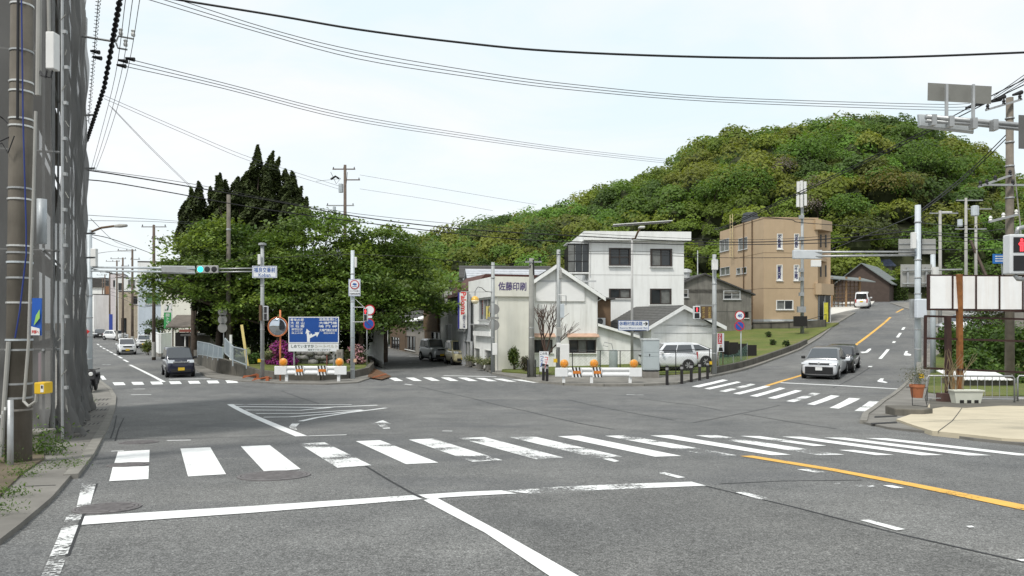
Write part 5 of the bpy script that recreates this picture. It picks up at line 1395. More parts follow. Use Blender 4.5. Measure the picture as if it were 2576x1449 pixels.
# ---- left street: houses, poles, wall, carport
def lbox(name, label, px0, px1, d, pytop, depth, wall, wins=(), roof=None, yaw=R(28), cat='building', par=.0, z=None, seams=0):
    x0 = (px0 - CX) / F * d
    zz = T(x0, d) if z is None else z
    b = Bld(name, label, (x0, d, zz), yaw, 1, depth, 1, cat)
    W_ = b.fp(px1, 700)[0]; H_ = CZ + (HY - pytop) / F * d - zz
    C.objects.unlink(b.root); bpy.data.objects.remove(b.root)
    b = Bld(name, label, (x0, d, zz), yaw, W_, depth, H_, cat)
    ws = [dict(r=b.rect(w[:4]), cols=w[4] if len(w) > 4 else 2, fm=w[5] if len(w) > 5 else FA, gm=w[6] if len(w) > 6 else GLC) for w in wins]
    b.wall('front', wall, ws, H_, seams=seams); b.wall('left', wall, [], H_); b.wall('right', wall, [], H_); b.wall('back', wall, [], H_)
    b.flat_roof(roof or ROOFG, H_, par, .2)
    return b
lbox('pale_blue_house', 'pale blue-grey house with green curtained window on the left street', 348, 407, 86, 700, 8, BLUEW, [(366, 735, 405, 765, 2, FA, GLG), (364, 829, 388, 853, 1, FM, GAP)], yaw=R(14))
lbox('cream_house', 'cream windowless house behind the green shop banner', 405, 505, 80, 722, 8, CRM, [], yaw=R(10))
lbox('white_upper_house', 'white three-storey house behind the pale blue house', 346, 430, 100, 660, 8, WHT, [(356, 690, 372, 712, 2, FM, GL)], yaw=R(14))
lbox('far_roof_house', 'grey roofed house half hidden behind the cherry boughs', 405, 520, 95, 668, 8, ROOFD, [], ROOFG, yaw=R(10))
lbox('beige_house', 'beige flat-roofed house midway along the left street', 298, 350, 112, 735, 8, BEIGEW, [(334, 745, 346, 765, 2, FM, GL), (305, 800, 318, 840, 1, FM, GL)], yaw=R(20))
lbox('white_balcony_house', 'white house with balcony rail above the beige house', 290, 352, 124, 700, 8, WHT, [(298, 712, 306, 730, 1, FM, GL), (322, 704, 340, 722, 3, FA, GLC)], yaw=R(20))
lbox('pink_block', 'pinkish white block further up the left street', 276, 312, 140, 690, 8, M('pink_white', (0.66, 0.6, 0.6), .8, var=.1), [(285, 705, 292, 722, 1, FM, GL)], yaw=R(22))
lbox('brown_front_house', 'house with brown boarded upper front far along the left street', 262, 285, 160, 720, 8, M('rust_boards', (0.3, 0.16, 0.09), .8, var=.2), [], yaw=R(22))
fh = lbox('far_white_house', 'far white house with dark gable roof closing the left street', 205, 262, 215, 722, 12, WHT, [(234, 742, 246, 750, 2, FA, GLC)], yaw=R(4))
MB().prism([(-.8, fh.H), (fh.W + .6, fh.H), (fh.W - .2, fh.H + 2.8), (2, fh.H + 2.6)], -.5, 12.5).build('roof', ROOFD, fh.root)
lbox('far_shop', 'far low shop with pale awning at the end of the left street', 228, 262, 190, 765, 8, BEIGEW, [(236, 785, 250, 795, 2, FM, GL)], yaw=R(4))
lbox('far_left_house', 'white house on the far side of the left street', 180, 236, 150, 745, 10, WHT, [], yaw=R(-40))
ww = gp([(383, 893), (400, 899), (434, 894), (434, 893)])
wd = DG(400, 899)
wx = thing('garden_wall', 'white rendered garden wall at the bend of the left street', 'wall', G(400, 897))
w0 = Vector(wx.location)
for a, b in (((381, 884), (402, 898)), ((402, 898), (434, 890))):
    p, q = G(*a), G(*b)
    zt = 2.05
    MB().bar(Vector((p.x, p.y, p.z + 1.15)) - w0, Vector((q.x, q.y, q.z + 1.15)) - w0, .18, 1.75).build('panel', WHT, wx)
    MB().bar(Vector((p.x, p.y, p.z + .1)) - w0, Vector((q.x, q.y, q.z + .1)) - w0, .22, .42).build('footing', CONC, wx)
    MB().bar(Vector((p.x, p.y, p.z + 2.05)) - w0, Vector((q.x, q.y, q.z + 2.05)) - w0, .24, .05).build('coping', WHT, wx)
cpt = thing('carport', 'rusty roofed carport behind the dark car', 'carport', (P(432, 0, 62).x, 62, 0), R(8))
for x in (0.1, 1.4, 2.8): MB().tube([(x, 0, 0), (x, 0, 2.9)], .05).build('post', WOODB, cpt)
MB().add([(-.3, -.6, 2.6), (3.2, -.6, 2.6), (3.2, 2.4, 3.6), (-.3, 2.4, 3.6), (-.3, -.6, 2.72), (3.2, -.6, 2.72), (3.2, 2.4, 3.72), (-.3, 2.4, 3.72)], [(3, 2, 1, 0), (4, 5, 6, 7), (0, 1, 5, 4), (1, 2, 6, 5), (2, 3, 7, 6), (3, 0, 4, 7)]).build('roof', M('rust_roof', (0.14, 0.12, 0.1), .85, var=.3), cpt)
MB().box(-.2, 3.1, 1.6, 1.7, 0, 2.2).build('back_wall', GAP, cpt)
lt = thing('lean_shelter', 'low grey shelter with red-brown eave beside the carport', 'shelter', (P(478, 0, 58).x, 58, 0), R(8))
MB().box(0, 1.5, 0, 2, 0, 2.0).build('wall', CONCD, lt); MB().box(-.6, 1.7, -.4, 2.2, 2.0, 2.15).build('roof', ROOFG, lt); MB().box(-1.0, .3, .6, 1.6, 2.3, 2.5).build('eave', M('red_brown', (0.25, 0.08, 0.06), .7), lt)
MB().tube([(-.3, -.2, 0), (-.3, -.2, 2.0)], .06).build('post', FW, lt)
gb = thing('shop_banner', 'green and white vertical shop banner by the garden wall', 'banner', (P(422, 0, 66).x, 66, 0), R(6))
MB().tube([(.34, 0, 0), (.34, 0, 5.0)], .04).build('pole', FW, gb)
zg0, zg1, zg2 = P(0, 826, 66).z, P(0, 786, 66).z, P(0, 765, 66).z
MB().box(-.32, .3, -.03, .03, zg0, zg1).build('green_panel', M('banner_green', (0.05, 0.33, 0.10), .5, var=.05), gb)
MB().box(-.32, .3, -.03, .03, zg1 + .01, zg2).build('white_panel', FW, gb)
text('岡トマリ', .3, 1.2, FW, gb, (0, -.036, (zg0 + zg1) / 2), vertical=True, bold=.02)
MB().prism([(-.1, zg1 + .15), (.05, zg1 + .2), (.12, zg2 - .1), (.0, zg2 - .25)], -.04, -.032).build('leaf_emblem', M('emblem_dark', (0.05, 0.14, 0.08), .5), gb)
bs = thing('street_banner', 'small blue vertical banner far along the left street', 'banner', (P(274, 0, 120).x, 120, T(P(274, 0, 120).x, 120)))
MB().tube([(0, 0, 0), (0, 0, 4)], .04).build('pole', FA, bs); MB().box(0.03, .6, -.02, .02, 1.2, 3.9).build('cloth', M('banner_navy', (0.03, 0.06, 0.3), .6), bs)
shrub('garden_shrub', 'yellow-green shrub against the white garden wall', G(372, 893), .7, .6, 1.5, 1100, .07, [(0.12, 0.13, 0.03), (0.07, 0.11, 0.025)])
broadleaf('pine_tree', 'small clipped pine behind the white garden wall', (P(408, 0, 74).x, 74, .0), (1.4, 1.2, 2.2, 4.0), 18, 120, .1, [(0.04, 0.07, 0.02), (0.05, 0.085, 0.02)], trunk_r=.1, limbs=6)
broadleaf('street_tree', 'distant round tree on the left street pavement', (P(260, 0, 170).x, 170, 1.0), (2.5, 2, 1.5, 6.5), 24, 120, .22, [(0.05, 0.09, 0.02), (0.07, 0.11, 0.03)], trunk_r=.2, limbs=6, spread=1.6)
POLEW = M('wooden_pole', (0.13, 0.10, 0.08), .9, var=.3, scale=3)
def crossarm(t, z, w, y=0, off=0.0, n=3, mat=None):
    a = MB().box(-w / 2 + off, w / 2 + off, y - .05, y + .05, z - .04, z + .04).build('crossarm', mat or STEEL, t)
    for k in range(n):
        x = off - w / 2 + .08 + (w - .16) * k / max(1, n - 1)
        MB().lathe([(.03, 0), (.05, .03), (.03, .07), (.05, .1), (.025, .15)], (x, y, z + .04), 8).build('insulator', BLK, a)
    return a
for px, d, top, lab in ((387, 60, 566, 'wooden utility pole before the pale blue house, nearest on the left street'), (333, 80, 627, 'second utility pole along the left street'), (309, 96, 648, 'third utility pole along the left street'),
                        (294, 108, 655, 'fourth utility pole along the left street'), (276, 125, 684, 'fifth utility pole along the left street'), (264, 145, 690, 'sixth utility pole along the left street'), (258, 168, 698, 'farthest utility pole along the left street')):
    t, h = upright('utility_pole', lab, px, d, top, .15, .1, POLEW, 'utility pole', group='utility poles along the left street')
    crossarm(t, h - .15, 2.0, 0, -.6 if px < 380 else 0, 3)
    crossarm(t, h - 1.1, 1.0, 0, .3, 2)
    MB().lathe([(.155, 0), (.16, .0), (.16, 1.2), (.152, 1.22)], (0, 0, .2), 10).build('sleeve', CON, t)
# ================================================================ corner furniture
def head_lens(parent, loc, r, lit, name='lens'):
    m = lit if lit else BLK
    return MB().lathe([(r, -.035), (r * .9, -.05), (r * .4, -.06)], loc, 18, 'y').build(name, m, parent)
GREEN_ON = M('lamp_green', (0.0, 0.6, 0.5), .4, var=0, emit=(0.05, 1.0, 0.72, 1.35))
RED_ON = M('lamp_red', (0.6, 0.02, 0.03), .4, var=0, emit=(1.0, 0.06, 0.08, 1.2))
SIGB = M('sign_route_blue', (0.012, 0.07, 0.30), .45, var=.06)
SIGW = M('sign_white', (0.74, 0.76, 0.78), .45, var=.04)
SIGBL = M('letter_blue', (0.03, 0.10, 0.33), .5, var=.05)
def local(t, px, py, d): return P(px, py, d) - Vector(t.location)
def prect(t, d, x0, y0, x1, y1):
    a, b = local(t, x0, y1, d), local(t, x1, y0, d)
    return a.x, b.x, a.z, b.z, a.y
def ped_signal(t, a, lit, side=None, name='pedestrian_signal', s=1.0):
    """two-lamp signal facing the camera; a = (x0, x1, z0, z1, y)"""
    x0, x1, z0, z1, y = a
    h = MB().box(x0, x1, y - .08, y + .14, z0, z1).build(name, M('signal_white', (0.62, 0.64, 0.65), .5, var=.08), t, bevel=.025)
    m = (x1 - x0) * .14; zm = (z0 + z1) / 2
    MB().box(x0 + m, x1 - m, y - .088, y - .081, zm + m * .5, z1 - m).build('upper_lens', BLK, h); MB().box(x0 + m, x1 - m, y - .088, y - .081, z0 + m, zm - m * .5).build('lower_lens', BLK, h)
    if lit:
        cx, zc = (x0 + x1) / 2, (zm + z1) / 2 - m * .25; k = (z1 - zm) * .5
        g = MB().lathe([(k * .16, -.002), (k * .16, 0)], (cx, y - .091, zc + k * .48), 12, 'y')
        g.box(cx - k * .2, cx + k * .2, y - .093, y - .089, zc - k * .12, zc + k * .3).box(cx - k * .3, cx + k * .3, y - .093, y - .0891, zc - k * .02, zc + k * .18)
        g.box(cx - k * .17, cx - k * .03, y - .093, y - .089, zc - k * .66, zc - k * .125).box(cx + k * .03, cx + k * .17, y - .093, y - .089, zc - k * .66, zc - k * .125)
        tag(g.build('standing_figure', RED_ON, h), kind='stuff')
    return h
# --- pole with the green signal
gs, gh = upright('signal_pole', 'grey signal pole carrying the green light and blue-lettered name plate', 660, 38.6, 617, .11, .09, POLEG, 'signal pole')
for y0, y1 in ((675, 676), (683, 684)): MB().tube([local(gs, 660, y0, 38.6), local(gs, 545, y1, 38.2)], .035, 8).build('mast_arm', STEEL, gs, smooth=True)
x0, x1, z0, z1, y = prect(gs, 38.1, 495, 668, 549, 687)
hd = MB().box(x0, x1, y - .04, y + .08, z0, z1).build('signal_head', M('signal_grey', (0.36, 0.36, 0.35), .5, var=.08), gs, bevel=.03)
for k in range(3):
    c = (x0 + (x1 - x0) * (k * .32 + .18), y, (z0 + z1) / 2)
    head_lens(hd, c, .155, GREEN_ON if k == 0 else None, 'green_lamp' if k == 0 else 'dark_lamp')
MB().tube([local(gs, 655, 632, 38.6), local(gs, 572, 665, 38.3)], .012, 5).build('stay_wire', BLK, gs)
MB().lathe([(.2, 0), (.2, .1), (.13, .12)], (0, 0, gh), 12).build('cap', POLEG, gs)
x0, x1, z0, z1, y = prect(gs, 38.35, 635, 669, 697, 699)
np_ = MB().box(x0, x1, y - .03, y, z0, z1).build('name_plate', SIGW, gs)
text('福良交番前', (x1 - x0) * .86, (z1 - z0) * .42, SIGBL, np_, ((x0 + x1) / 2, y - .034, z0 + (z1 - z0) * .66), bold=.02)
text('Koban', (x1 - x0) * .48, (z1 - z0) * .27, SIGBL, np_, ((x0 + x1) / 2, y - .034, z0 + (z1 - z0) * .24), bold=.02)
def border(parent, a, w, mat, dy=-.034):
    x0, x1, z0, z1, y = a
    m = MB()
    m.box(x0, x1, y + dy - .002, y + dy, z0, z0 + w).box(x0, x1, y + dy - .002, y + dy, z1 - w, z1).box(x0, x0 + w, y + dy - .002, y + dy, z0 + w, z1 - w).box(x1 - w, x1, y + dy - .002, y + dy, z0 + w, z1 - w)
    return m.build('border', mat, parent)
border(np_, (x0 + .03, x1 - .03, z0 + .03, z1 - .03, y), .02, SIGBL)
b_ = local(gs, 653, 653, 38.4); MB().box(b_.x - .07, b_.x + .07, b_.y - .1, b_.y + .05, b_.z - .27, b_.z + .27).build('junction_box', FW, gs, bevel=.02)
ped_signal(gs, prect(gs, 38.4, 664, 770, 674, 806), None, name='pedestrian_signal_edge')
b_ = local(gs, 656, 787, 38.45); MB().box(b_.x - .06, b_.x + .06, b_.y - .1, b_.y + .05, b_.z - .4, b_.z + .4).build('brown_sign', M('sign_brown', (0.12, 0.075, 0.04), .7, var=.2), gs)
b_ = local(gs, 652, 907, 38.4); MB().box(b_.x - .05, b_.x + .1, b_.y - .1, b_.y, b_.z - .08, b_.z + .08).build('push_button_box', YLW, gs)
for py in (720, 830, 905): MB().lathe([(.112, 0), (.118, .02), (.112, .05)], (0, 0, local(gs, 660, py, 38.6).z), 12).build('band', STEEL, gs)
# --- second grey pole with lorry ban sign
ps, ph_ = upright('sign_pole', 'grey pole with the square lorry ban sign at the park tip', 887, 39.6, 630, .125, .1, POLEB, 'pole')
def disc(parent, c, r, mats, th=.012, n=28):
    """concentric discs facing the camera, each a little proud"""
    out = None
    for k, (rr, m) in enumerate(mats):
        o = MB().lathe([(rr * r, -.0), (rr * r, th)], (c[0], c[1] - .005 * k - th, c[2]), n, 'y').build(('rim', 'face', 'symbol_disc')[min(k, 2)], m, out or parent)
        out = out or o
    return out
SRED = M('sign_ring_red', (0.45, 0.03, 0.04), .5, var=.06)
SBLU = M('sign_disc_blue', (0.02, 0.09, 0.38), .5, var=.06)
a = prect(ps, 39.4, 877, 702, 907, 745)
sq = MB().box(a[0], a[1], a[4] - .03, a[4], a[2], a[3]).build('lorry_ban_plate', SIGW, ps)
c = local(ps, 892, 716, 39.36)
dd = disc(sq, c, .245, [(1, SRED), (.8, SIGW)])
MB().prism([(c.x - .12, c.z + .01), (c.x - .04, c.z + .09), (c.x + .1, c.z + .05), (c.x + .12, c.z - .02), (c.x + .02, c.z - .05)], c.y - .024, c.y - .019).build('lorry_symbol', SIGBL, dd)
MB().box(c.x - .12, c.x + .12, c.y - .024, c.y - .019, c.z - .12, c.z - .09).build('lorry_symbol', SIGBL, dd)
text('マイクロを除く', .5, .09, BLK, sq, (c.x, a[4] - .034, a[2] + .27), bold=.01); text('大型貨物自動車等', .55, .09, BLK, sq, (c.x, a[4] - .034, a[2] + .12), bold=.01)
border(sq, (a[0] + .015, a[1] - .015, a[2] + .015, a[3] - .015, a[4]), .015, SIGBL, -.031)
b_ = local(ps, 895, 660, 39.45); MB().box(b_.x - .05, b_.x + .06, b_.y - .08, b_.y + .04, b_.z - .28, b_.z + .28).build('junction_box', FW, ps, bevel=.02)
ped_signal(ps, prect(ps, 39.2, 915, 775, 925, 808), RED_ON)
for py in (773, 810): MB().tube([local(ps, 888, py, 39.5), local(ps, 918, py, 39.3)], .025, 6).build('signal_bracket', STEEL, ps)
MB().tube([local(ps, 889, 748, 39.5), local(ps, 915, 772, 39.3)], .012, 5).build('stay_rod', STEEL, ps)
b_ = local(ps, 893, 907, 39.45); MB().box(b_.x - .06, b_.x + .08, b_.y - .06, b_.y + .04, b_.z - .09, b_.z + .09).build('button_box', M('peach_box', (0.62, 0.42, 0.28), .6), ps)
for py in (690, 760, 850, 930): MB().lathe([(.122, 0), (.13, .02), (.122, .05)], (0, 0, local(ps, 887, py, 39.6).z), 12).build('band', STEEL, ps)
# no-parking and ban discs on a slim post beyond
np2, _ = upright('sign_post', 'slim post with red ring signs and blue no-parking disc beside the middle street', 923, 44.0, 770, .03, .03, STEEL, 'sign')
disc(np2, local(np2, 930, 780, 43.9), .32, [(1, SRED), (.78, SIGW)])
disc(np2, local(np2, 928, 815, 43.9), .34, [(1, SRED), (.8, SBLU)])
c = local(np2, 928, 815, 43.86); MB().bar((c.x - .17, c.y, c.z + .17), (c.x + .17, c.y, c.z - .17), .05, .008).build('slash', SRED, np2)
a = prect(np2, 43.9, 922, 794, 936, 800); MB().box(a[0], a[1], a[4] - .02, a[4], a[2], a[3]).build('plate', SIGW, np2)
# three discs seen from behind
bk, _ = upright('sign_post', 'post with three grey sign backs behind the railing', 563, 47.5, 765, .035, .035, STEEL, 'sign', dz=.42)
for py in (784, 804, 825): disc(bk, local(bk, 560, py, 47.4), .3, [(1, M('sign_back', (0.26, 0.26, 0.25), .6, .2, var=.1))])
# --- blue guide board
gbd = thing('guide_board', 'large blue direction board with white arrows and place names', 'sign', (P(789, 0, 42).x, 42, T(-11, 42) + .42))
a = prect(gbd, 42, 726, 797, 853, 863)
gp_ = MB().box(a[0], a[1], a[4] - .04, a[4], a[2], a[3]).build('blue_panel', SIGB, gbd)
border(gp_, (a[0], a[1], a[2], a[3], a[4]), .05, SIGW, -.041)
def gtext(s, x0, y0, x1, y1, m=None, par=None, yy=-.046, bold=.02):
    q = prect(gbd, 42, x0, y0, x1, y1)
    return text(s, q[1] - q[0], q[3] - q[2], m or SIGW, par or gp_, ((q[0] + q[1]) / 2, q[4] + yy, (q[2] + q[3]) / 2), bold=bold)
gtext('青年の家', 731, 801, 765, 808); gtext('大 見 山', 731, 809, 766, 816); gtext('水 仙 郷', 731, 817, 766, 824); gtext('慶野松原', 734, 826, 762, 830); gtext('ユースホステル', 734, 831, 762, 835); gtext('潮上の湯', 734, 836, 762, 840)
gtext('淡路島南I.C', 803, 800, 848, 807); gtext('大鳴門橋', 803, 809, 848, 816); gtext('鳴 門 岬', 803, 818, 848, 824); gtext('大鳴門橋記念館', 804, 827, 848, 834); gtext('国民休暇村', 815, 836, 843, 840)
def gpx(pts): return [(local(gbd, x, y, 42).x, local(gbd, x, y, 42).z) for x, y in pts]
MB().prism(gpx([(773, 860), (780, 860), (780, 851), (796, 843), (798, 848), (804, 836), (792, 836), (794, 839), (785, 843), (786, 840), (782, 839), (780, 844), (777, 835), (782, 836), (772, 827), (769, 840), (772, 838), (773, 850)]), -.047, -.042).build('arrow', SIGW, gp_)
a = prect(gbd, 42, 726, 864, 852, 884)
wp = MB().box(a[0], a[1], a[4] - .035, a[4], a[2], a[3]).build('white_panel', SIGW, gbd)
LETG = M('letter_green_black', (0.03, 0.06, 0.06), .6); LETF = M('letter_faded', (0.48, 0.46, 0.38), .7)
gtext('しめていますか', 733, 867, 790, 875, LETG, wp, -.042); gtext('シートベルト', 793, 867, 850, 875, LETF, wp, -.042); gtext('南淡ライオンズクラブ', 775, 878, 832, 882, LETG, wp, -.042, .01)
for px in (740, 840): MB().tube([local(gbd, px, 884, 42.1), (local(gbd, px, 884, 42.1).x, .1, -.3)], .05).build('post', STEEL, gbd)
# --- traffic mirror
mr, mh = upright('traffic_mirror', 'round convex traffic mirror on an orange post', 705, 38.3, 780, .045, .045, ORG, 'mirror')
c = local(mr, 700, 822, 38.1)
mb_ = MB().lathe([(.5, 0), (.515, -.02), (.515, -.09), (.49, -.1), (.48, -.085)], (c.x, c.y, c.z), 32, 'y').build('mirror_rim', ORG, mr, smooth=True)
MIR = M('mirror_glass', (0.55, 0.6, 0.66), .07, 1.0, var=.08)
MB().lathe([(.485, -.09), (.4, -.115), (.25, -.14), (.1, -.152), (.01, -.155)], (c.x, c.y, c.z), 32, 'y').build('mirror_face', MIR, mr, smooth=True)
MB().tube([(0, 0, c.z), (c.x, c.y, c.z)], .03).build('bracket', ORG, mr)
# --- leaning yellow plank, stone post, white post
yl = thing('leaning_plank', 'pale yellow plank leaning by the park railing', 'plank', park_at(618, 44.8, .45))
MB().bar(Vector((.12, 0, 0)), local(yl, 608, 817, 45), .16, .05).build('plank', M('plank_yellow', (0.62, 0.5, 0.2), .7, var=.15), yl)
wpst = thing('marker_post', 'short white post before the pole in the park', 'post', park_at(581, 46.5, .4)); MB().box(-.07, .07, -.07, .07, -.1, 1.9).build('post', FW, wpst)
sp_ = thing('stone_post', 'square grey stone post behind the right orange lamp', 'post', park_at(855, 41.5, .4)); MB().box(-.17, .17, -.12, .12, -.1, 1.15).build('stone', CONC, sp_, bevel=.02); MB().box(-.1, .1, -.128, -.119, .4, 1.0).build('inscribed_face', CONCW, sp_)
rp = thing('rusty_stake', 'thin rusty red stake before the boulders', 'stake', park_at(822, 41.2, .4)); MB().tube([(0, 0, -.1), (.01, 0, .85)], .035).build('stake', M('rust_red', (0.22, 0.08, 0.06), .8, var=.3), rp)
# --- railings on the park wall: panels and the barred gate
rl = thing('park_railing', 'blue-grey mesh railing along the park wall', 'railing', G(505, 925)); r0 = Vector(rl.location)
RAILC = M('railing_grey', (0.33, 0.37, 0.39), .5, .2, var=.1)
def meshmat():
    m, nt, b = newmat('fine_mesh'); b.inputs['Base Color'].default_value = (.26, .31, .34, 1); b.inputs['Roughness'].default_value = .5
    tp = nt.nodes.new('ShaderNodeBsdfTransparent'); mx = nt.nodes.new('ShaderNodeMixShader'); mx.inputs[0].default_value = .3
    nt.links.new(b.outputs[0], mx.inputs[1]); nt.links.new(tp.outputs[0], mx.inputs[2]); nt.links.new(mx.outputs[0], nt.nodes['Material Output'].inputs[0])
    return m
FMESH = meshmat()
rpts = [((497, 892), (497, 859)), ((510, 893), (514, 862)), ((522, 895), (525, 864)), ((535, 899), (538, 868)), ((548, 900), (550, 872)), ((561, 901), (564, 876))]
rds = [44.0, 43.6, 43.2, 42.7, 42.3, 41.9]
for k in range(5):
    a0, a1 = P(*rpts[k][0], rds[k]) - r0, P(*rpts[k][1], rds[k]) - r0; b0, b1 = P(*rpts[k + 1][0], rds[k + 1]) - r0, P(*rpts[k + 1][1], rds[k + 1]) - r0
    MB().bar(a0 - Vector((0, 0, .15)), a1, .04).build('post', RAILC, rl)
    MB().bar(a1, b1, .05).build('top_rail', RAILC, rl); MB().bar(a0, b0, .04).build('bottom_rail', RAILC, rl)
    MB().quad(a0, b0, b1, a1).build('mesh_panel', FMESH, rl)
gt_ = thing('park_gate', 'open barred steel gate at the corner of the park wall', 'gate', G(585, 945)); r0 = Vector(gt_.location)
q = [(566, 888, 41.4), (566, 851, 41.4), (586, 872, 40.4), (586, 905, 40.4), (620, 880, 40.0), (620, 918, 40.0)]
v = [P(*p) - r0 for p in q]
MB().bar(v[0], v[1], .06).build('post', RAILC, gt_); MB().bar(v[3] - Vector((0, 0, .35)), v[2], .06).build('post', RAILC, gt_); MB().bar(v[5] - Vector((0, 0, .2)), v[4], .05).build('post', RAILC, gt_)
for a, b in ((v[1], v[2]), (v[0], v[3]), (v[2], v[4]), (v[3], v[5])): MB().bar(a, b, .05).build('rail', RAILC, gt_)
MB().quad(v[0], v[3], v[2], v[1]).build('mesh_panel', FMESH, gt_)
for k in range(1, 12): MB().bar(v[3].lerp(v[5], k / 12), v[2].lerp(v[4], k / 12), .016).build('bar', RAILC, gt_)
# --- white barriers with hazard panels and orange lamps
AMB = M('amber_lens', (0.78, 0.27, 0.01), .25, var=.06, spec=.7, coat=.5)
AMBR = M('amber_ring', (0.62, 0.36, 0.12), .35, var=.1)
HAZB = M('hazard_black', (0.025, 0.022, 0.02), .6)
HAZO = M('hazard_orange', (0.62, 0.20, 0.03), .6)
def barrier(label, px0, px1, pyb, posts, lamps, panels, rh=(.40, .84), tilt=0):
    d = DG((px0 + px1) / 2, pyb); base = G((px0 + px1) / 2, pyb)
    t = thing('road_barrier', label, 'barrier', base)
    xa, xb = (px0 - CX) / F * d - base.x, (px1 - CX) / F * d - base.x
    ml = []
    z0, z1 = rh; zm = (z0 + z1) / 2
    prof = [(-.04, z0), (-.10, z0 + .06), (-.10, zm - .1), (-.05, zm), (-.10, zm + .1), (-.10, z1 - .06), (-.04, z1), (.0, z1), (-.02, z1 - .05), (-.02, z0 + .05), (.0, z0)]
    RW = M('barrier_white', (0.76, 0.77, 0.77), .5, var=.06, scale=4)
    MB().prism(prof, xa + .25, xb - .25, 'x').build('beam', RW, t, smooth=False)
    MB().box(xa, xa + .62, -.13, -.06, z0, z1).build('end_plate', RW, t, bevel=.02); MB().box(xb - .62, xb, -.13, -.06, z0, z1).build('end_plate', RW, t, bevel=.02)
    for px in posts:
        x = (px - CX) / F * d - base.x; MB().box(x - .07, x + .07, -.05, .07, -.1, z0 + .2).build('post', RW, t)
    for px in lamps:
        x = (px - CX) / F * d - base.x
        l = MB().lathe([(.21, 0), (.215, -.03), (.2, -.05), (.17, -.06)], (x, -.06, z1 + .2), 24, 'y').build('lamp', AMBR, t, smooth=True)
        MB().lathe([(.172, -.06), (.15, -.085), (.06, -.1), (.01, -.102)], (x, -.06, z1 + .2), 24, 'y').build('lens', AMB, l, smooth=True)
        if len(lamps) > 2:
            st_ = MB()
            for k in range(8):
                a = k * math.pi / 4; st_.cbox((x + .1 * math.cos(a), -.158, z1 + .2 + .1 * math.sin(a)), .035, .01, .035)
            tag(st_.build('lens_dots', AMBR, l), kind='stuff')
        MB().box(x - .03, x + .03, -.05, .0, z1 - .1, z1 + .05).build('lamp_stem', RW, t)
    for p0, p1 in panels:
        x0 = (p0 - CX) / F * d - base.x; x1 = (p1 - CX) / F * d - base.x
        hp = MB().box(x0, x1, -.125, -.101, z0 - .02, z1 + .02).build('hazard_panel', RW, t)
        n = 3; w = (x1 - x0) / n
        for k in range(n):
            xs = x0 + k * w
            pts = [(max(x0, xs - w * .0), z1 + .02), (xs + w * .48, z1 + .02), (min(x1, xs + w * 1.1), z0 - .02), (min(x1, xs + w * .62), z0 - .02)]
            if pts[2][0] - pts[3][0] < .01: pts = [(xs, z1 + .02), (xs + w * .5, z1 + .02), (x1, zm), (x1, zm - .15)]
            MB().prism(pts, -.131, -.1255).build('black_stripe', HAZB, hp)
        MB().box(x0 + w * .35, x1 - w * .35, -.137, -.1315, zm - .07, zm + .07).build('orange_bar', HAZO, hp)
    return t
barrier('white road barrier with two orange lamps before the park corner', 692, 873, 962, (721, 852), (714, 855), ((744, 766), (800, 824)))
barrier('white road barrier with three orange lamps before the gable house', 1396, 1614, 968, (1418, 1488, 1585), (1419, 1494, 1594), ((1438, 1463), (1490, 1514)))
# broken orange cone bases
for px, py, lab in ((632, 951, 'broken orange barrier bits at the foot of the park wall'), (657, 958, 'bent orange bracket beside the signal pole foot'), (958, 951, 'orange fragment at the corner of the middle street crosswalk')):
    t = thing('broken_plastic', lab, 'debris', G(px, py, .06), R(rnd.uniform(-20, 20)))
    MB().bar((-.45, 0, .03), (.3, 0, .22), .12, .05).build('bar', M('debris_orange', (0.38, 0.12, 0.05), .7, var=.3), t)
    if px < 900: MB().box(.25, .4, -.1, .1, 0, .22).build('bracket', MATS['debris_orange'], t); MB().bar((-.4, .1, .1), (.5, .15, .12), .07).build('strip', MATS['debris_orange'], t)
tag(sheet(gp([(932, 925), (955, 935), (985, 950), (960, 958), (925, 952)]), M('leaf_litter', (0.16, 0.085, 0.045), .95, var=.5, scale=6), 'leaf_litter', .5, .075), 'rust-brown leaf litter at the park tip', 'leaf litter', kind='stuff')

# --- poles and kit in front of the houses
b1, bh1 = upright('sign_pole', 'grey pole with round sign backs before the printing shop', 1240, 44.0, 660, .13, .1, POLEG, 'pole', dz=.09)
for py in (778, 818): disc(b1, local(b1, 1243, py, 43.95), .32, [(1, MATS['sign_back'])])
a = prect(b1, 43.9, 1226, 797, 1255, 803); MB().box(a[0], a[1], a[4] - .02, a[4], a[2], a[3]).build('plate_back', MATS['sign_back'], b1)
b_ = local(b1, 1245, 878, 43.8); MB().box(b_.x - .15, b_.x + .15, b_.y - .1, b_.y + .05, b_.z - .35, b_.z + .35).build('meter_box', FW, b1, bevel=.02)
cu = [local(b1, 1236, 735, 43.9), local(b1, 1222, 733, 43.8), local(b1, 1212, 724, 43.7), local(b1, 1202, 722, 43.6), local(b1, 1195, 733, 43.6), local(b1, 1195, 744, 43.6)]
MB().tube(cu, .02, 6).build('lamp_arm', BLK, b1, smooth=True)
gc = local(b1, 1195, 755, 43.6)
gl_ = MB().lathe([(.02, .24), (.13, .21), (.21, .1), (.235, 0), (.235, -.005)], (gc.x, gc.y, gc.z), 20).build('lamp_globe_top', M('globe_amber', (0.72, 0.42, 0.05), .3, spec=.6), b1, smooth=True)
MB().lathe([(.235, -.006), (.21, -.1), (.13, -.2), (.02, -.235)], (gc.x, gc.y, gc.z), 20).build('lamp_globe_bottom', M('globe_cream', (0.8, 0.72, 0.5), .3, spec=.6), b1, smooth=True)
MB().bar(local(b1, 1240, 734, 43.9), local(b1, 1170, 735, 44.2), .025).build('bracket', STEEL, b1)
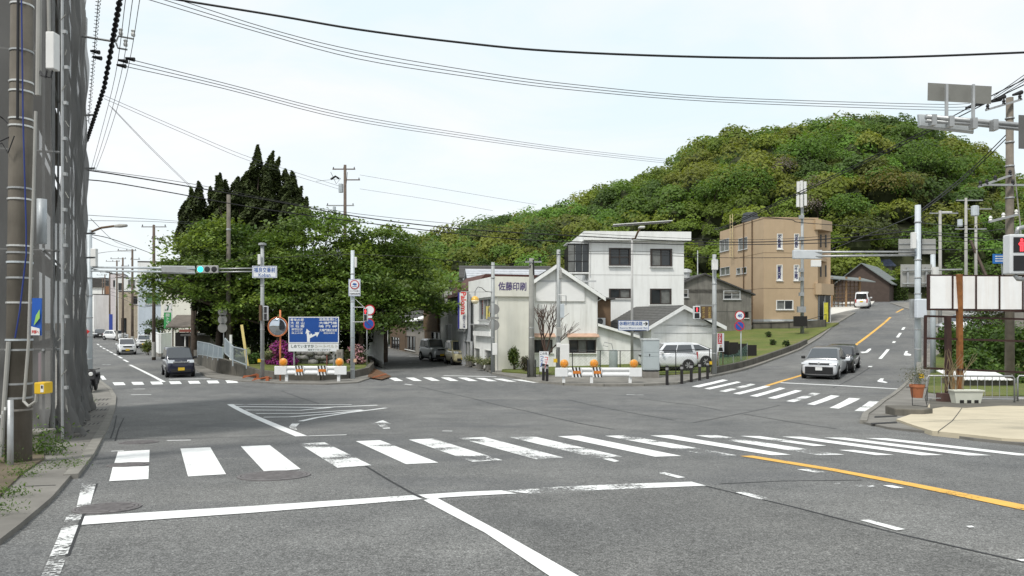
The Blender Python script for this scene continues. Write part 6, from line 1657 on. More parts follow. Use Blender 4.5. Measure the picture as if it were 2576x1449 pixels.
for py in (700, 760, 850): MB().lathe([(.13, 0), (.137, .02), (.13, .05)], (0, 0, local(b1, 1240, py, 44).z), 12).build('band', STEEL, b1)
b2, bh2 = upright('utility_pole', 'concrete utility pole between the printing shop and the gable house', 1337, 40.2, 650, .17, .13, M('pole_light_concrete', (0.30, 0.30, 0.275), .85, var=.25, streak=.3), 'utility pole', dz=.09)
crossarm(b2, bh2 - .2, .9, -.1, .1, 2); MB().tube([(-.1, -.1, bh2 - .5), (.1, -.12, bh2 - .1), (.12, -.1, bh2 - .9)], .05).build('cable_joint', BLK, b2)
for py in (826, 850): MB().lathe([(.17, 0), (.178, .02), (.17, .04)], (0, 0, local(b2, 1337, py, 40.2).z), 12).build('band', STEEL, b2)
MB().box(-.24, -.17, -.2, -.1, 0, .95).build('guard_strip', BLK, b2); MB().box(.17, .24, -.2, -.1, 0, .95).build('guard_strip', BLK, b2)
b3, bh3 = upright('equipment_pole', 'grey pole loaded with telecom boxes before the gable house', 1405, 40.5, 628, .12, .1, POLEG, 'pole', dz=.12)
for px, py, w, h, m in ((1414, 782, .22, .75, POLEB), (1410, 690, .14, .5, CON), (1407, 835, .3, .5, CON), (1405, 868, .22, .25, FW), (1420, 892, .5, 1.15, FW)):
    q = local(b3, px, py, 40.2); MB().box(q.x - w / 2, q.x + w / 2, q.y - .15, q.y + .1, q.z - h / 2, q.z + h / 2).build('equipment_box', m, b3, bevel=.02)
MB().tube([local(b3, 1405, 742, 40.3), local(b3, 1424, 744, 40.1), local(b3, 1424, 768, 40.1)], .03).build('bracket', STEEL, b3)
b_ = local(b3, 1397, 907, 40.2); MB().box(b_.x - .1, b_.x + .1, b_.y - .1, b_.y, b_.z - .1, b_.z + .1).build('push_button_box', YLW, b3)
for k, dx in enumerate((-.16, .16)): MB().tube([(dx, 0, bh3 - 4.0), (dx * .8, -.05, bh3 - 1.0)], .012, 5).build('cable', BLK, b3)
st2, sh2 = upright('street_lamp', 'slim tapering street lamp with direction plate before the white block', 1590, 42.5, 600, .09, .06, M('lamp_pole_grey', (0.42, 0.42, 0.41), .5, .2, var=.2, streak=.3), 'street lamp', dz=.16)
MB().tube([(0, 0, sh2 - .02), local(st2, 1598, 600, 42.4), local(st2, 1604, 585, 42.2), local(st2, 1610, 576, 42)], .055, 8).build('lamp_arm', WOODB, st2, smooth=True)
q = local(st2, 1614, 572, 41.9); MB().cbox(q, .3, .5, .1).build('lamp_head', FW, st2, bevel=.03)
a = prect(st2, 42.2, 1555, 806, 1632, 831)
dp = MB().box(a[0], a[1], a[4] - .03, a[4], a[2], a[3]).build('direction_plate', SIGW, st2)
border(dp, (a[0], a[1], a[2], a[3], a[4]), .025, SIGBL, -.031)
q = prect(st2, 42.2, 1558, 809, 1616, 819); text('休暇村南淡路', q[1] - q[0], q[3] - q[2], SIGBL, dp, ((q[0] + q[1]) / 2, a[4] - .035, (q[2] + q[3]) / 2), bold=.02)
q = prect(st2, 42.2, 1559, 823, 1629, 828); text('Resorts Minami-awaji 4km', q[1] - q[0], q[3] - q[2], SIGBL, dp, ((q[0] + q[1]) / 2, a[4] - .035, (q[2] + q[3]) / 2), bold=.015)
def spx(t, d, pts): return [(local(t, x, y, d).x, local(t, x, y, d).z) for x, y in pts]
MB().prism(spx(st2, 42.2, [(1618, 813.5), (1625, 813.5), (1622, 810), (1625, 810), (1630, 814.5), (1625, 819), (1622, 819), (1625, 815.5), (1618, 815.5)]), a[4] - .036, a[4] - .032).build('arrow', BLK, dp)
# cabinet
cb = thing('roadside_cabinet', 'tall grey roadside control cabinet on a concrete base', 'cabinet', G(1636, 946, .16))
CAB = M('cabinet_grey', (0.42, 0.47, 0.48), .5, .1, var=.06)
MB().box(-.42, .42, -.3, .3, -.2, .25).build('base', CONC, cb); MB().box(-.38, .38, -.27, .27, .25, .33).build('plinth', BLK, cb)
bd = MB().box(-.43, .43, -.31, .31, .33, 1.92).build('case', CAB, cb, bevel=.02)
MB().box(-.46, .46, -.34, .34, 1.92, 2.0).build('lid', M('cabinet_pale', (0.55, 0.58, 0.58), .5), cb)
for z0, z1 in ((.4, 1.0), (1.06, 1.22), (1.28, 1.86)): MB().box(-.38, .38, -.322, -.311, z0, z1).build('door_panel', CAB, cb)
MB().box(-.12, -.08, -.34, -.323, 1.08, 1.2).build('handle', BLK, cb)
# meter stand, bin, gate frame and shrubs by the house
mt = thing('water_heater', 'grey-green cylinder tank with pipes beside the lean-to', 'tank', G(1543, 935, .16)); MB().lathe([(.24, 0), (.25, .05), (.25, 1.2), (.2, 1.25)], n=16).build('tank', M('tank_green_grey', (0.27, 0.31, 0.3), .6, var=.15), mt, smooth=True)
MB().tube([(0, 0, 1.2), (-.1, 0, 1.6), (-.5, 0, 1.7), (-.6, 0, 1.5), (-.3, 0, 1.45)], .02).build('pipe', STEEL, mt)
vb = thing('vertical_board', 'small white notice board with blue and red lettering by the utility pole', 'sign', G(1368, 944, .16), R(-8))
MB().box(-.24, .26, -.02, .02, .2, 1.3).build('panel', SIGW, vb); text('この先', .4, .16, BLK, vb, (0, -.024, 1.18), bold=.02); text('つり具', .2, .6, SIGBL, vb, (-.1, -.024, .75), vertical=True, bold=.03); text('コエサ', .2, .7, RED, vb, (.13, -.024, .65), vertical=True, bold=.03)
for x in (-.22, .24): MB().tube([(x, .03, -.1), (x, .03, 1.35)], .02).build('leg', WOODB, vb)
shrub('garden_shrub', 'green conical shrub beside the cream shop wall', G(1293, 932, .1), .42, .4, 1.55, 1500, .06, [(0.07, 0.11, 0.02), (0.11, 0.14, 0.03), (0.045, 0.08, 0.02)])
shrub('garden_shrub', 'small dark pink-tinged shrub between shrub and utility pole', G(1322, 934, .16), .45, .4, .95, 900, .05, [(0.06, 0.07, 0.03), (0.10, 0.08, 0.06)])
bt = thing('bare_tree', 'leafless bushy sapling in front of the gable house', 'tree', G(1372, 938, .16))
tm = MB()
def twig(p, d, r, n):
    q = p + d
    tm.tube([p, p.lerp(q, .5) + Vector((rnd.uniform(-.04, .04), 0, 0)), q], [r, r * .85, r * .7], 4)
    if n > 0:
        for k in range(3):
            twig(q, Vector((d.x * .6 + rnd.uniform(-.32, .32), d.y * .6 + rnd.uniform(-.3, .3), d.z * .55 + rnd.uniform(.08, .3))), r * .62, n - 1)
twig(Vector((0, 0, -.1)), Vector((.02, 0, 1.25)), .09, 4); twig(Vector((.05, 0, .9)), Vector((.35, 0, .5)), .05, 3)
tm.build('branches', M('bare_bark', (0.10, 0.065, 0.05), .9, var=.3), bt)
for px, py, w, lab in ((1182, 921, .5, 'pot of pale foliage nearest the cream van'), (1208, 929, .42, 'low pot plant before the printing shop wall'), (1228, 932, .34, 'small pot beside the pole at the printing shop')):
    t = thing('potted_plant', lab, 'potted plant', G(px, py, .09)); MB().lathe([(w * .45, 0), (w * .6, .35), (w * .62, .36), (w * .5, .34)], n=14).build('pot', M('pot_grey', (0.2, 0.19, 0.17), .8, var=.3), t)
    n = 500; p = nrng.normal(size=(n, 3)) * np.array([w * .5, w * .4, .12]) + np.array([0, 0, .5]); p[:, 2] = np.maximum(p[:, 2], .34)
    leaves('foliage', LEAF, t, p, nrng.uniform(.03, .06, n), np.array([(0.16, 0.18, 0.08), (0.3, 0.3, 0.2), (0.07, 0.1, 0.03)])[nrng.integers(0, 3, n)], .4, .6)
# --- chain-link fence in front of the lawn
fe = thing('chain_fence', 'thin black chain-link fence along the lawn before the garage', 'fence', G(1400, 941, .16)); f0 = Vector(fe.location)
fpx = [(1400, 941), (1440, 942), (1510, 943), (1560, 944), (1620, 944), (1700, 943), (1785, 938)]
fpts = [G(x, y, .16) for x, y in fpx]
for p in fpts: MB().tube([p - f0, p - f0 + Vector((0, 0, 1.35))], .025).build('post', BLK, fe)
wm = MB()
for a, b in zip(fpts, fpts[1:]):
    MB().tube([a - f0 + Vector((0, 0, 1.33)), b - f0 + Vector((0, 0, 1.33))], .018).build('top_rail', BLK, fe); MB().tube([a - f0 + Vector((0, 0, .12)), b - f0 + Vector((0, 0, .12))], .016).build('bottom_rail', BLK, fe)
    L = (b - a).length; n = int(L / .16)
    for k in range(-8, n + 1):
        for sgn in (0, 1):
            u0, u1 = k / n, (k + 7.5) / n; h0, h1 = 0.1, 1.3
            if u0 < 0: h0 = .1 + 1.2 * (-u0) / (u1 - u0); u0 = 0
            if u1 > 1: h1 = h0 + (1.3 - h0) * (1 - u0) / (u1 - u0) if u1 > u0 else h0; u1 = 1
            if u1 - u0 < .01: continue
            p, q = a.lerp(b, u0) - f0, a.lerp(b, u1) - f0
            if sgn: p.z += h1 + .1 - .1; q.z += h0
            else: p.z += h0; q.z += h1
            wm.tube([p, q], .0022, 3, cap=False)
tag(wm.build('wire_mesh', M('fence_wire', (0.16, 0.17, 0.17), .6, .4, var=0), fe), kind='stuff')
# --- black bollards
bol = thing('bollard', 'x', 'bollard', (0, 0, 0), 0, 'black bollards on the corner pavement')
MB().lathe([(.075, -.1), (.075, .62), (.078, .62), (.078, .64)], n=14).build('shaft', M('bollard_black', (0.02, 0.018, 0.018), .5), bol)
MB().lathe([(.077, .641), (.077, .76)], n=14).build('reflective_band', M('bollard_band', (0.34, 0.34, 0.34), .5, .3), bol); MB().lathe([(.078, .761), (.078, .84), (.05, .87)], n=14).build('cap', MATS['bollard_black'], bol)
for k, (px, py, lab) in enumerate([(1367, 958, 'black bollard left of the notice board, beside the utility pole'), (1376, 960, 'black bollard between the notice board and the barrier'), (1678, 964, 'black bollard nearest the control cabinet'), (1715, 961, 'second black bollard from the cabinet'), (1739, 957, 'third black bollard from the cabinet'), (1760, 953, 'fourth black bollard from the cabinet'), (1780, 949, 'black bollard nearest the red man signal pole')]):
    o = bol if k == 0 else copy_tree(bol)
    o.location = G(px, py, .09); o['label'] = lab
# --- signal pole with red man
rp_, rh_ = upright('signal_pole', 'grey signal pole with red pedestrian light by the garage', 1797, 41.0, 640, .14, .11, POLEG, 'signal pole', dz=.16)
ped_signal(rp_, prect(rp_, 40.7, 1744, 770, 1761, 803), RED_ON)
a = prect(rp_, 40.8, 1763, 771, 1790, 802); bs_ = MB().box(a[0], a[1], a[4] - .03, a[4] + .02, a[2], a[3]).build('brown_sign', MATS['sign_brown'], rp_)
GOLD = M('letter_gold', (0.45, 0.33, 0.1), .6)
text('歩行者専用', .16, .62, GOLD, bs_, (a[0] + .47, a[4] - .034, (a[2] + a[3]) / 2), vertical=True); text('押ボタン式', .16, .62, GOLD, bs_, (a[0] + .14, a[4] - .034, (a[2] + a[3]) / 2), vertical=True)
for py in (768, 804): MB().tube([local(rp_, 1797, py, 40.9), local(rp_, 1750, py, 40.8)], .022, 6).build('signal_bracket', STEEL, rp_)
b_ = local(rp_, 1798, 667, 40.6); MB().box(b_.x - .16, b_.x + .16, b_.y - .12, b_.y + .1, b_.z - .27, b_.z + .3).build('sensor_box', FW, rp_, bevel=.03)
b_ = local(rp_, 1787, 913, 40.8); MB().box(b_.x - .06, b_.x + .07, b_.y - .1, b_.y, b_.z - .08, b_.z + .09).build('push_button_box', YLW, rp_)
for py in (715, 765, 840, 890): MB().lathe([(.135, 0), (.145, .02), (.135, .05)], (0, 0, local(rp_, 1797, py, 41).z), 12).build('band', STEEL, rp_)
ep = thing('campaign_poster', 'red and white vertical campaign poster board by the garage corner', 'poster', (P(1813, 0, 42.6).x, 42.6, T(12, 42.6) + .16), R(4))
za, zb_ = P(0, 885, 42.6).z - ep.location.z, P(0, 838, 42.6).z - ep.location.z
MB().box(-.2, .2, 0, .03, za, zb_).build('board', SIGW, ep); zmid = za + (zb_ - za) * .42
MB().box(-.18, .08, -.006, -.001, zmid, zb_ - .02).build('red_field', SRED, ep); text('さんまん', .18, zb_ - zmid - .12, SIGW, ep, (-.05, -.011, (zmid + zb_) / 2), vertical=True, bold=.03)
MB().lathe([(.07, -.004), (.07, 0)], (0, -.001, zmid - .12), 14, 'y').build('portrait_head', M('poster_skin', (0.5, 0.36, 0.28), .7), ep); MB().prism([(-.14, za + .03), (.14, za + .03), (.1, zmid - .2), (-.1, zmid - .2)], -.005, -.001).build('portrait_suit', GAP, ep)
MB().box(-.17, -.13, .03, .07, -.1, za + .2).box(.13, .17, .03, .07, -.1, za + .2).build('legs', WOODB, ep)
# --- speed limit post
sp40, _ = upright('sign_post', 'post with 40 speed limit and no-parking discs by the retaining wall', 1864, 45.5, 785, .03, .03, POLEB, 'sign', dz=.03)
c = local(sp40, 1861, 794, 45.4); d4 = disc(sp40, c, .31, [(1, SRED), (.78, SIGW)]); text('40', .28, .22, SIGBL, d4, (c.x, c.y - .03, c.z), bold=.03)
c = local(sp40, 1860, 820, 45.4); disc(sp40, c, .31, [(1, SRED), (.8, SBLU)]); MB().bar((c.x - .17, c.y - .025, c.z + .17), (c.x + .17, c.y - .025, c.z - .17), .008, .06).build('slash', SRED, sp40)
# torn green net on stakes
tn = thing('torn_net', 'torn pale green garden net sagging between stakes by the lawn', 'net', G(1815, 938, .1)); t0 = Vector(tn.location)
GN = M('net_green', (0.15, 0.26, 0.22), .7, var=.3)
def softnet():
    m, nt, b = newmat('green_net'); b.inputs['Base Color'].default_value = (.14, .26, .21, 1)
    tp = nt.nodes.new('ShaderNodeBsdfTransparent'); mx = nt.nodes.new('ShaderNodeMixShader')
    nt.links.new(ramp(nt, noise(nt, 9, 4, .7, (3, 3, .6)), [(0.4, .35), (0.7, .9)]), mx.inputs[0])
    nt.links.new(b.outputs[0], mx.inputs[1]); nt.links.new(tp.outputs[0], mx.inputs[2]); nt.links.new(mx.outputs[0], nt.nodes['Material Output'].inputs[0]); return m
vs = []
for i in range(13):
    f = i / 12; px = 1808 + 70 * f; d = 44.5 + 3.5 * f
    pb = P(px, 0, d); zb0 = T(pb.x, d) + .1; top = P(px, 885 + 18 * math.sin(f * 3.1) - 22 * f, d).z
    for j in range(6): vs.append((pb.x - t0.x + .05 * math.sin(i * 2 + j), d - t0.y + .1 * math.sin(i * 1.7 + j * .9), zb0 + (top - zb0) * j / 5 - t0.z))
nb_ = MB(); nb_.v = vs; nb_.f = [(i * 6 + j, i * 6 + j + 1, (i + 1) * 6 + j + 1, (i + 1) * 6 + j) for i in range(12) for j in range(5)]
nb_.build('net_sheet', softnet(), tn, smooth=True)
for px, d, py in ((1808, 44.5, 880), (1845, 46, 895), (1880, 48, 862)):
    p = P(px, 0, d); MB().tube([(p.x - t0.x, d - t0.y, T(p.x, d) - t0.z), (p.x - t0.x, d - t0.y, P(px, py, d).z - t0.z)], .02).build('stake', STEEL, tn)
dkw = thing('dark_board_wall', 'dark board wall behind the torn net beside the garage', 'wall', (P(1812, 0, 50).x, 50, T(14, 50)))
for k in range(4): MB().box(k * .62, k * .62 + .6, 0, .06, -.1, 1.25 - k * .09).build('board', GAP, dkw)
for k, (px, py) in enumerate(((1935, 848, ), (1978, 872), (1945, 868))):
    shrub('lawn_tuft', ('small dark bush high on the lawn', 'small dark bush by the retaining wall end', 'low tuft on the middle of the lawn')[k], G(px, py, .16), .35, .3, .5, 260, .06, [(0.03, 0.06, 0.015), (0.05, 0.08, 0.02)])
# fence and rail by tan building
wf = thing('pipe_fence', 'dark pipe fence on a low wall before the tan building', 'fence', G(1930, 838, .1)); w0 = Vector(wf.location)
pts = [P(x, y, d) for x, y, d in ((1893, 822, 67), (1940, 822, 66.5), (1985, 820, 66), (2030, 815, 65.5), (2078, 800, 66))]
for p in pts: MB().tube([Vector((p.x, p.y, T(p.x, p.y) - .1)) - w0, Vector((p.x, p.y, p.z + .35)) - w0], .03).build('post', BLK, wf)
for a, b in zip(pts, pts[1:]):
    MB().tube([a - w0 + Vector((0, 0, .33)), b - w0 + Vector((0, 0, .33))], .025).build('rail', BLK, wf)
    MB().bar(Vector((a.x, a.y + .1, T(a.x, a.y) + .3)) - w0, Vector((b.x, b.y + .1, T(b.x, b.y) + .3)) - w0, .12, 1.0).build('low_wall', CONCD, wf)
# ================================================================ right-hand corner
RUST = M('rust_orange', (0.28, 0.115, 0.035), .85, var=.45, scale=5, streak=.5, dirt=(0.10, 0.035, 0.02))
RUSTD = M('rust_dark', (0.045, 0.022, 0.018), .85, var=.4, scale=5)
rs, rsh = upright('signal_pole', 'grey signal pole with long mast arm at the right corner', 2309, 33, 516, .145, .12, POLEB, 'signal pole', dz=.05)
for y0, y1 in ((634, 634), (642, 645)): MB().tube([local(rs, 2305, y0, 33), local(rs, 2150, (y0 + y1) / 2, 33.6), local(rs, 2000, y1, 34.2)], .05, 8).build('mast_arm', STEEL, rs, smooth=True)
a = prect(rs, 34.0, 1996, 629, 2068, 651); MB().box(a[0], a[1], a[4] - .05, a[4] + .18, a[2], a[3]).build('signal_head_back', M('signal_back_white', (0.6, 0.63, 0.65), .5, .2, var=.12), rs, bevel=.03)
a = prect(rs, 33.9, 2041, 654, 2066, 671); MB().box(a[0], a[1], a[4] - .02, a[4] + .1, a[2], a[3]).build('small_box', FW, rs, bevel=.02)
SBK = MATS['sign_back']
a = prect(rs, 33.4, 2261, 601, 2354, 639); sbk = MB().box(a[0], a[1], a[4], a[4] + .03, a[2], a[3]).build('sign_back', M('sign_back_pale', (0.36, 0.36, 0.34), .6, .1, var=.12), rs)
for f in (.33, .67): MB().box(a[0], a[1], a[4] - .03, a[4] - .001, a[2] + (a[3] - a[2]) * f - .02, a[2] + (a[3] - a[2]) * f + .02).build('stiffener', STEEL, sbk)
b_ = local(rs, 2298, 605, 32.8); MB().box(b_.x - .09, b_.x + .09, b_.y - .1, b_.y + .1, b_.z - .36, b_.z + .36).build('junction_box', FW, rs, bevel=.02)
b_ = local(rs, 2316, 777, 32.7); MB().box(b_.x - .24, b_.x + .22, b_.y - .15, b_.y + .12, b_.z - .42, b_.z + .44).build('control_box', M('box_white_blue', (0.58, 0.62, 0.67), .45, var=.05), rs, bevel=.05)
b_ = local(rs, 2302, 777, 32.9); MB().box(b_.x - .2, b_.x - .02, b_.y - .02, b_.y + .12, b_.z - .42, b_.z + .44).build('rear_box', STEEL, rs)
b_ = local(rs, 2312, 925, 32.7); MB().box(b_.x - .09, b_.x + .09, b_.y, b_.y + .05, b_.z - .25, b_.z + .25).build('info_plate', CON, rs)
b_ = local(rs, 2316, 946, 32.7); MB().box(b_.x - .08, b_.x + .1, b_.y - .1, b_.y, b_.z - .09, b_.z + .1).build('push_button_box', YLW, rs)
for py in (560, 655, 700, 740, 830, 880): MB().lathe([(.15, 0), (.158, .02), (.15, .05)], (0, 0, local(rs, 2309, py, 33).z), 12).build('band', STEEL, rs)
MB().tube([local(rs, 2312, 520, 33), local(rs, 2318, 600, 33), local(rs, 2316, 740, 32.9)], .025).build('cable', BLK, rs)
# second pole behind with big sign back
r2, r2h = upright('sign_pole', 'pale pole with large sign back behind the right signal pole', 2347, 40, 640, .14, .12, POLEB, 'pole', dz=.05)
a = prect(r2, 39.8, 2266, 665, 2345, 722); bb = MB().box(a[0], a[1], a[4], a[4] + .03, a[2], a[3]).build('sign_back', MATS['sign_back_pale'], r2)
for py in (681, 714): MB().tube([local(r2, 2270, py, 39.7), local(r2, 2420, py - 3, 39.7)], .05).build('arm', STEEL, r2)
for px in (2283, 2330): MB().box(local(r2, px, 0, 39.75).x - .05, local(r2, px, 0, 39.75).x + .05, -.3, -.24, local(r2, px, 720, 39.7).z, local(r2, px, 672, 39.7).z).build('stiffener', STEEL, r2)
b_ = local(r2, 2352, 686, 39.6); MB().box(b_.x - .15, b_.x + .15, b_.y - .1, b_.y + .1, b_.z - .3, b_.z + .3).build('control_box', FW, r2)
# billboard frame
bf = thing('billboard', 'rusty billboard frame with blank white panels at the right corner', 'billboard', G(2385, 1010, .1)); f0 = Vector(bf.location); D_ = f0.y
def bl(px, py, dd=0): return P(px, py, D_ + dd) - f0
for k in range(6):
    x0 = 2337 + k * 58.8; x1 = x0 + 56
    a, b = bl(x0, 776 + (x0 - 2337) * .012), bl(x1, 694 + (x1 - 2337) * .008)
    MB().box(a.x, b.x, -.05, .05, a.z, b.z).build('white_panel', M('panel_dirty_white', (0.82, 0.83, 0.83), .5, var=.06, streak=.22, dirt=(0.45, 0.3, 0.18)), bf)
    MB().box(a.x - .055, a.x - .002, -.08, .06, a.z - .03, b.z + .05).build('frame_bar', RUSTD, bf)
for y0, y1 in ((693, 697), (778, 784)): MB().bar(bl(2333, y0), bl(2700, y1), .09, .07).build('frame_rail', RUSTD, bf)
for (y0, y1, x0) in ((795, 801, 2326), (851, 856, 2326), (926, 936, 2326)): MB().bar(bl(x0, y0, .12), bl(2700, y1 + 6, .12), .06, .07).build('lower_rail', RUSTD, bf)
MB().bar(bl(2328, 795, .1), bl(2327, 928, .1), .08).build('lower_upright', RUSTD, bf)
MB().bar(bl(2386, 1005), bl(2384, 795), .17).build('post', RUSTD, bf); MB().bar(bl(2415, 1000, .3), bl(2413, 690, -.12), .16).build('post', RUST, bf)
MB().box(-.32, .28, -.2, .2, -.12, .3).build('footing', M('footing_brown', (0.12, 0.07, 0.06), .9, var=.3), bf)
# railings
rg = thing('hoop_railing', 'low galvanised hoop railing at the back of the forecourt', 'railing', G(2332, 1006, .1)); f0 = Vector(rg.location)
for s0, s1 in ((2332, 2552), (2560, 2640)):
    p, q = G(s0, 1010, .1) - f0, G(s1, 1013, .1) - f0
    h = .92
    MB().tube([p, p + Vector((0, 0, h - .08)), p + Vector((.06, 0, h)), q + Vector((-.06, 0, h)), q + Vector((0, 0, h - .08)), q], .03, 8).build('hoop', STEEL, rg, smooth=True)
    MB().tube([p + Vector((0, 0, .12)), q + Vector((0, 0, .12))], .018).build('bottom_rail', STEEL, rg)
    n = max(2, int((q - p).length / .22))
    for k in range(1, n): MB().tube([p.lerp(q, k / n) + Vector((0, 0, .12)), p.lerp(q, k / n) + Vector((0, 0, h))], .011, 5).build('bar', STEEL, rg)
# pots and planters
pp = thing('potted_plant', 'terracotta pot with straggly plant on a wire stand at the right corner', 'potted plant', G(2307, 1022, .12))
MB().lathe([(.16, .28), (.21, .62), (.23, .62), (.23, .7), (.19, .7), (.18, .64)], n=18).build('pot', M('terracotta', (0.36, 0.13, 0.06), .85, var=.25), pp, smooth=False)
sd_ = MB().tube([(-.35, 0, .62), (.3, 0, .6)], .014).tube([(-.2, -.1, 0), (-.22, -.1, .62)], .012).tube([(.28, -.1, -.03), (.2, -.1, .3), (.3, -.1, .6)], .012).tube([(-.2, -.1, .05), (.28, -.1, .0)], .01)
sd_.build('stand', BLK, pp)
n = 700; p = nrng.normal(size=(n, 3)) * np.array([.2, .16, .17]) + np.array([0, 0, .98])
leaves('foliage', LEAF, pp, p, nrng.uniform(.015, .035, n), np.array([(0.09, 0.10, 0.05), (0.06, 0.08, 0.03), (0.14, 0.12, 0.08)])[nrng.integers(0, 3, n)], .2, .4)
pk_ = thing('planter_box', 'long off-white planter box below the rusty post', 'planter', G(2430, 1014, .1)); MB().add([(-.42, -.14, 0), (.42, -.14, 0), (.42, .14, 0), (-.42, .14, 0), (-.5, -.18, .42), (.5, -.18, .42), (.5, .18, .42), (-.5, .18, .42)], [(3, 2, 1, 0), (4, 5, 6, 7), (0, 1, 5, 4), (1, 2, 6, 5), (2, 3, 7, 6), (3, 0, 4, 7)]).build('box', M('planter_cream', (0.6, 0.61, 0.53), .7, var=.1), pk_)
MB().box(-.53, .53, -.21, .21, .42, .46).build('lip', MATS['planter_cream'], pk_)
for x in (-.3, -.05, .2): MB().box(x, x + .13, -.172, -.145, .0, .12).build('foot_gap', GAP, pk_)
wsm = MB()
for k in range(26):
    a = rnd.uniform(-.4, .4); wsm.tube([(a - .4, .1, .4), (a - .4 + rnd.uniform(-.2, .2), .1, 1.0), (a - .3 + rnd.uniform(-.4, .4), .1, rnd.uniform(1.1, 1.9))], .008, 4)
tag(wsm.build('dry_stems', M('dry_stem', (0.2, 0.16, 0.09), .9), pk_), kind='stuff')
pln = thing('leaning_board', 'weathered orange-brown board leaning on the dark post', 'board', G(2402, 1008, .1)); MB().bar((.04, 0, 0), (-.14, .1, 1.5), .1, .04).build('board', M('board_orange', (0.42, 0.22, 0.07), .8, var=.3), pln)
ck = thing('corner_kerb', 'dark raised concrete kerb block under the terracotta pot', 'kerb', G(2285, 1045, .05)); MB().prism([(-.42, -.1), (.3, -.25), (.75, .1), (.6, .7), (-.25, .8)], -.1, .2, 'z').build('block', CONCD, ck, bevel=.03)
# corrugated low roof and garden behind the railing
ws = thing('garden_shed', 'low shed with white corrugated roof behind the hoop railing', 'shed', (P(2405, 0, 34).x, 34, -.2), R(-4))
MB().box(0, 2.3, 0, 1.3, -.3, .62).build('wall', CONCD, ws)
for k in range(14): MB().add([(-.1 + k * .18, -.2, .66), (.06 + k * .18, -.2, .69), (.06 + k * .18, 1.6, 1.0), (-.1 + k * .18, 1.6, .97), (-.1 + k * .18, -.2, .63), (.06 + k * .18, -.2, .66), (.06 + k * .18, 1.6, .97), (-.1 + k * .18, 1.6, .94)], [(0, 1, 2, 3), (7, 6, 5, 4), (0, 4, 5, 1), (1, 5, 6, 2), (2, 6, 7, 3), (3, 7, 4, 0)]).build('roof_sheet', FW, ws)
GARD = [(0.06, 0.115, 0.02), (0.09, 0.15, 0.028), (0.045, 0.085, 0.018), (0.075, 0.13, 0.03)]
for px, d, rx_, h, lab in ((2480, 42, 2.0, 3.4, 'large green bush behind the billboard, right of the rusty post'), (2560, 40, 2.0, 3.0, 'broad-leaved green bush at the right picture edge behind the railing'), (2395, 46, 1.1, 2.6, 'green bush between the billboard posts'), (2440, 38, 1.1, 1.9, 'low green bush behind the white corrugated roof'), (2540, 36, 1.3, 1.2, 'low leafy bush behind the far end of the railing')):
    x = P(px, 0, d).x; shrub('garden_bush', lab, (x, d, T(x, d) - .2), rx_, 1.5, h, 2600, .11, GARD)
x = P(2478, 0, 47).x; shrub('clipped_bush', 'round dark clipped bush before the tiled roof', (x, 47, T(x, 47)), 1.5, 1.3, 4.0, 2600, .08, [(0.05, 0.055, 0.025), (0.06, 0.075, 0.03)])
simple_house('tiled_house', 'house with patterned grey tiled roof behind the billboard', 2440, 52, R(-12), 7.5, 6, 3.0, 4.8, BRN, M('silver_tile', (0.3, 0.31, 0.32), .5, .1, var=.5, scale=9), z=-.1, along='y', courses=9)
x = P(2556, 0, 46).x
gw_ = thing('garden_wall', 'grey concrete garden wall at the right edge behind the bushes', 'wall', (x, 46, T(x, 46))); 
for k in range(5): MB().box(k * 1.2 - .5, k * 1.2 + .68, 0, .15, -.3, 2.9).build('panel', CONC, gw_)

# overhead signal arm close on the right
sgp = thing('signal_mast', 'double tube mast arm with signal back and plate reaching in from the right', 'signal mast', (11.8, 14.2, T(11.8, 14.2) + .05)); m0 = Vector(sgp.location)
def ml(px, py, d): return P(px, py, d) - m0
MB().tube([(0, 0, -.2), (0, 0, 7.2 - m0.z + .4)], .15, 14).build('column', POLEG, sgp, smooth=True)
MB().tube([ml(2330, 294, 14.0), ml(2576, 316, 14.2), (0, 0, ml(2600, 318, 14.2).z)], .05, 12).build('upper_arm', STEEL, sgp, smooth=True)
MB().tube([ml(2330, 304, 14.0), ml(2450, 313, 14.1), ml(2576, 326, 14.2), (0, 0, ml(2600, 328, 14.2).z)], .035, 10).build('lower_arm', STEEL, sgp, smooth=True)
bx_ = [ml(2306, 287, 14.4), ml(2448, 300, 14.5), ml(2449, 338, 14.5), ml(2309, 322, 14.4), ml(2312, 286, 14.2), ml(2448, 299, 14.3), ml(2450, 333, 14.3), ml(2314, 317, 14.2)]
MB().add(bx_, [(0, 1, 2, 3), (7, 6, 5, 4), (0, 4, 5, 1), (1, 5, 6, 2), (2, 6, 7, 3), (3, 7, 4, 0)]).build('signal_head_back', M('signal_shell', (0.5, 0.53, 0.54), .5, .2, var=.1), sgp, bevel=.02)
pl2 = MB().add([ml(2334, 208, 14.2), ml(2495, 217, 14.3), ml(2493, 262, 14.3), ml(2333, 253, 14.2), ml(2334, 208, 14.23), ml(2495, 217, 14.33), ml(2493, 262, 14.33), ml(2333, 253, 14.23)], [(0, 1, 2, 3), (7, 6, 5, 4), (0, 4, 5, 1), (1, 5, 6, 2), (2, 6, 7, 3), (3, 7, 4, 0)]).build('sign_back', M('sign_back_grey', (0.22, 0.22, 0.2), .6, .1, var=.15), sgp)
for px in (2381, 2448): MB().bar(ml(px, 213, 14.15), ml(px, 305, 14.05), .045, .05).build('sign_bracket', STEEL, sgp)
for px in (2346, 2390, 2500, 2448): MB().cbox(ml(px, 303 + (px - 2346) * .08, 14.02), .09, .14, .2).build('clamp', STEEL, sgp)
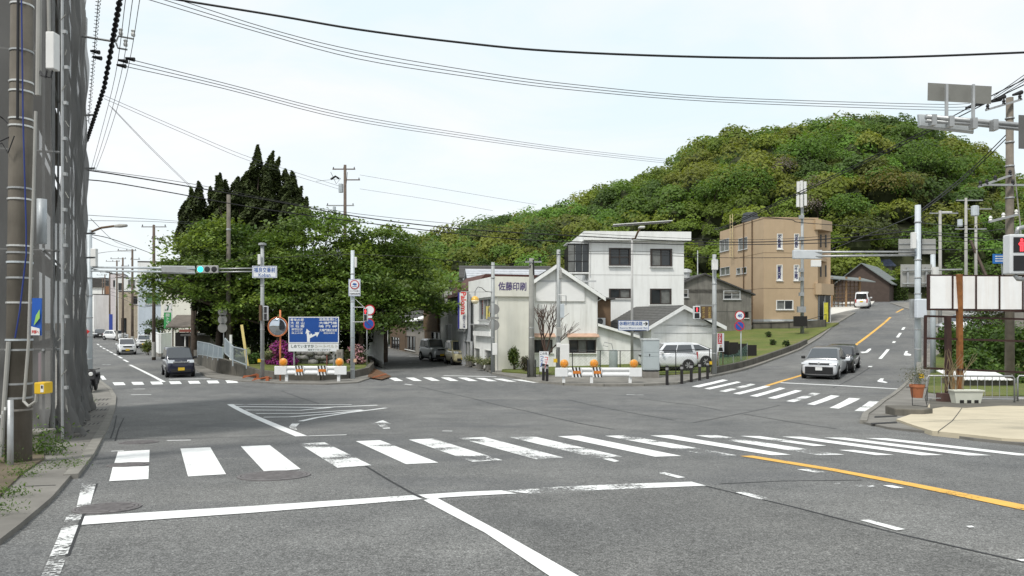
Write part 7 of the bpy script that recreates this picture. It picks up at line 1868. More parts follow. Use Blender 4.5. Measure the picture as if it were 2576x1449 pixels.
MB().add([ml(2562, 289, 13.6), ml(2640, 292, 13.6), ml(2640, 378, 13.6), ml(2562, 374, 13.6), ml(2562, 289, 13.8), ml(2640, 292, 13.8), ml(2640, 378, 13.8), ml(2562, 374, 13.8)], [(0, 1, 2, 3), (7, 6, 5, 4), (0, 4, 5, 1), (1, 5, 6, 2), (2, 6, 7, 3), (3, 7, 4, 0)]).build('side_sign', M('side_dark', (0.12, 0.12, 0.115), .6), sgp)
a = ml(2534, 690, 13.9); b = ml(2590, 590, 13.9)
ped_signal(sgp, (a.x, b.x, a.z, b.z, a.y), RED_ON)
MB().tube([ml(2558, 588, 13.9), ml(2560, 575, 13.9), ml(2600, 566, 14.0)], .04, 8).build('signal_bracket', STEEL, sgp, smooth=True); MB().tube([ml(2553, 692, 13.9), ml(2560, 702, 13.9), ml(2600, 704, 14.0)], .04, 8).build('signal_bracket', STEEL, sgp, smooth=True)
# right utility poles
ru, ruh = upright('utility_pole', 'tall wooden-brown utility pole with crossarms at the right edge', 2540, 34, 246, .2, .15, M('pole_brown', (0.19, 0.165, 0.135), .9, var=.35, scale=3, streak=.4), 'utility pole', dz=0)
def rl_(px, py, d=34): return P(px, py, d) - Vector(ru.location)
for a, b, w in (((2480, 277), (2570, 250), .09), ((2462, 470), (2545, 440), .09), ((2475, 465), (2620, 466), .09), ((2488, 558), (2560, 540), .1)):
    c = MB().bar(rl_(*a, 33.6), rl_(*b, 33.8), w).build('crossarm', STEEL, ru)
    for f in (.05, .5, .95):
        p = rl_(*a, 33.6).lerp(rl_(*b, 33.8), f); MB().lathe([(.05, 0), (.08, .05), (.05, .1), (.08, .15), (.04, .25)], tuple(p), 8).build('insulator', BLK if w < .095 else FW, c)
for k, (px, py) in enumerate(((2440, 268), (2460, 262), (2505, 252), (2515, 246), (2558, 235))): MB().tube([rl_(px - 10, py + 4, 33.3), rl_(px + 12, py - 3, 33.4)], [.05, .1], 8).build('strain_insulator', BLK, ru)
MB().tube([rl_(2548, 400), rl_(2566, 560), rl_(2572, 640)], .03).build('cable_riser', CON, ru)
for py in (300, 360, 420, 500, 600): MB().lathe([(.19, 0), (.2, .03), (.19, .07)], (0, 0, rl_(2540, py).z), 14).build('band', STEEL, ru)
bsn = thing('route_sign', 'small blue route sign near the right edge above the billboard', 'sign', P(2514, 651, 37)); MB().box(-.33, .33, -.02, .02, -.24, .24).build('panel', M('route_blue', (0.02, 0.16, 0.5), .5), bsn); MB().tube([(.1, .05, .2), (.5, .05, -4.5)], .03).build('post', STEEL, bsn)
for z in (-.12, 0, .12): MB().box(-.22, .2, -.026, -.021, z - .02, z + .03).build('legend_line', SIGW, bsn)
for px, d, top, lab in ((2430, 62, 498, 'grey utility pole with transformer before the hill on the right'), (2455, 66, 520, 'thin utility pole right of the transformer pole'), (2365, 58, 530, 'slim lamp pole left of the transformer pole on the hillside')):
    t, h = upright('utility_pole', lab, px, d, top, .15, .1, CON, 'utility pole', dz=-.5)
    crossarm(t, h - .2, 2.2, 0, .3, 3)
    if px == 2430:
        MB().lathe([(.28, 0), (.3, .05), (.3, .8), (.2, .85)], (.75, 0, h - 1.5), 12).build('transformer', POLEB, t); MB().lathe([(.2, 0), (.2, .6)], (-.5, 0, h - 2.4), 12).build('transformer', POLEB, t); crossarm(t, h - 2.6, 2.6, 0, .4, 4)
    if px == 2455: MB().bar((-.5, 0, h - 3.0), (3.3, 0, -.5), .2).build('stay_pole', POLEW, t)
    if px == 2365: MB().box(.1, .9, -.08, .08, h - .16, h - .06).build('lamp_head', FW, t)
# antenna pole before the tan building
an, anh = upright('antenna_pole', 'steel pole with white mobile antennas before the tan building', 2018, 62, 470, .16, .1, POLEG, 'antenna pole', dz=0)
for px, y0, y1 in ((2008, 457, 484), (2016, 455, 486), (2025, 457, 484), (2007, 488, 521), (2016, 490, 522), (2026, 488, 518)):
    a = prect(an, 61.7, px - 3, y0, px + 3, y1); MB().box(a[0], a[1], a[4] - .1, a[4] + .1, a[2], a[3]).build('antenna', FW, an, bevel=.02)
for py in (546, 600, 680, 702, 740): MB().cbox(local(an, 2016, py, 61.8), .35, .3, .3).build('fitting', STEEL, an)
b_ = local(an, 2016, 780, 61.7); MB().box(b_.x - .35, b_.x + .3, b_.y - .2, b_.y + .1, b_.z - .2, b_.z + .3).build('cabinet', STEEL, an)
b_ = local(an, 2012, 806, 61.4); MB().box(b_.x - .5, b_.x + .5, b_.y - .3, b_.y + .1, b_.z - .5, b_.z + .35).build('dark_bag', GAP, an)
# pole above the park and thin pole on the hill
pk, pkh = upright('utility_pole', 'dark utility pole with crossarms rising above the cherry trees', 868, 62, 415, .17, .12, POLEW, 'utility pole', dz=0)
crossarm(pk, pkh - .35, 1.9, 0, -.1, 3, POLEW); crossarm(pk, pkh - 1.25, 1.3, 0, .6, 2, POLEW); MB().lathe([(.2, 0), (.2, .7), (.1, .75)], (-.35, 0, pkh - 2.3), 12).build('transformer', POLEB, pk)
MB().tube([(-1.2, 0, pkh - 1.2), (-.8, 0, pkh - .95), (-.5, 0, pkh - 1.15)], .09).build('switch', BLK, pk); crossarm(pk, pkh - 3.4, 2.3, 0, -.4, 2, STEEL)
MB().lathe([(.13, 0), (.13, .6)], (-.9, 0, pkh - 4.1), 10).build('transformer', POLEB, pk)
for f in (-1.2, .2): MB().tube([(f, 0, pkh - .6), (f * .6, -.05, pkh - 1.6), (f * .3, 0, pkh - 1.1)], .02, 5).build('jumper', BLK, pk)
pk2, _ = upright('utility_pole', 'brown utility pole standing inside the left cherry tree', 575, 47.8, 490, .16, .12, POLEC, 'utility pole', dz=.4)
MB().lathe([(.13, 0), (.15, .02), (.15, .12), (.13, .14)], (0, 0, 8.6), 12).build('band', STEEL, pk2)
upright('mast', 'thin pole left of the tan building on the hillside', 1755, 90, 630, .07, .06, POLEG, 'pole', dz=-1)

# individual trees that stand out on the hill
def hill_tree(px, py, r, cols, lab, d=None, n=1700, name='hill_tree', leaf=.2):
    d = 101.0
    while d < 196:
        p = P(px, py, d)
        if p.z <= HZ(p.x, p.y) + 2.6: break
        d += .5
    p = P(px, py, d - 1.5)
    t = thing(name, lab, 'tree', (p.x, p.y, HZ(p.x, p.y)))
    h = p.z - HZ(p.x, p.y)
    mb = MB(); limb(mb, (0, 0, -.5), (0, 0, max(h, 1)), .3, .1, .2)
    for k in range(6): limb(mb, (0, 0, max(h, 1) * .5), (rnd.uniform(-1, 1) * r * .7, rnd.uniform(-1, 1) * r * .7, max(h, 1) + rnd.uniform(-.3, .5) * r), .12, .03, .4)
    mb.build('trunk', BARK, t)
    q, o = crown_pts(0, 0, h, r, r * .8, n, 9)
    leaves('crown', LEAF, t, q, nrng.uniform(.6, 1.4, n) * leaf, np.array(cols)[nrng.integers(0, len(cols), n)] * nrng.uniform(.7, 1.3, (n, 1)), .4, .7, o)
BRT = [(0.20, 0.26, 0.03), (0.25, 0.30, 0.04)]
MID = [(0.085, 0.155, 0.028), (0.11, 0.18, 0.03)]
hill_tree(2205, 322, 5.0, BRT, 'bright yellow-green tree crowning the hilltop', 184); hill_tree(2030, 400, 6.5, MID, 'bright green broad crown high on the hill', 172); hill_tree(1850, 480, 6.5, MID, 'bright green rounded crown midway up the hill', 150)
hill_tree(1800, 500, 4.5, MID, 'smaller bright green crown left of the rounded one', 146); hill_tree(2300, 420, 6, MID, 'fresh green crown on the right shoulder of the hill', 168); hill_tree(2240, 480, 5, [(0.12, 0.13, 0.03), (0.15, 0.13, 0.035)], 'yellowish brown crown below the right shoulder', 158)
hill_tree(2395, 440, 6.5, MID, 'fresh green crown at the right brow of the hill', 176); hill_tree(1995, 345, 4, [(0.05, 0.075, 0.02)], 'dark crown on the skyline left of the hilltop', 184)
hill_tree(2130, 540, 4.5, MID, 'green crown behind the roof of the tan building', 136); hill_tree(2180, 600, 4.5, [(0.09, 0.11, 0.035), (0.07, 0.09, 0.03)], 'olive crown above the hillside houses', 126)
for px, py, lab in ((2062, 520, 'pale blossoming tree behind the antenna pole'), (2048, 480, 'pale leafless tree above the antenna pole'), (1960, 430, 'bleached dead tree on the hillside')):
    hill_tree(px, py, 3.2, [(0.26, 0.22, 0.22), (0.16, 0.13, 0.11), (0.2, 0.18, 0.15)], lab, 134, 700, 'pale_tree', .13)
x = P(2200, 0, 97).x
hg = thing('hedge', 'clipped dark green hedge behind the white van on the hill', 'hedge', (x - 1.5, 96.5, T(x, 97)), R(-25)); n = 2600
p = np.stack([nrng.uniform(0, 5, n), nrng.uniform(0, 1.2, n), nrng.uniform(0, 2.6, n)], 1); s_ = nrng.integers(0, 3, n); p[s_ == 0, 1] = 0; p[s_ == 1, 2] = 2.6
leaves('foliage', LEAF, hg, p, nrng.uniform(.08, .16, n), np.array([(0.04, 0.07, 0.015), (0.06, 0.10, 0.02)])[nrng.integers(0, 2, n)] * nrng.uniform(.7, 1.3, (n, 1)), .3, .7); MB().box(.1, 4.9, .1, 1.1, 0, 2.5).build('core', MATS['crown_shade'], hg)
# ================================================================ vehicles
TYRE = M('tyre', (0.018, 0.018, 0.018), .85, var=.2); RIM = M('alloy', (0.5, 0.51, 0.52), .3, .8, var=.05); PLY = M('plate_yellow', (0.72, 0.48, 0.04), .5, var=.05); PLW = M('plate_white', (0.75, 0.76, 0.75), .5, var=.05)
CGL = M('car_glass', (0.02, 0.025, 0.03), .04, 0, var=0, spec=.8, coat=.6); CGL.node_tree.nodes['Principled BSDF'].inputs['IOR'].default_value = 1.95; CGL.node_tree.nodes['Principled BSDF'].inputs['Specular IOR Level'].default_value = .5; HLT = M('headlamp', (0.6, 0.62, 0.64), .12, .35, var=.1, spec=.8); CHR = M('chrome', (0.7, 0.71, 0.72), .15, 1, var=0); TRIM = M('black_trim', (0.02, 0.02, 0.021), .5, var=.05); TAIL = M('tail_lamp', (0.4, 0.02, 0.02), .2)
def paintm(n, rgb, metal=.2): return M('carpaint_' + n, rgb, .28, metal, var=.03, spec=.5, coat=.7)
def car(label, px, py, head, s, cat='car', rear=False, depth=None):
    """px, py: where the middle of the near bumper touches the road; head: direction of travel in degrees from 'towards the camera'"""
    L, W, H = s['L'], s['W'], s['H']
    th = R(head)
    f = Vector((math.sin(th), -math.cos(th)))
    g = G(px, py) if depth is None else P(px, 0, depth)
    c = Vector((g.x, g.y)) - f * (L / 2) * (-1 if rear else 1)
    z = T(c.x, c.y) + s.get('dz', 0)
    t = thing(s.get('name', 'car'), label, cat, (c.x, c.y, z), th)
    fz = T(c.x + f.x * L / 2, c.y + f.y * L / 2); bz = T(c.x - f.x * L / 2, c.y - f.y * L / 2)
    t.rotation_euler = (math.atan2(bz - fz, L), 0, th); t.rotation_mode = 'XYZ'
    col = s['col']; hw = W / 2; hz, belt = s['hood'], s['belt']; wa = -L / 2 + s['hl']; wb = wa + s['rake']; rc, rd = L / 2 - s['rr'], L / 2 - s.get('rb', .12)
    st = [(-L / 2, .32, hz - .24, .80), (-L / 2 + .06, .22, hz - .12, .90), (-L / 2 + .22, .19, hz - .03, .97), (-L / 2 + .55, .18, hz + .02, 1.0), (wa, .18, belt, 1.0), (0, .18, belt + .01, 1.0), (L / 2 - .55, .18, belt + .02, 1.0), (L / 2 - .2, .2, belt, .97), (L / 2 - .05, .24, belt - .06, .92), (L / 2, .34, belt - .16, .84)]
    mb = MB(); n = 11
    vs = []
    for (y, zb, zt, k) in st:
        w = hw * k
        half = [(w * .86, zb), (w * .985, zb + .1), (w, (zb + zt) * .5), (w * .985, zt - .1), (w * .88, zt)]
        vs += [(x, y, zz) for x, zz in half] + [(0, y, zt + .025)] + [(-x, y, zz) for x, zz in half[::-1]]
    fs = [(i * n + k, i * n + (k + 1) % n, (i + 1) * n + (k + 1) % n, (i + 1) * n + k) for i in range(len(st) - 1) for k in range(n)]
    fs += [tuple(range(n - 1, -1, -1)), tuple((len(st) - 1) * n + k for k in range(n))]
    body = mb.add(vs, fs).build('body', col, t, smooth=True, sub=1)
    bw_, tw = hw * .93, hw * s.get('tum', .80)
    q = {'fb': (wa, belt - .02), 'ft': (wb, H - .05), 'rt': (rc, H - .06), 'rb': (rd, belt - .02)}
    mid = ((wb + rc) / 2, H)
    rows = [q['fb'], q['ft'], (wb + .25, H - .015), mid, (rc - .2, H - .02), q['rt'], q['rb']]
    ww = [bw_, tw, tw, tw, tw, tw, bw_]
    gv = []
    for (y, zz), w in zip(rows, ww): gv += [(-w, y, zz - .02), (-w * .82, y, zz + .012), (0, y, zz + .03), (w * .82, y, zz + .012), (w, y, zz - .02)]
    gf = [(i * 5 + k, i * 5 + k + 1, (i + 1) * 5 + k + 1, (i + 1) * 5 + k) for i in range(6) for k in range(4)]
    gf += [tuple(i * 5 for i in range(7)), tuple(i * 5 + 4 for i in range(6, -1, -1)), (0, 1, 2, 3, 4), (34, 33, 32, 31, 30)]
    MB().add(gv, gf).build('cabin', col if not s.get('roof') else s['roof'], t, smooth=True)
    def panel(A, B, Cc, Dd, u0, u1, v0, v1, off, name):
        A, B, Cc, Dd = map(Vector, (A, B, Cc, Dd))
        bil = lambda u, v: A.lerp(B, u).lerp(Dd.lerp(Cc, u), v)
        nn = (B - A).cross(Dd - A).normalized() * off
        ps = [bil(u0, v0) + nn, bil(u1, v0) + nn, bil(u1, v1) + nn, bil(u0, v1) + nn]
        nn2 = nn.normalized() * .03
        return MB().add(ps + [p - nn2 for p in ps], [(0, 1, 2, 3), (7, 6, 5, 4), (0, 4, 5, 1), (1, 5, 6, 2), (2, 6, 7, 3), (3, 7, 4, 0)]).build(name, CGL, t)
    fb, ft, rt, rb_ = q['fb'], q['ft'], q['rt'], q['rb']
    panel((-bw_, fb[0], fb[1]), (bw_, fb[0], fb[1]), (tw, ft[0], ft[1]), (-tw, ft[0], ft[1]), .05, .95, .07, .95, .035, 'windscreen')
    panel((bw_, rb_[0], rb_[1]), (-bw_, rb_[0], rb_[1]), (-tw, rt[0], rt[1]), (tw, rt[0], rt[1]), .07, .93, .1, .9, .03, 'rear_window')
    for sd in (-1, 1):
        A, B, Cc, Dd = (sd * bw_, fb[0], fb[1]), (sd * bw_, rb_[0], rb_[1]), (sd * tw, rt[0], rt[1] - .02), (sd * tw, ft[0], ft[1] - .02)
        for u0, u1 in s.get('side', ((.08, .46), (.49, .92))): panel(A, B, Cc, Dd, u0, u1, .1, .9, .014 * (1 if sd > 0 else -1) * (1), 'side_window')
        MB().box(sd * hw * 1.0 - (.0 if sd > 0 else .2), sd * hw * 1.0 + (.2 if sd > 0 else 0), wa + .25, wa + .37, belt - .02, belt + .13).build('mirror', s.get('mir', col), t, bevel=.03)
        MB().box(sd * hw * .995 - .01, sd * hw * .995 + .012, -.15, .0, belt - .2, belt - .17).build('door_handle', s.get('mir', col), t)
    wr = s['wr']
    for sd in (-1, 1):
        for y in (-L / 2 + s.get('fo', .62), L / 2 - s.get('ro', .55)):
            x = sd * (hw - .09)
            MB().lathe([(wr * 1.17, -.02), (wr * 1.17, .02)], (sd * (hw - .012), y, wr), 22, 'x').build('wheel_arch', TRIM, t)
            w = MB().lathe([(wr * .62, -.1), (wr * .95, -.1), (wr, -.06), (wr, .06), (wr * .95, .1), (wr * .62, .1)], (x + sd * .012, y, wr), 22, 'x').build('wheel', TYRE, t, smooth=False)
            h = MB().lathe([(wr * .63, -.09), (wr * .63, .09)], (x + sd * .012, y, wr), 18, 'x').build('rim', TRIM, w)
            sp_ = MB()
            for k in range(6):
                a = k * math.pi / 3; sp_.bar((x + sd * .108, y, wr), (x + sd * .108, y + math.cos(a) * wr * .6, wr + math.sin(a) * wr * .6), .03, .07)
            tag(sp_.build('spokes', RIM, w), kind='stuff')
    yf = -L / 2
    for sd in (-1, 1):
        lx = sd * hw * s.get('lx', .68); lw, lh = s.get('lw', .17), s.get('lh', .085)
        MB().add([(lx - lw, yf + .0 + (.05 if sd < 0 else .01), hz - .19), (lx + lw, yf + (.05 if sd > 0 else .01), hz - .19), (lx + lw, yf + .1, hz - .19 + lh * 2), (lx - lw, yf + .1, hz - .19 + lh * 2), (lx - lw, yf + .3, hz - .19), (lx + lw, yf + .3, hz - .19), (lx + lw, yf + .3, hz - .19 + lh * 2), (lx - lw, yf + .3, hz - .19 + lh * 2)],
                 [(0, 1, 2, 3), (7, 6, 5, 4), (0, 4, 5, 1), (1, 5, 6, 2), (2, 6, 7, 3), (3, 7, 4, 0)]).build('headlight', HLT, t, bevel=.02)
        MB().box(sd * hw * .78 - .06, sd * hw * .78 + .06, L / 2 - .06, L / 2 + .005, belt - .35, belt + .05).build('tail_light', TAIL, t)
    gw, gh = s.get('grille', (.36, .05)); MB().box(-gw, gw, yf - .02, yf + .2, hz - .17, hz - .17 + gh * 2).build('grille', s.get('gm', TRIM), t)
    iw_, ih = s.get('intake', (.5, .09)); MB().box(-iw_, iw_, yf - .025, yf + .2, .3, .3 + ih * 2).build('lower_intake', TRIM, t, bevel=.015)
    pm = s.get('plate', PLW); MB().box(-.165, .165, yf - .05, yf - .026, s.get('pz', .4), s.get('pz', .4) + .165).build('number_plate', pm, t); MB().box(-.165, .165, L / 2 + .0, L / 2 + .02, .75, .915).build('number_plate', pm, t)
    MB().box(-hw * .75, hw * .75, yf + .2, L / 2 - .2, .14, .26).build('underbody', TRIM, t)
    if s.get('emblem'): MB().lathe([(.06, -.012), (.06, 0)], (0, yf - .022, hz - .12), 14, 'y').build('emblem', CHR, t)
    return t
KEI = dict(L=3.4, W=1.475, H=1.65, hood=1.0, belt=1.02, hl=.78, rake=.48, rr=.22, wr=.28, tum=.82, side=((.06, .43), (.46, .8), (.83, .95)))
car('dark navy boxy kei car facing the camera on the left street', 456, 950, 30, dict(KEI, col=paintm('navy', (0.012, 0.014, 0.035), .4), plate=PLY, grille=(.42, .04), gm=CHR, emblem=1, roof=paintm('navy_roof', (0.05, 0.055, 0.07), .3), mir=TRIM))
car('white rounded hatchback driving up behind the dark car on the left street', 321, 893, 31, dict(KEI, H=1.5, belt=.95, hood=.92, rake=.62, rr=.45, col=paintm('white', (0.72, 0.73, 0.73), .05), plate=PLY, lw=.14))
car('black hatchback farthest down the left street lane', 252, 851, 31, dict(L=4.1, W=1.7, H=1.45, hood=.86, belt=.92, hl=.95, rake=.75, rr=.6, wr=.3, col=paintm('black', (0.012, 0.012, 0.014), .3), plate=PLW))
car('white small car parked beside the garden wall shrub', 361, 876, 24, dict(KEI, H=1.5, belt=.95, hood=.92, rr=.45, col=MATS['carpaint_white'], plate=PLY))
car('white car parked beyond the utility poles on the left street', 312, 856, 60, dict(L=4.2, W=1.7, H=1.5, hood=.9, belt=.95, hl=.95, rake=.7, rr=.6, wr=.3, col=MATS['carpaint_white']))
car('silver small four-wheel-drive parked behind the cream van', 1112, 910, 27, dict(KEI, H=1.7, hood=1.02, belt=1.06, hl=.95, rake=.5, wr=.33, col=paintm('silver', (0.55, 0.56, 0.58), .35), plate=PLY, dz=.05, side=((.06, .42), (.45, .78), (.81, .95))), 'car')
car('cream boxy kei van parked before the printing shop', 1166, 919, 17, dict(KEI, H=1.74, hood=1.02, belt=1.04, hl=.7, rake=.4, rr=.18, col=paintm('cream', (0.62, 0.56, 0.34), .15), plate=PLY, gm=CHR, grille=(.4, .035), tum=.84, intake=(.46, .1)), 'van')
car('white minivan approaching under the trees on the middle street', 948, 875, 12, dict(L=4.6, W=1.7, H=1.84, hood=1.0, belt=1.05, hl=.85, rake=.8, rr=.25, wr=.31, col=MATS['carpaint_white'], gm=CHR, grille=(.5, .07)), 'van')
car('silver-white compact wagon parked side-on behind the control cabinet', 1612, 0, -86, dict(L=3.2, W=1.6, H=1.60, hood=.98, belt=1.0, hl=.75, rake=.5, rr=.28, wr=.3, fo=.6, ro=.62, col=paintm('silver_white', (0.68, 0.70, 0.72), .15), dz=.16), depth=43.2)
car('white liftback car nosed in behind the silver-white wagon', 1640, 0, -86, dict(L=3.95, W=1.65, H=1.45, hood=.9, belt=.96, hl=.95, rake=.7, rr=1.25, rb=.25, wr=.31, ro=.85, col=MATS['carpaint_white'], dz=.16), depth=45.2)
car('silver crossover with black lower grille waiting at the right stop line', 2060, 955, -31, dict(L=4.39, W=1.80, H=1.55, hood=.98, belt=1.0, hl=1.15, rake=.9, rr=1.1, wr=.34, col=paintm('bright_silver', (0.66, 0.67, 0.69), .25), roof=paintm('grey_roof', (0.16, 0.165, 0.17), .4), grille=(.5, .03), intake=(.68, .19), pz=.5, plate=PLW, mir=TRIM, tum=.76, lw=.22, lh=.05, lx=.72, emblem=1), 'car')
car('black compact car waiting behind the silver crossover', 2104, 939, -31, dict(L=3.8, W=1.7, H=1.42, hood=.92, belt=.95, hl=1.0, rake=.55, rr=.45, wr=.31, col=MATS['carpaint_black'], lw=.13, lh=.1, gm=TRIM), 'car')
car('white van seen from behind parked on the hillside drive', 2167, 777, 150, dict(KEI, H=1.85, belt=1.05, rr=.16, col=MATS['carpaint_white'], plate=PLY), 'van', rear=True)
car('white car half hidden behind the billboard posts', 2390, 0, -60, dict(L=4.2, W=1.68, H=1.45, hood=.88, belt=.93, hl=.95, rake=.7, rr=.6, wr=.3, col=MATS['carpaint_white'], dz=.9), depth=50)

# ================================================================ overhead wires
WIRE = M('wire_grey', (0.10, 0.105, 0.11), .6, var=0); WIREB = M('wire_black', (0.012, 0.012, 0.013), .6, var=0)
def cable(label, pts, r, mat=None, group=None, name='overhead_wire', n=6, cat='wire', sub=5):
    v = [P(*p) for p in pts]
    out = []
    for i in range(len(v) - 1):
        p0, p1, p2, p3 = v[max(i - 1, 0)], v[i], v[i + 1], v[min(i + 2, len(v) - 1)]
        for k in range(sub):
            t = k / sub
            out.append(.5 * ((2 * p1) + (p2 - p0) * t + (2 * p0 - 5 * p1 + 4 * p2 - p3) * t * t + (3 * p1 - p0 - 3 * p2 + p3) * t ** 3))
    out.append(v[-1])
    o0 = out[0].copy()
    o = MB().tube([p - o0 for p in out], r, n).build(name, mat or WIREB, None)
    o.location = o0
    return tag(o, label, cat, group)
cable('thick black cable sweeping across the upper sky', [(380, -14, 15), (440, -2, 15), (700, 40, 15), (900, 74, 15), (1150, 106, 15), (1400, 129, 15), (1800, 144, 15), (2200, 145, 15), (2576, 132, 15), (2700, 126, 15)], .022, name='thick_cable')
for k in range(3):
    cable(('lowest', 'middle', 'uppermost')[k] + ' of three thin wires crossing the sky to the right mast', [(364 + 38 * k, -4, 24), (640 + 18 * k, 78 - k * 3, 25), (900, 148 - k * 10, 26), (1200, 196 - k * 8, 27), (1438, 226 - k * 7, 28), (1800, 256 - k * 6, 30), (2330, 276 - k * 7, 33), (2440, 276 - k * 8, 34)], .013, WIRE, 'thin wires to the right mast')
for k in range(3):
    cable(('lowest', 'middle', 'uppermost')[k] + ' of three thin wires descending towards the hill', [(306 + 10 * k, 165 - 8 * k, 30), (560, 222 - 7 * k, 34), (869, 300 - 7 * k, 40), (1150, 345 - 6 * k, 48), (1438, 384 - 5 * k, 60), (1690, 412 - 5 * k, 80)], .016, WIRE, 'thin wires towards the hill')
for k in range(2):
    cable(('left', 'right')[k] + ' of two guy wires slanting down to the small juniper', [(275 + k * 8, 265 + k * 6, 40), (380, 375 - k * 4, 48), (478 + 4 * k, 470, 56)], .012, WIRE, 'guy wires left of the juniper')
    cable(('upper', 'lower')[k] + ' of two thin wires slanting behind the tall juniper tip', [(262, 240 + k * 8, 40), (480, 335 + k * 8, 46), (640, 400 + k * 9, 54), (860, 470 + k * 8, 62)], .012, WIRE, 'thin wires behind the juniper')
cable('upper black cable bundle running across the whole street scene', [(218, 428, 30), (300, 440, 31), (480, 470, 34), (700, 508, 36), (900, 545, 37), (1150, 575, 38), (1424, 592, 39), (1700, 606, 40), (1900, 609, 40), (2100, 600, 38), (2305, 580, 33.5)], .028)
cable('lower black cable bundle running across the whole street scene', [(218, 452, 30), (290, 460, 31), (450, 488, 33.5), (650, 524, 35), (900, 558, 37), (1150, 588, 38), (1337, 604, 39.5), (1600, 612, 40), (1800, 616, 40), (2100, 610, 38), (2305, 592, 33.5)], .024)
cable('thin messenger wire above the black cable bundles', [(218, 425, 30), (480, 462, 34), (900, 538, 37), (1424, 584, 39), (1900, 603, 40), (2305, 574, 33.5)], .012)
cable('black cable strung level past the white block windows', [(660, 650, 38.6), (887, 640, 39.6), (1100, 652, 40), (1240, 668, 43), (1337, 655, 40.2), (1405, 640, 40.4), (1600, 640, 41), (1797, 648, 41), (2010, 648, 35)], .015)
cable('second cable strung past the white block to the red man pole', [(1405, 634, 40.4), (1600, 632, 41), (1797, 643, 41)], .013)
cable('black cable from the lamp pole into the left street', [(228, 590, 33), (290, 604, 40), (387, 640, 60)], .02); cable('low black cable from the mast arm into the left street', [(232, 676, 33), (290, 690, 45), (345, 708, 60), (420, 725, 80)], .022)
for k in range(3): cable(('lowest', 'middle', 'uppermost')[k] + ' of three wires high along the left street', [(228, 640 - k * 45, 33), (290, 632 - k * 12, 60), (333, 634 - k * 5, 80)], .014, WIRE, 'wires along the left street')
for k in range(3): cable(('uppermost', 'middle', 'lowest')[k] + ' slack wire slung between the left street poles', [(387, 700 + k * 34, 60), (360, 732 + k * 20, 70), (333, 735 + k * 14, 80), (309, 732 + k * 10, 96), (276, 725 + k * 8, 125)], .022, None, 'slack wires between the left street poles')
for k in range(2): cable(('upper', 'lower')[k] + ' of two thin wires above the left street lamp', [(218, 541 + k * 14, 32), (400, 553 + k * 5, 45), (560, 565 + k * 4, 56)], .013, WIRE, 'thin wires above the left lamp')
for k in range(2):
    cable(('upper', 'lower')[k] + ' of two dark cables slanting from the right pole over the hill', [(2540, 330 + 10 * k, 34), (2430, 438 + 8 * k, 36), (2312, 532 + 6 * k, 33.2)], .022, None, 'dark cables from the right pole')
    cable(('upper', 'lower')[k] + ' of two dark cables slanting across the face of the hill', [(2700, 140 + 14 * k, 24), (2500, 238 + 12 * k, 27), (2330, 327 + 8 * k, 30), (2100, 440 + 6 * k, 34), (1850, 558 + 4 * k, 38), (1798, 575 + 3 * k, 41)], .02, None, 'dark cables across the hill')
cable('black cable sagging past the tan building roof', [(1850, 540, 55), (1985, 552, 58), (2015, 560, 61), (2180, 572, 58), (2330, 590, 52), (2480, 600, 46)], .03)
for k in range(4): cable(('uppermost', 'second', 'third', 'lowest')[k] + ' of four wires strung across the right street below the hill', [(2309, 560 + 22 * k, 33), (2420, 568 + 20 * k, 45), (2540, 548 + 26 * k, 34)], .018, None, 'wires across the right street')
for k in range(3): cable(('lowest', 'middle', 'uppermost')[k] + ' of the wires fanning up to the top right corner', [(2500, 252 - k * 5, 33.5), (2576, 205 - k * 8, 30), (2700, 128 - k * 14, 26)], .016, WIRE, 'wires to the top right corner')
cable('thin wire sloping from the right signal pole towards the tan building', [(2305, 540, 33), (2160, 600, 40), (2060, 640, 50)], .014, WIRE); cable('stay cable from the park pole towards the printing shop', [(905, 440, 62), (1200, 490, 62), (1350, 515, 64)], .012, WIRE); cable('second thin wire right of the park pole', [(905, 475, 62), (1100, 505, 62), (1240, 530, 64)], .012, WIRE)
cable('thin wire pair left of the park pole', [(795, 456, 60), (850, 450, 62)], .015, WIRE)
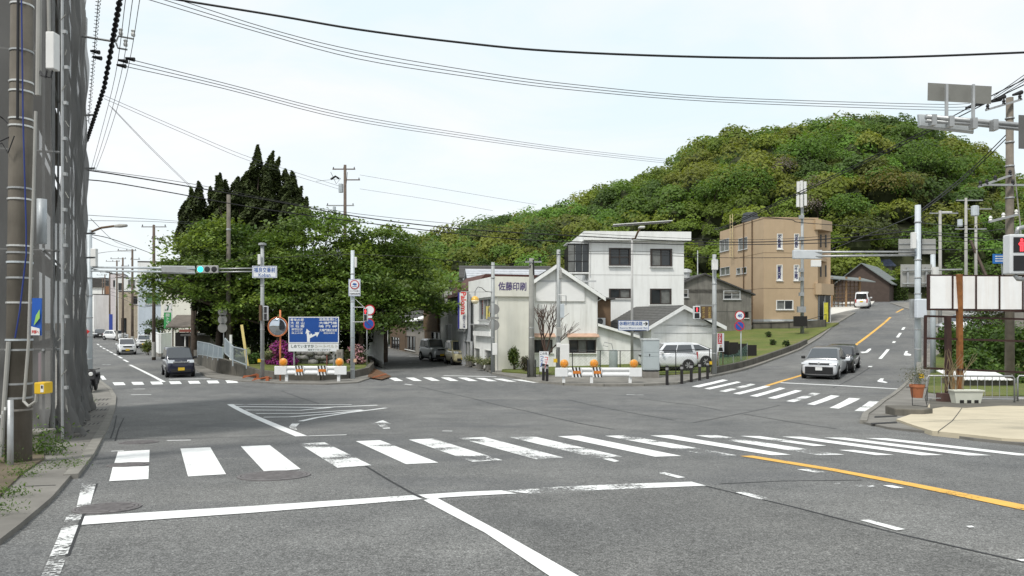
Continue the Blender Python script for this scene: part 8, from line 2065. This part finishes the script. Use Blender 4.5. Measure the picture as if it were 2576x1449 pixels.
# steep wires by the netting, with the ringed cable
for k in range(3): cable(('right', 'middle', 'left')[k] + ' of three thin steep wires beside the netting', [(352 - k * 18, -4, 16), (318 - k * 14, 190, 22), (270 - k * 10, 350, 29), (240 - k * 6, 430, 33)], .008, WIRE, 'steep thin wires beside the netting')
rg_ = thing('ringed_cable', 'black ringed cable plunging beside the netting edge', 'cable', P(300, 0, 15)); f0 = Vector(rg_.location)
pth = [P(305, -20, 14.6) - f0, P(284, 100, 16.5) - f0, P(262, 220, 19) - f0, P(236, 300, 22) - f0, P(217, 358, 24.5) - f0]
MB().tube(pth, .034, 8).build('cable', WIREB, rg_); rings = MB()
for i in range(4):
    for k in range(9):
        c = pth[i].lerp(pth[i + 1], k / 9); d = (pth[i + 1] - pth[i]).normalized(); rings.tube([c - d * .012, c + d * .012], .062, 8)
tag(rings.build('ring', WIREB, rg_), kind='stuff')
rg2 = thing('ringed_cable', 'thin cable with open spiral rings at the netting edge', 'cable', P(247, 0, 15.5)); f0 = Vector(rg2.location)
sp_p = []
for k in range(240):
    f = k / 239; px = 248 - 26 * f; py = -10 + 320 * f; d = 15 + 8 * f; a = k * .9
    c = P(px, py, d) - f0; sp_p.append(c + Vector((math.cos(a) * .05, math.sin(a) * .05, 0)))
MB().tube(sp_p, .007, 4).build('spiral', WIREB, rg2); MB().tube([P(248, -10, 15) - f0, P(222, 310, 23) - f0], .008, 5).build('cable', WIREB, rg2)
# bracket with insulators above the netting edge
ib = thing('insulator_bracket', 'steel bracket arm with insulators reaching from behind the netting', 'bracket', P(225, 130, 20)); f0 = Vector(ib.location)
MB().tube([P(200, 90, 20) - f0, P(290, 105, 20) - f0], .03).build('arm', STEEL, ib); MB().tube([P(292, 105, 20) - f0, P(298, 91, 20) - f0, P(336, 98, 20) - f0], .025).build('fork', STEEL, ib); MB().tube([P(292, 108, 20) - f0, P(297, 121, 20) - f0, P(320, 125, 20) - f0], .025).build('fork', STEEL, ib)
for px, py in ((304, 88), (335, 91), (316, 116)): MB().lathe([(.05, 0), (.06, .05), (.04, .1), (.06, .15), (.02, .18)], tuple(P(px, py, 20) - f0), 8).build('insulator', FW, ib)
for px, py in ((310, 153), (328, 148), (306, 165), (240, 130), (245, 145)): MB().tube([P(px - 12, py - 2, 20) - f0, P(px + 10, py + 2, 20) - f0], [.03, .06], 8).build('strain_insulator', BLK, ib)
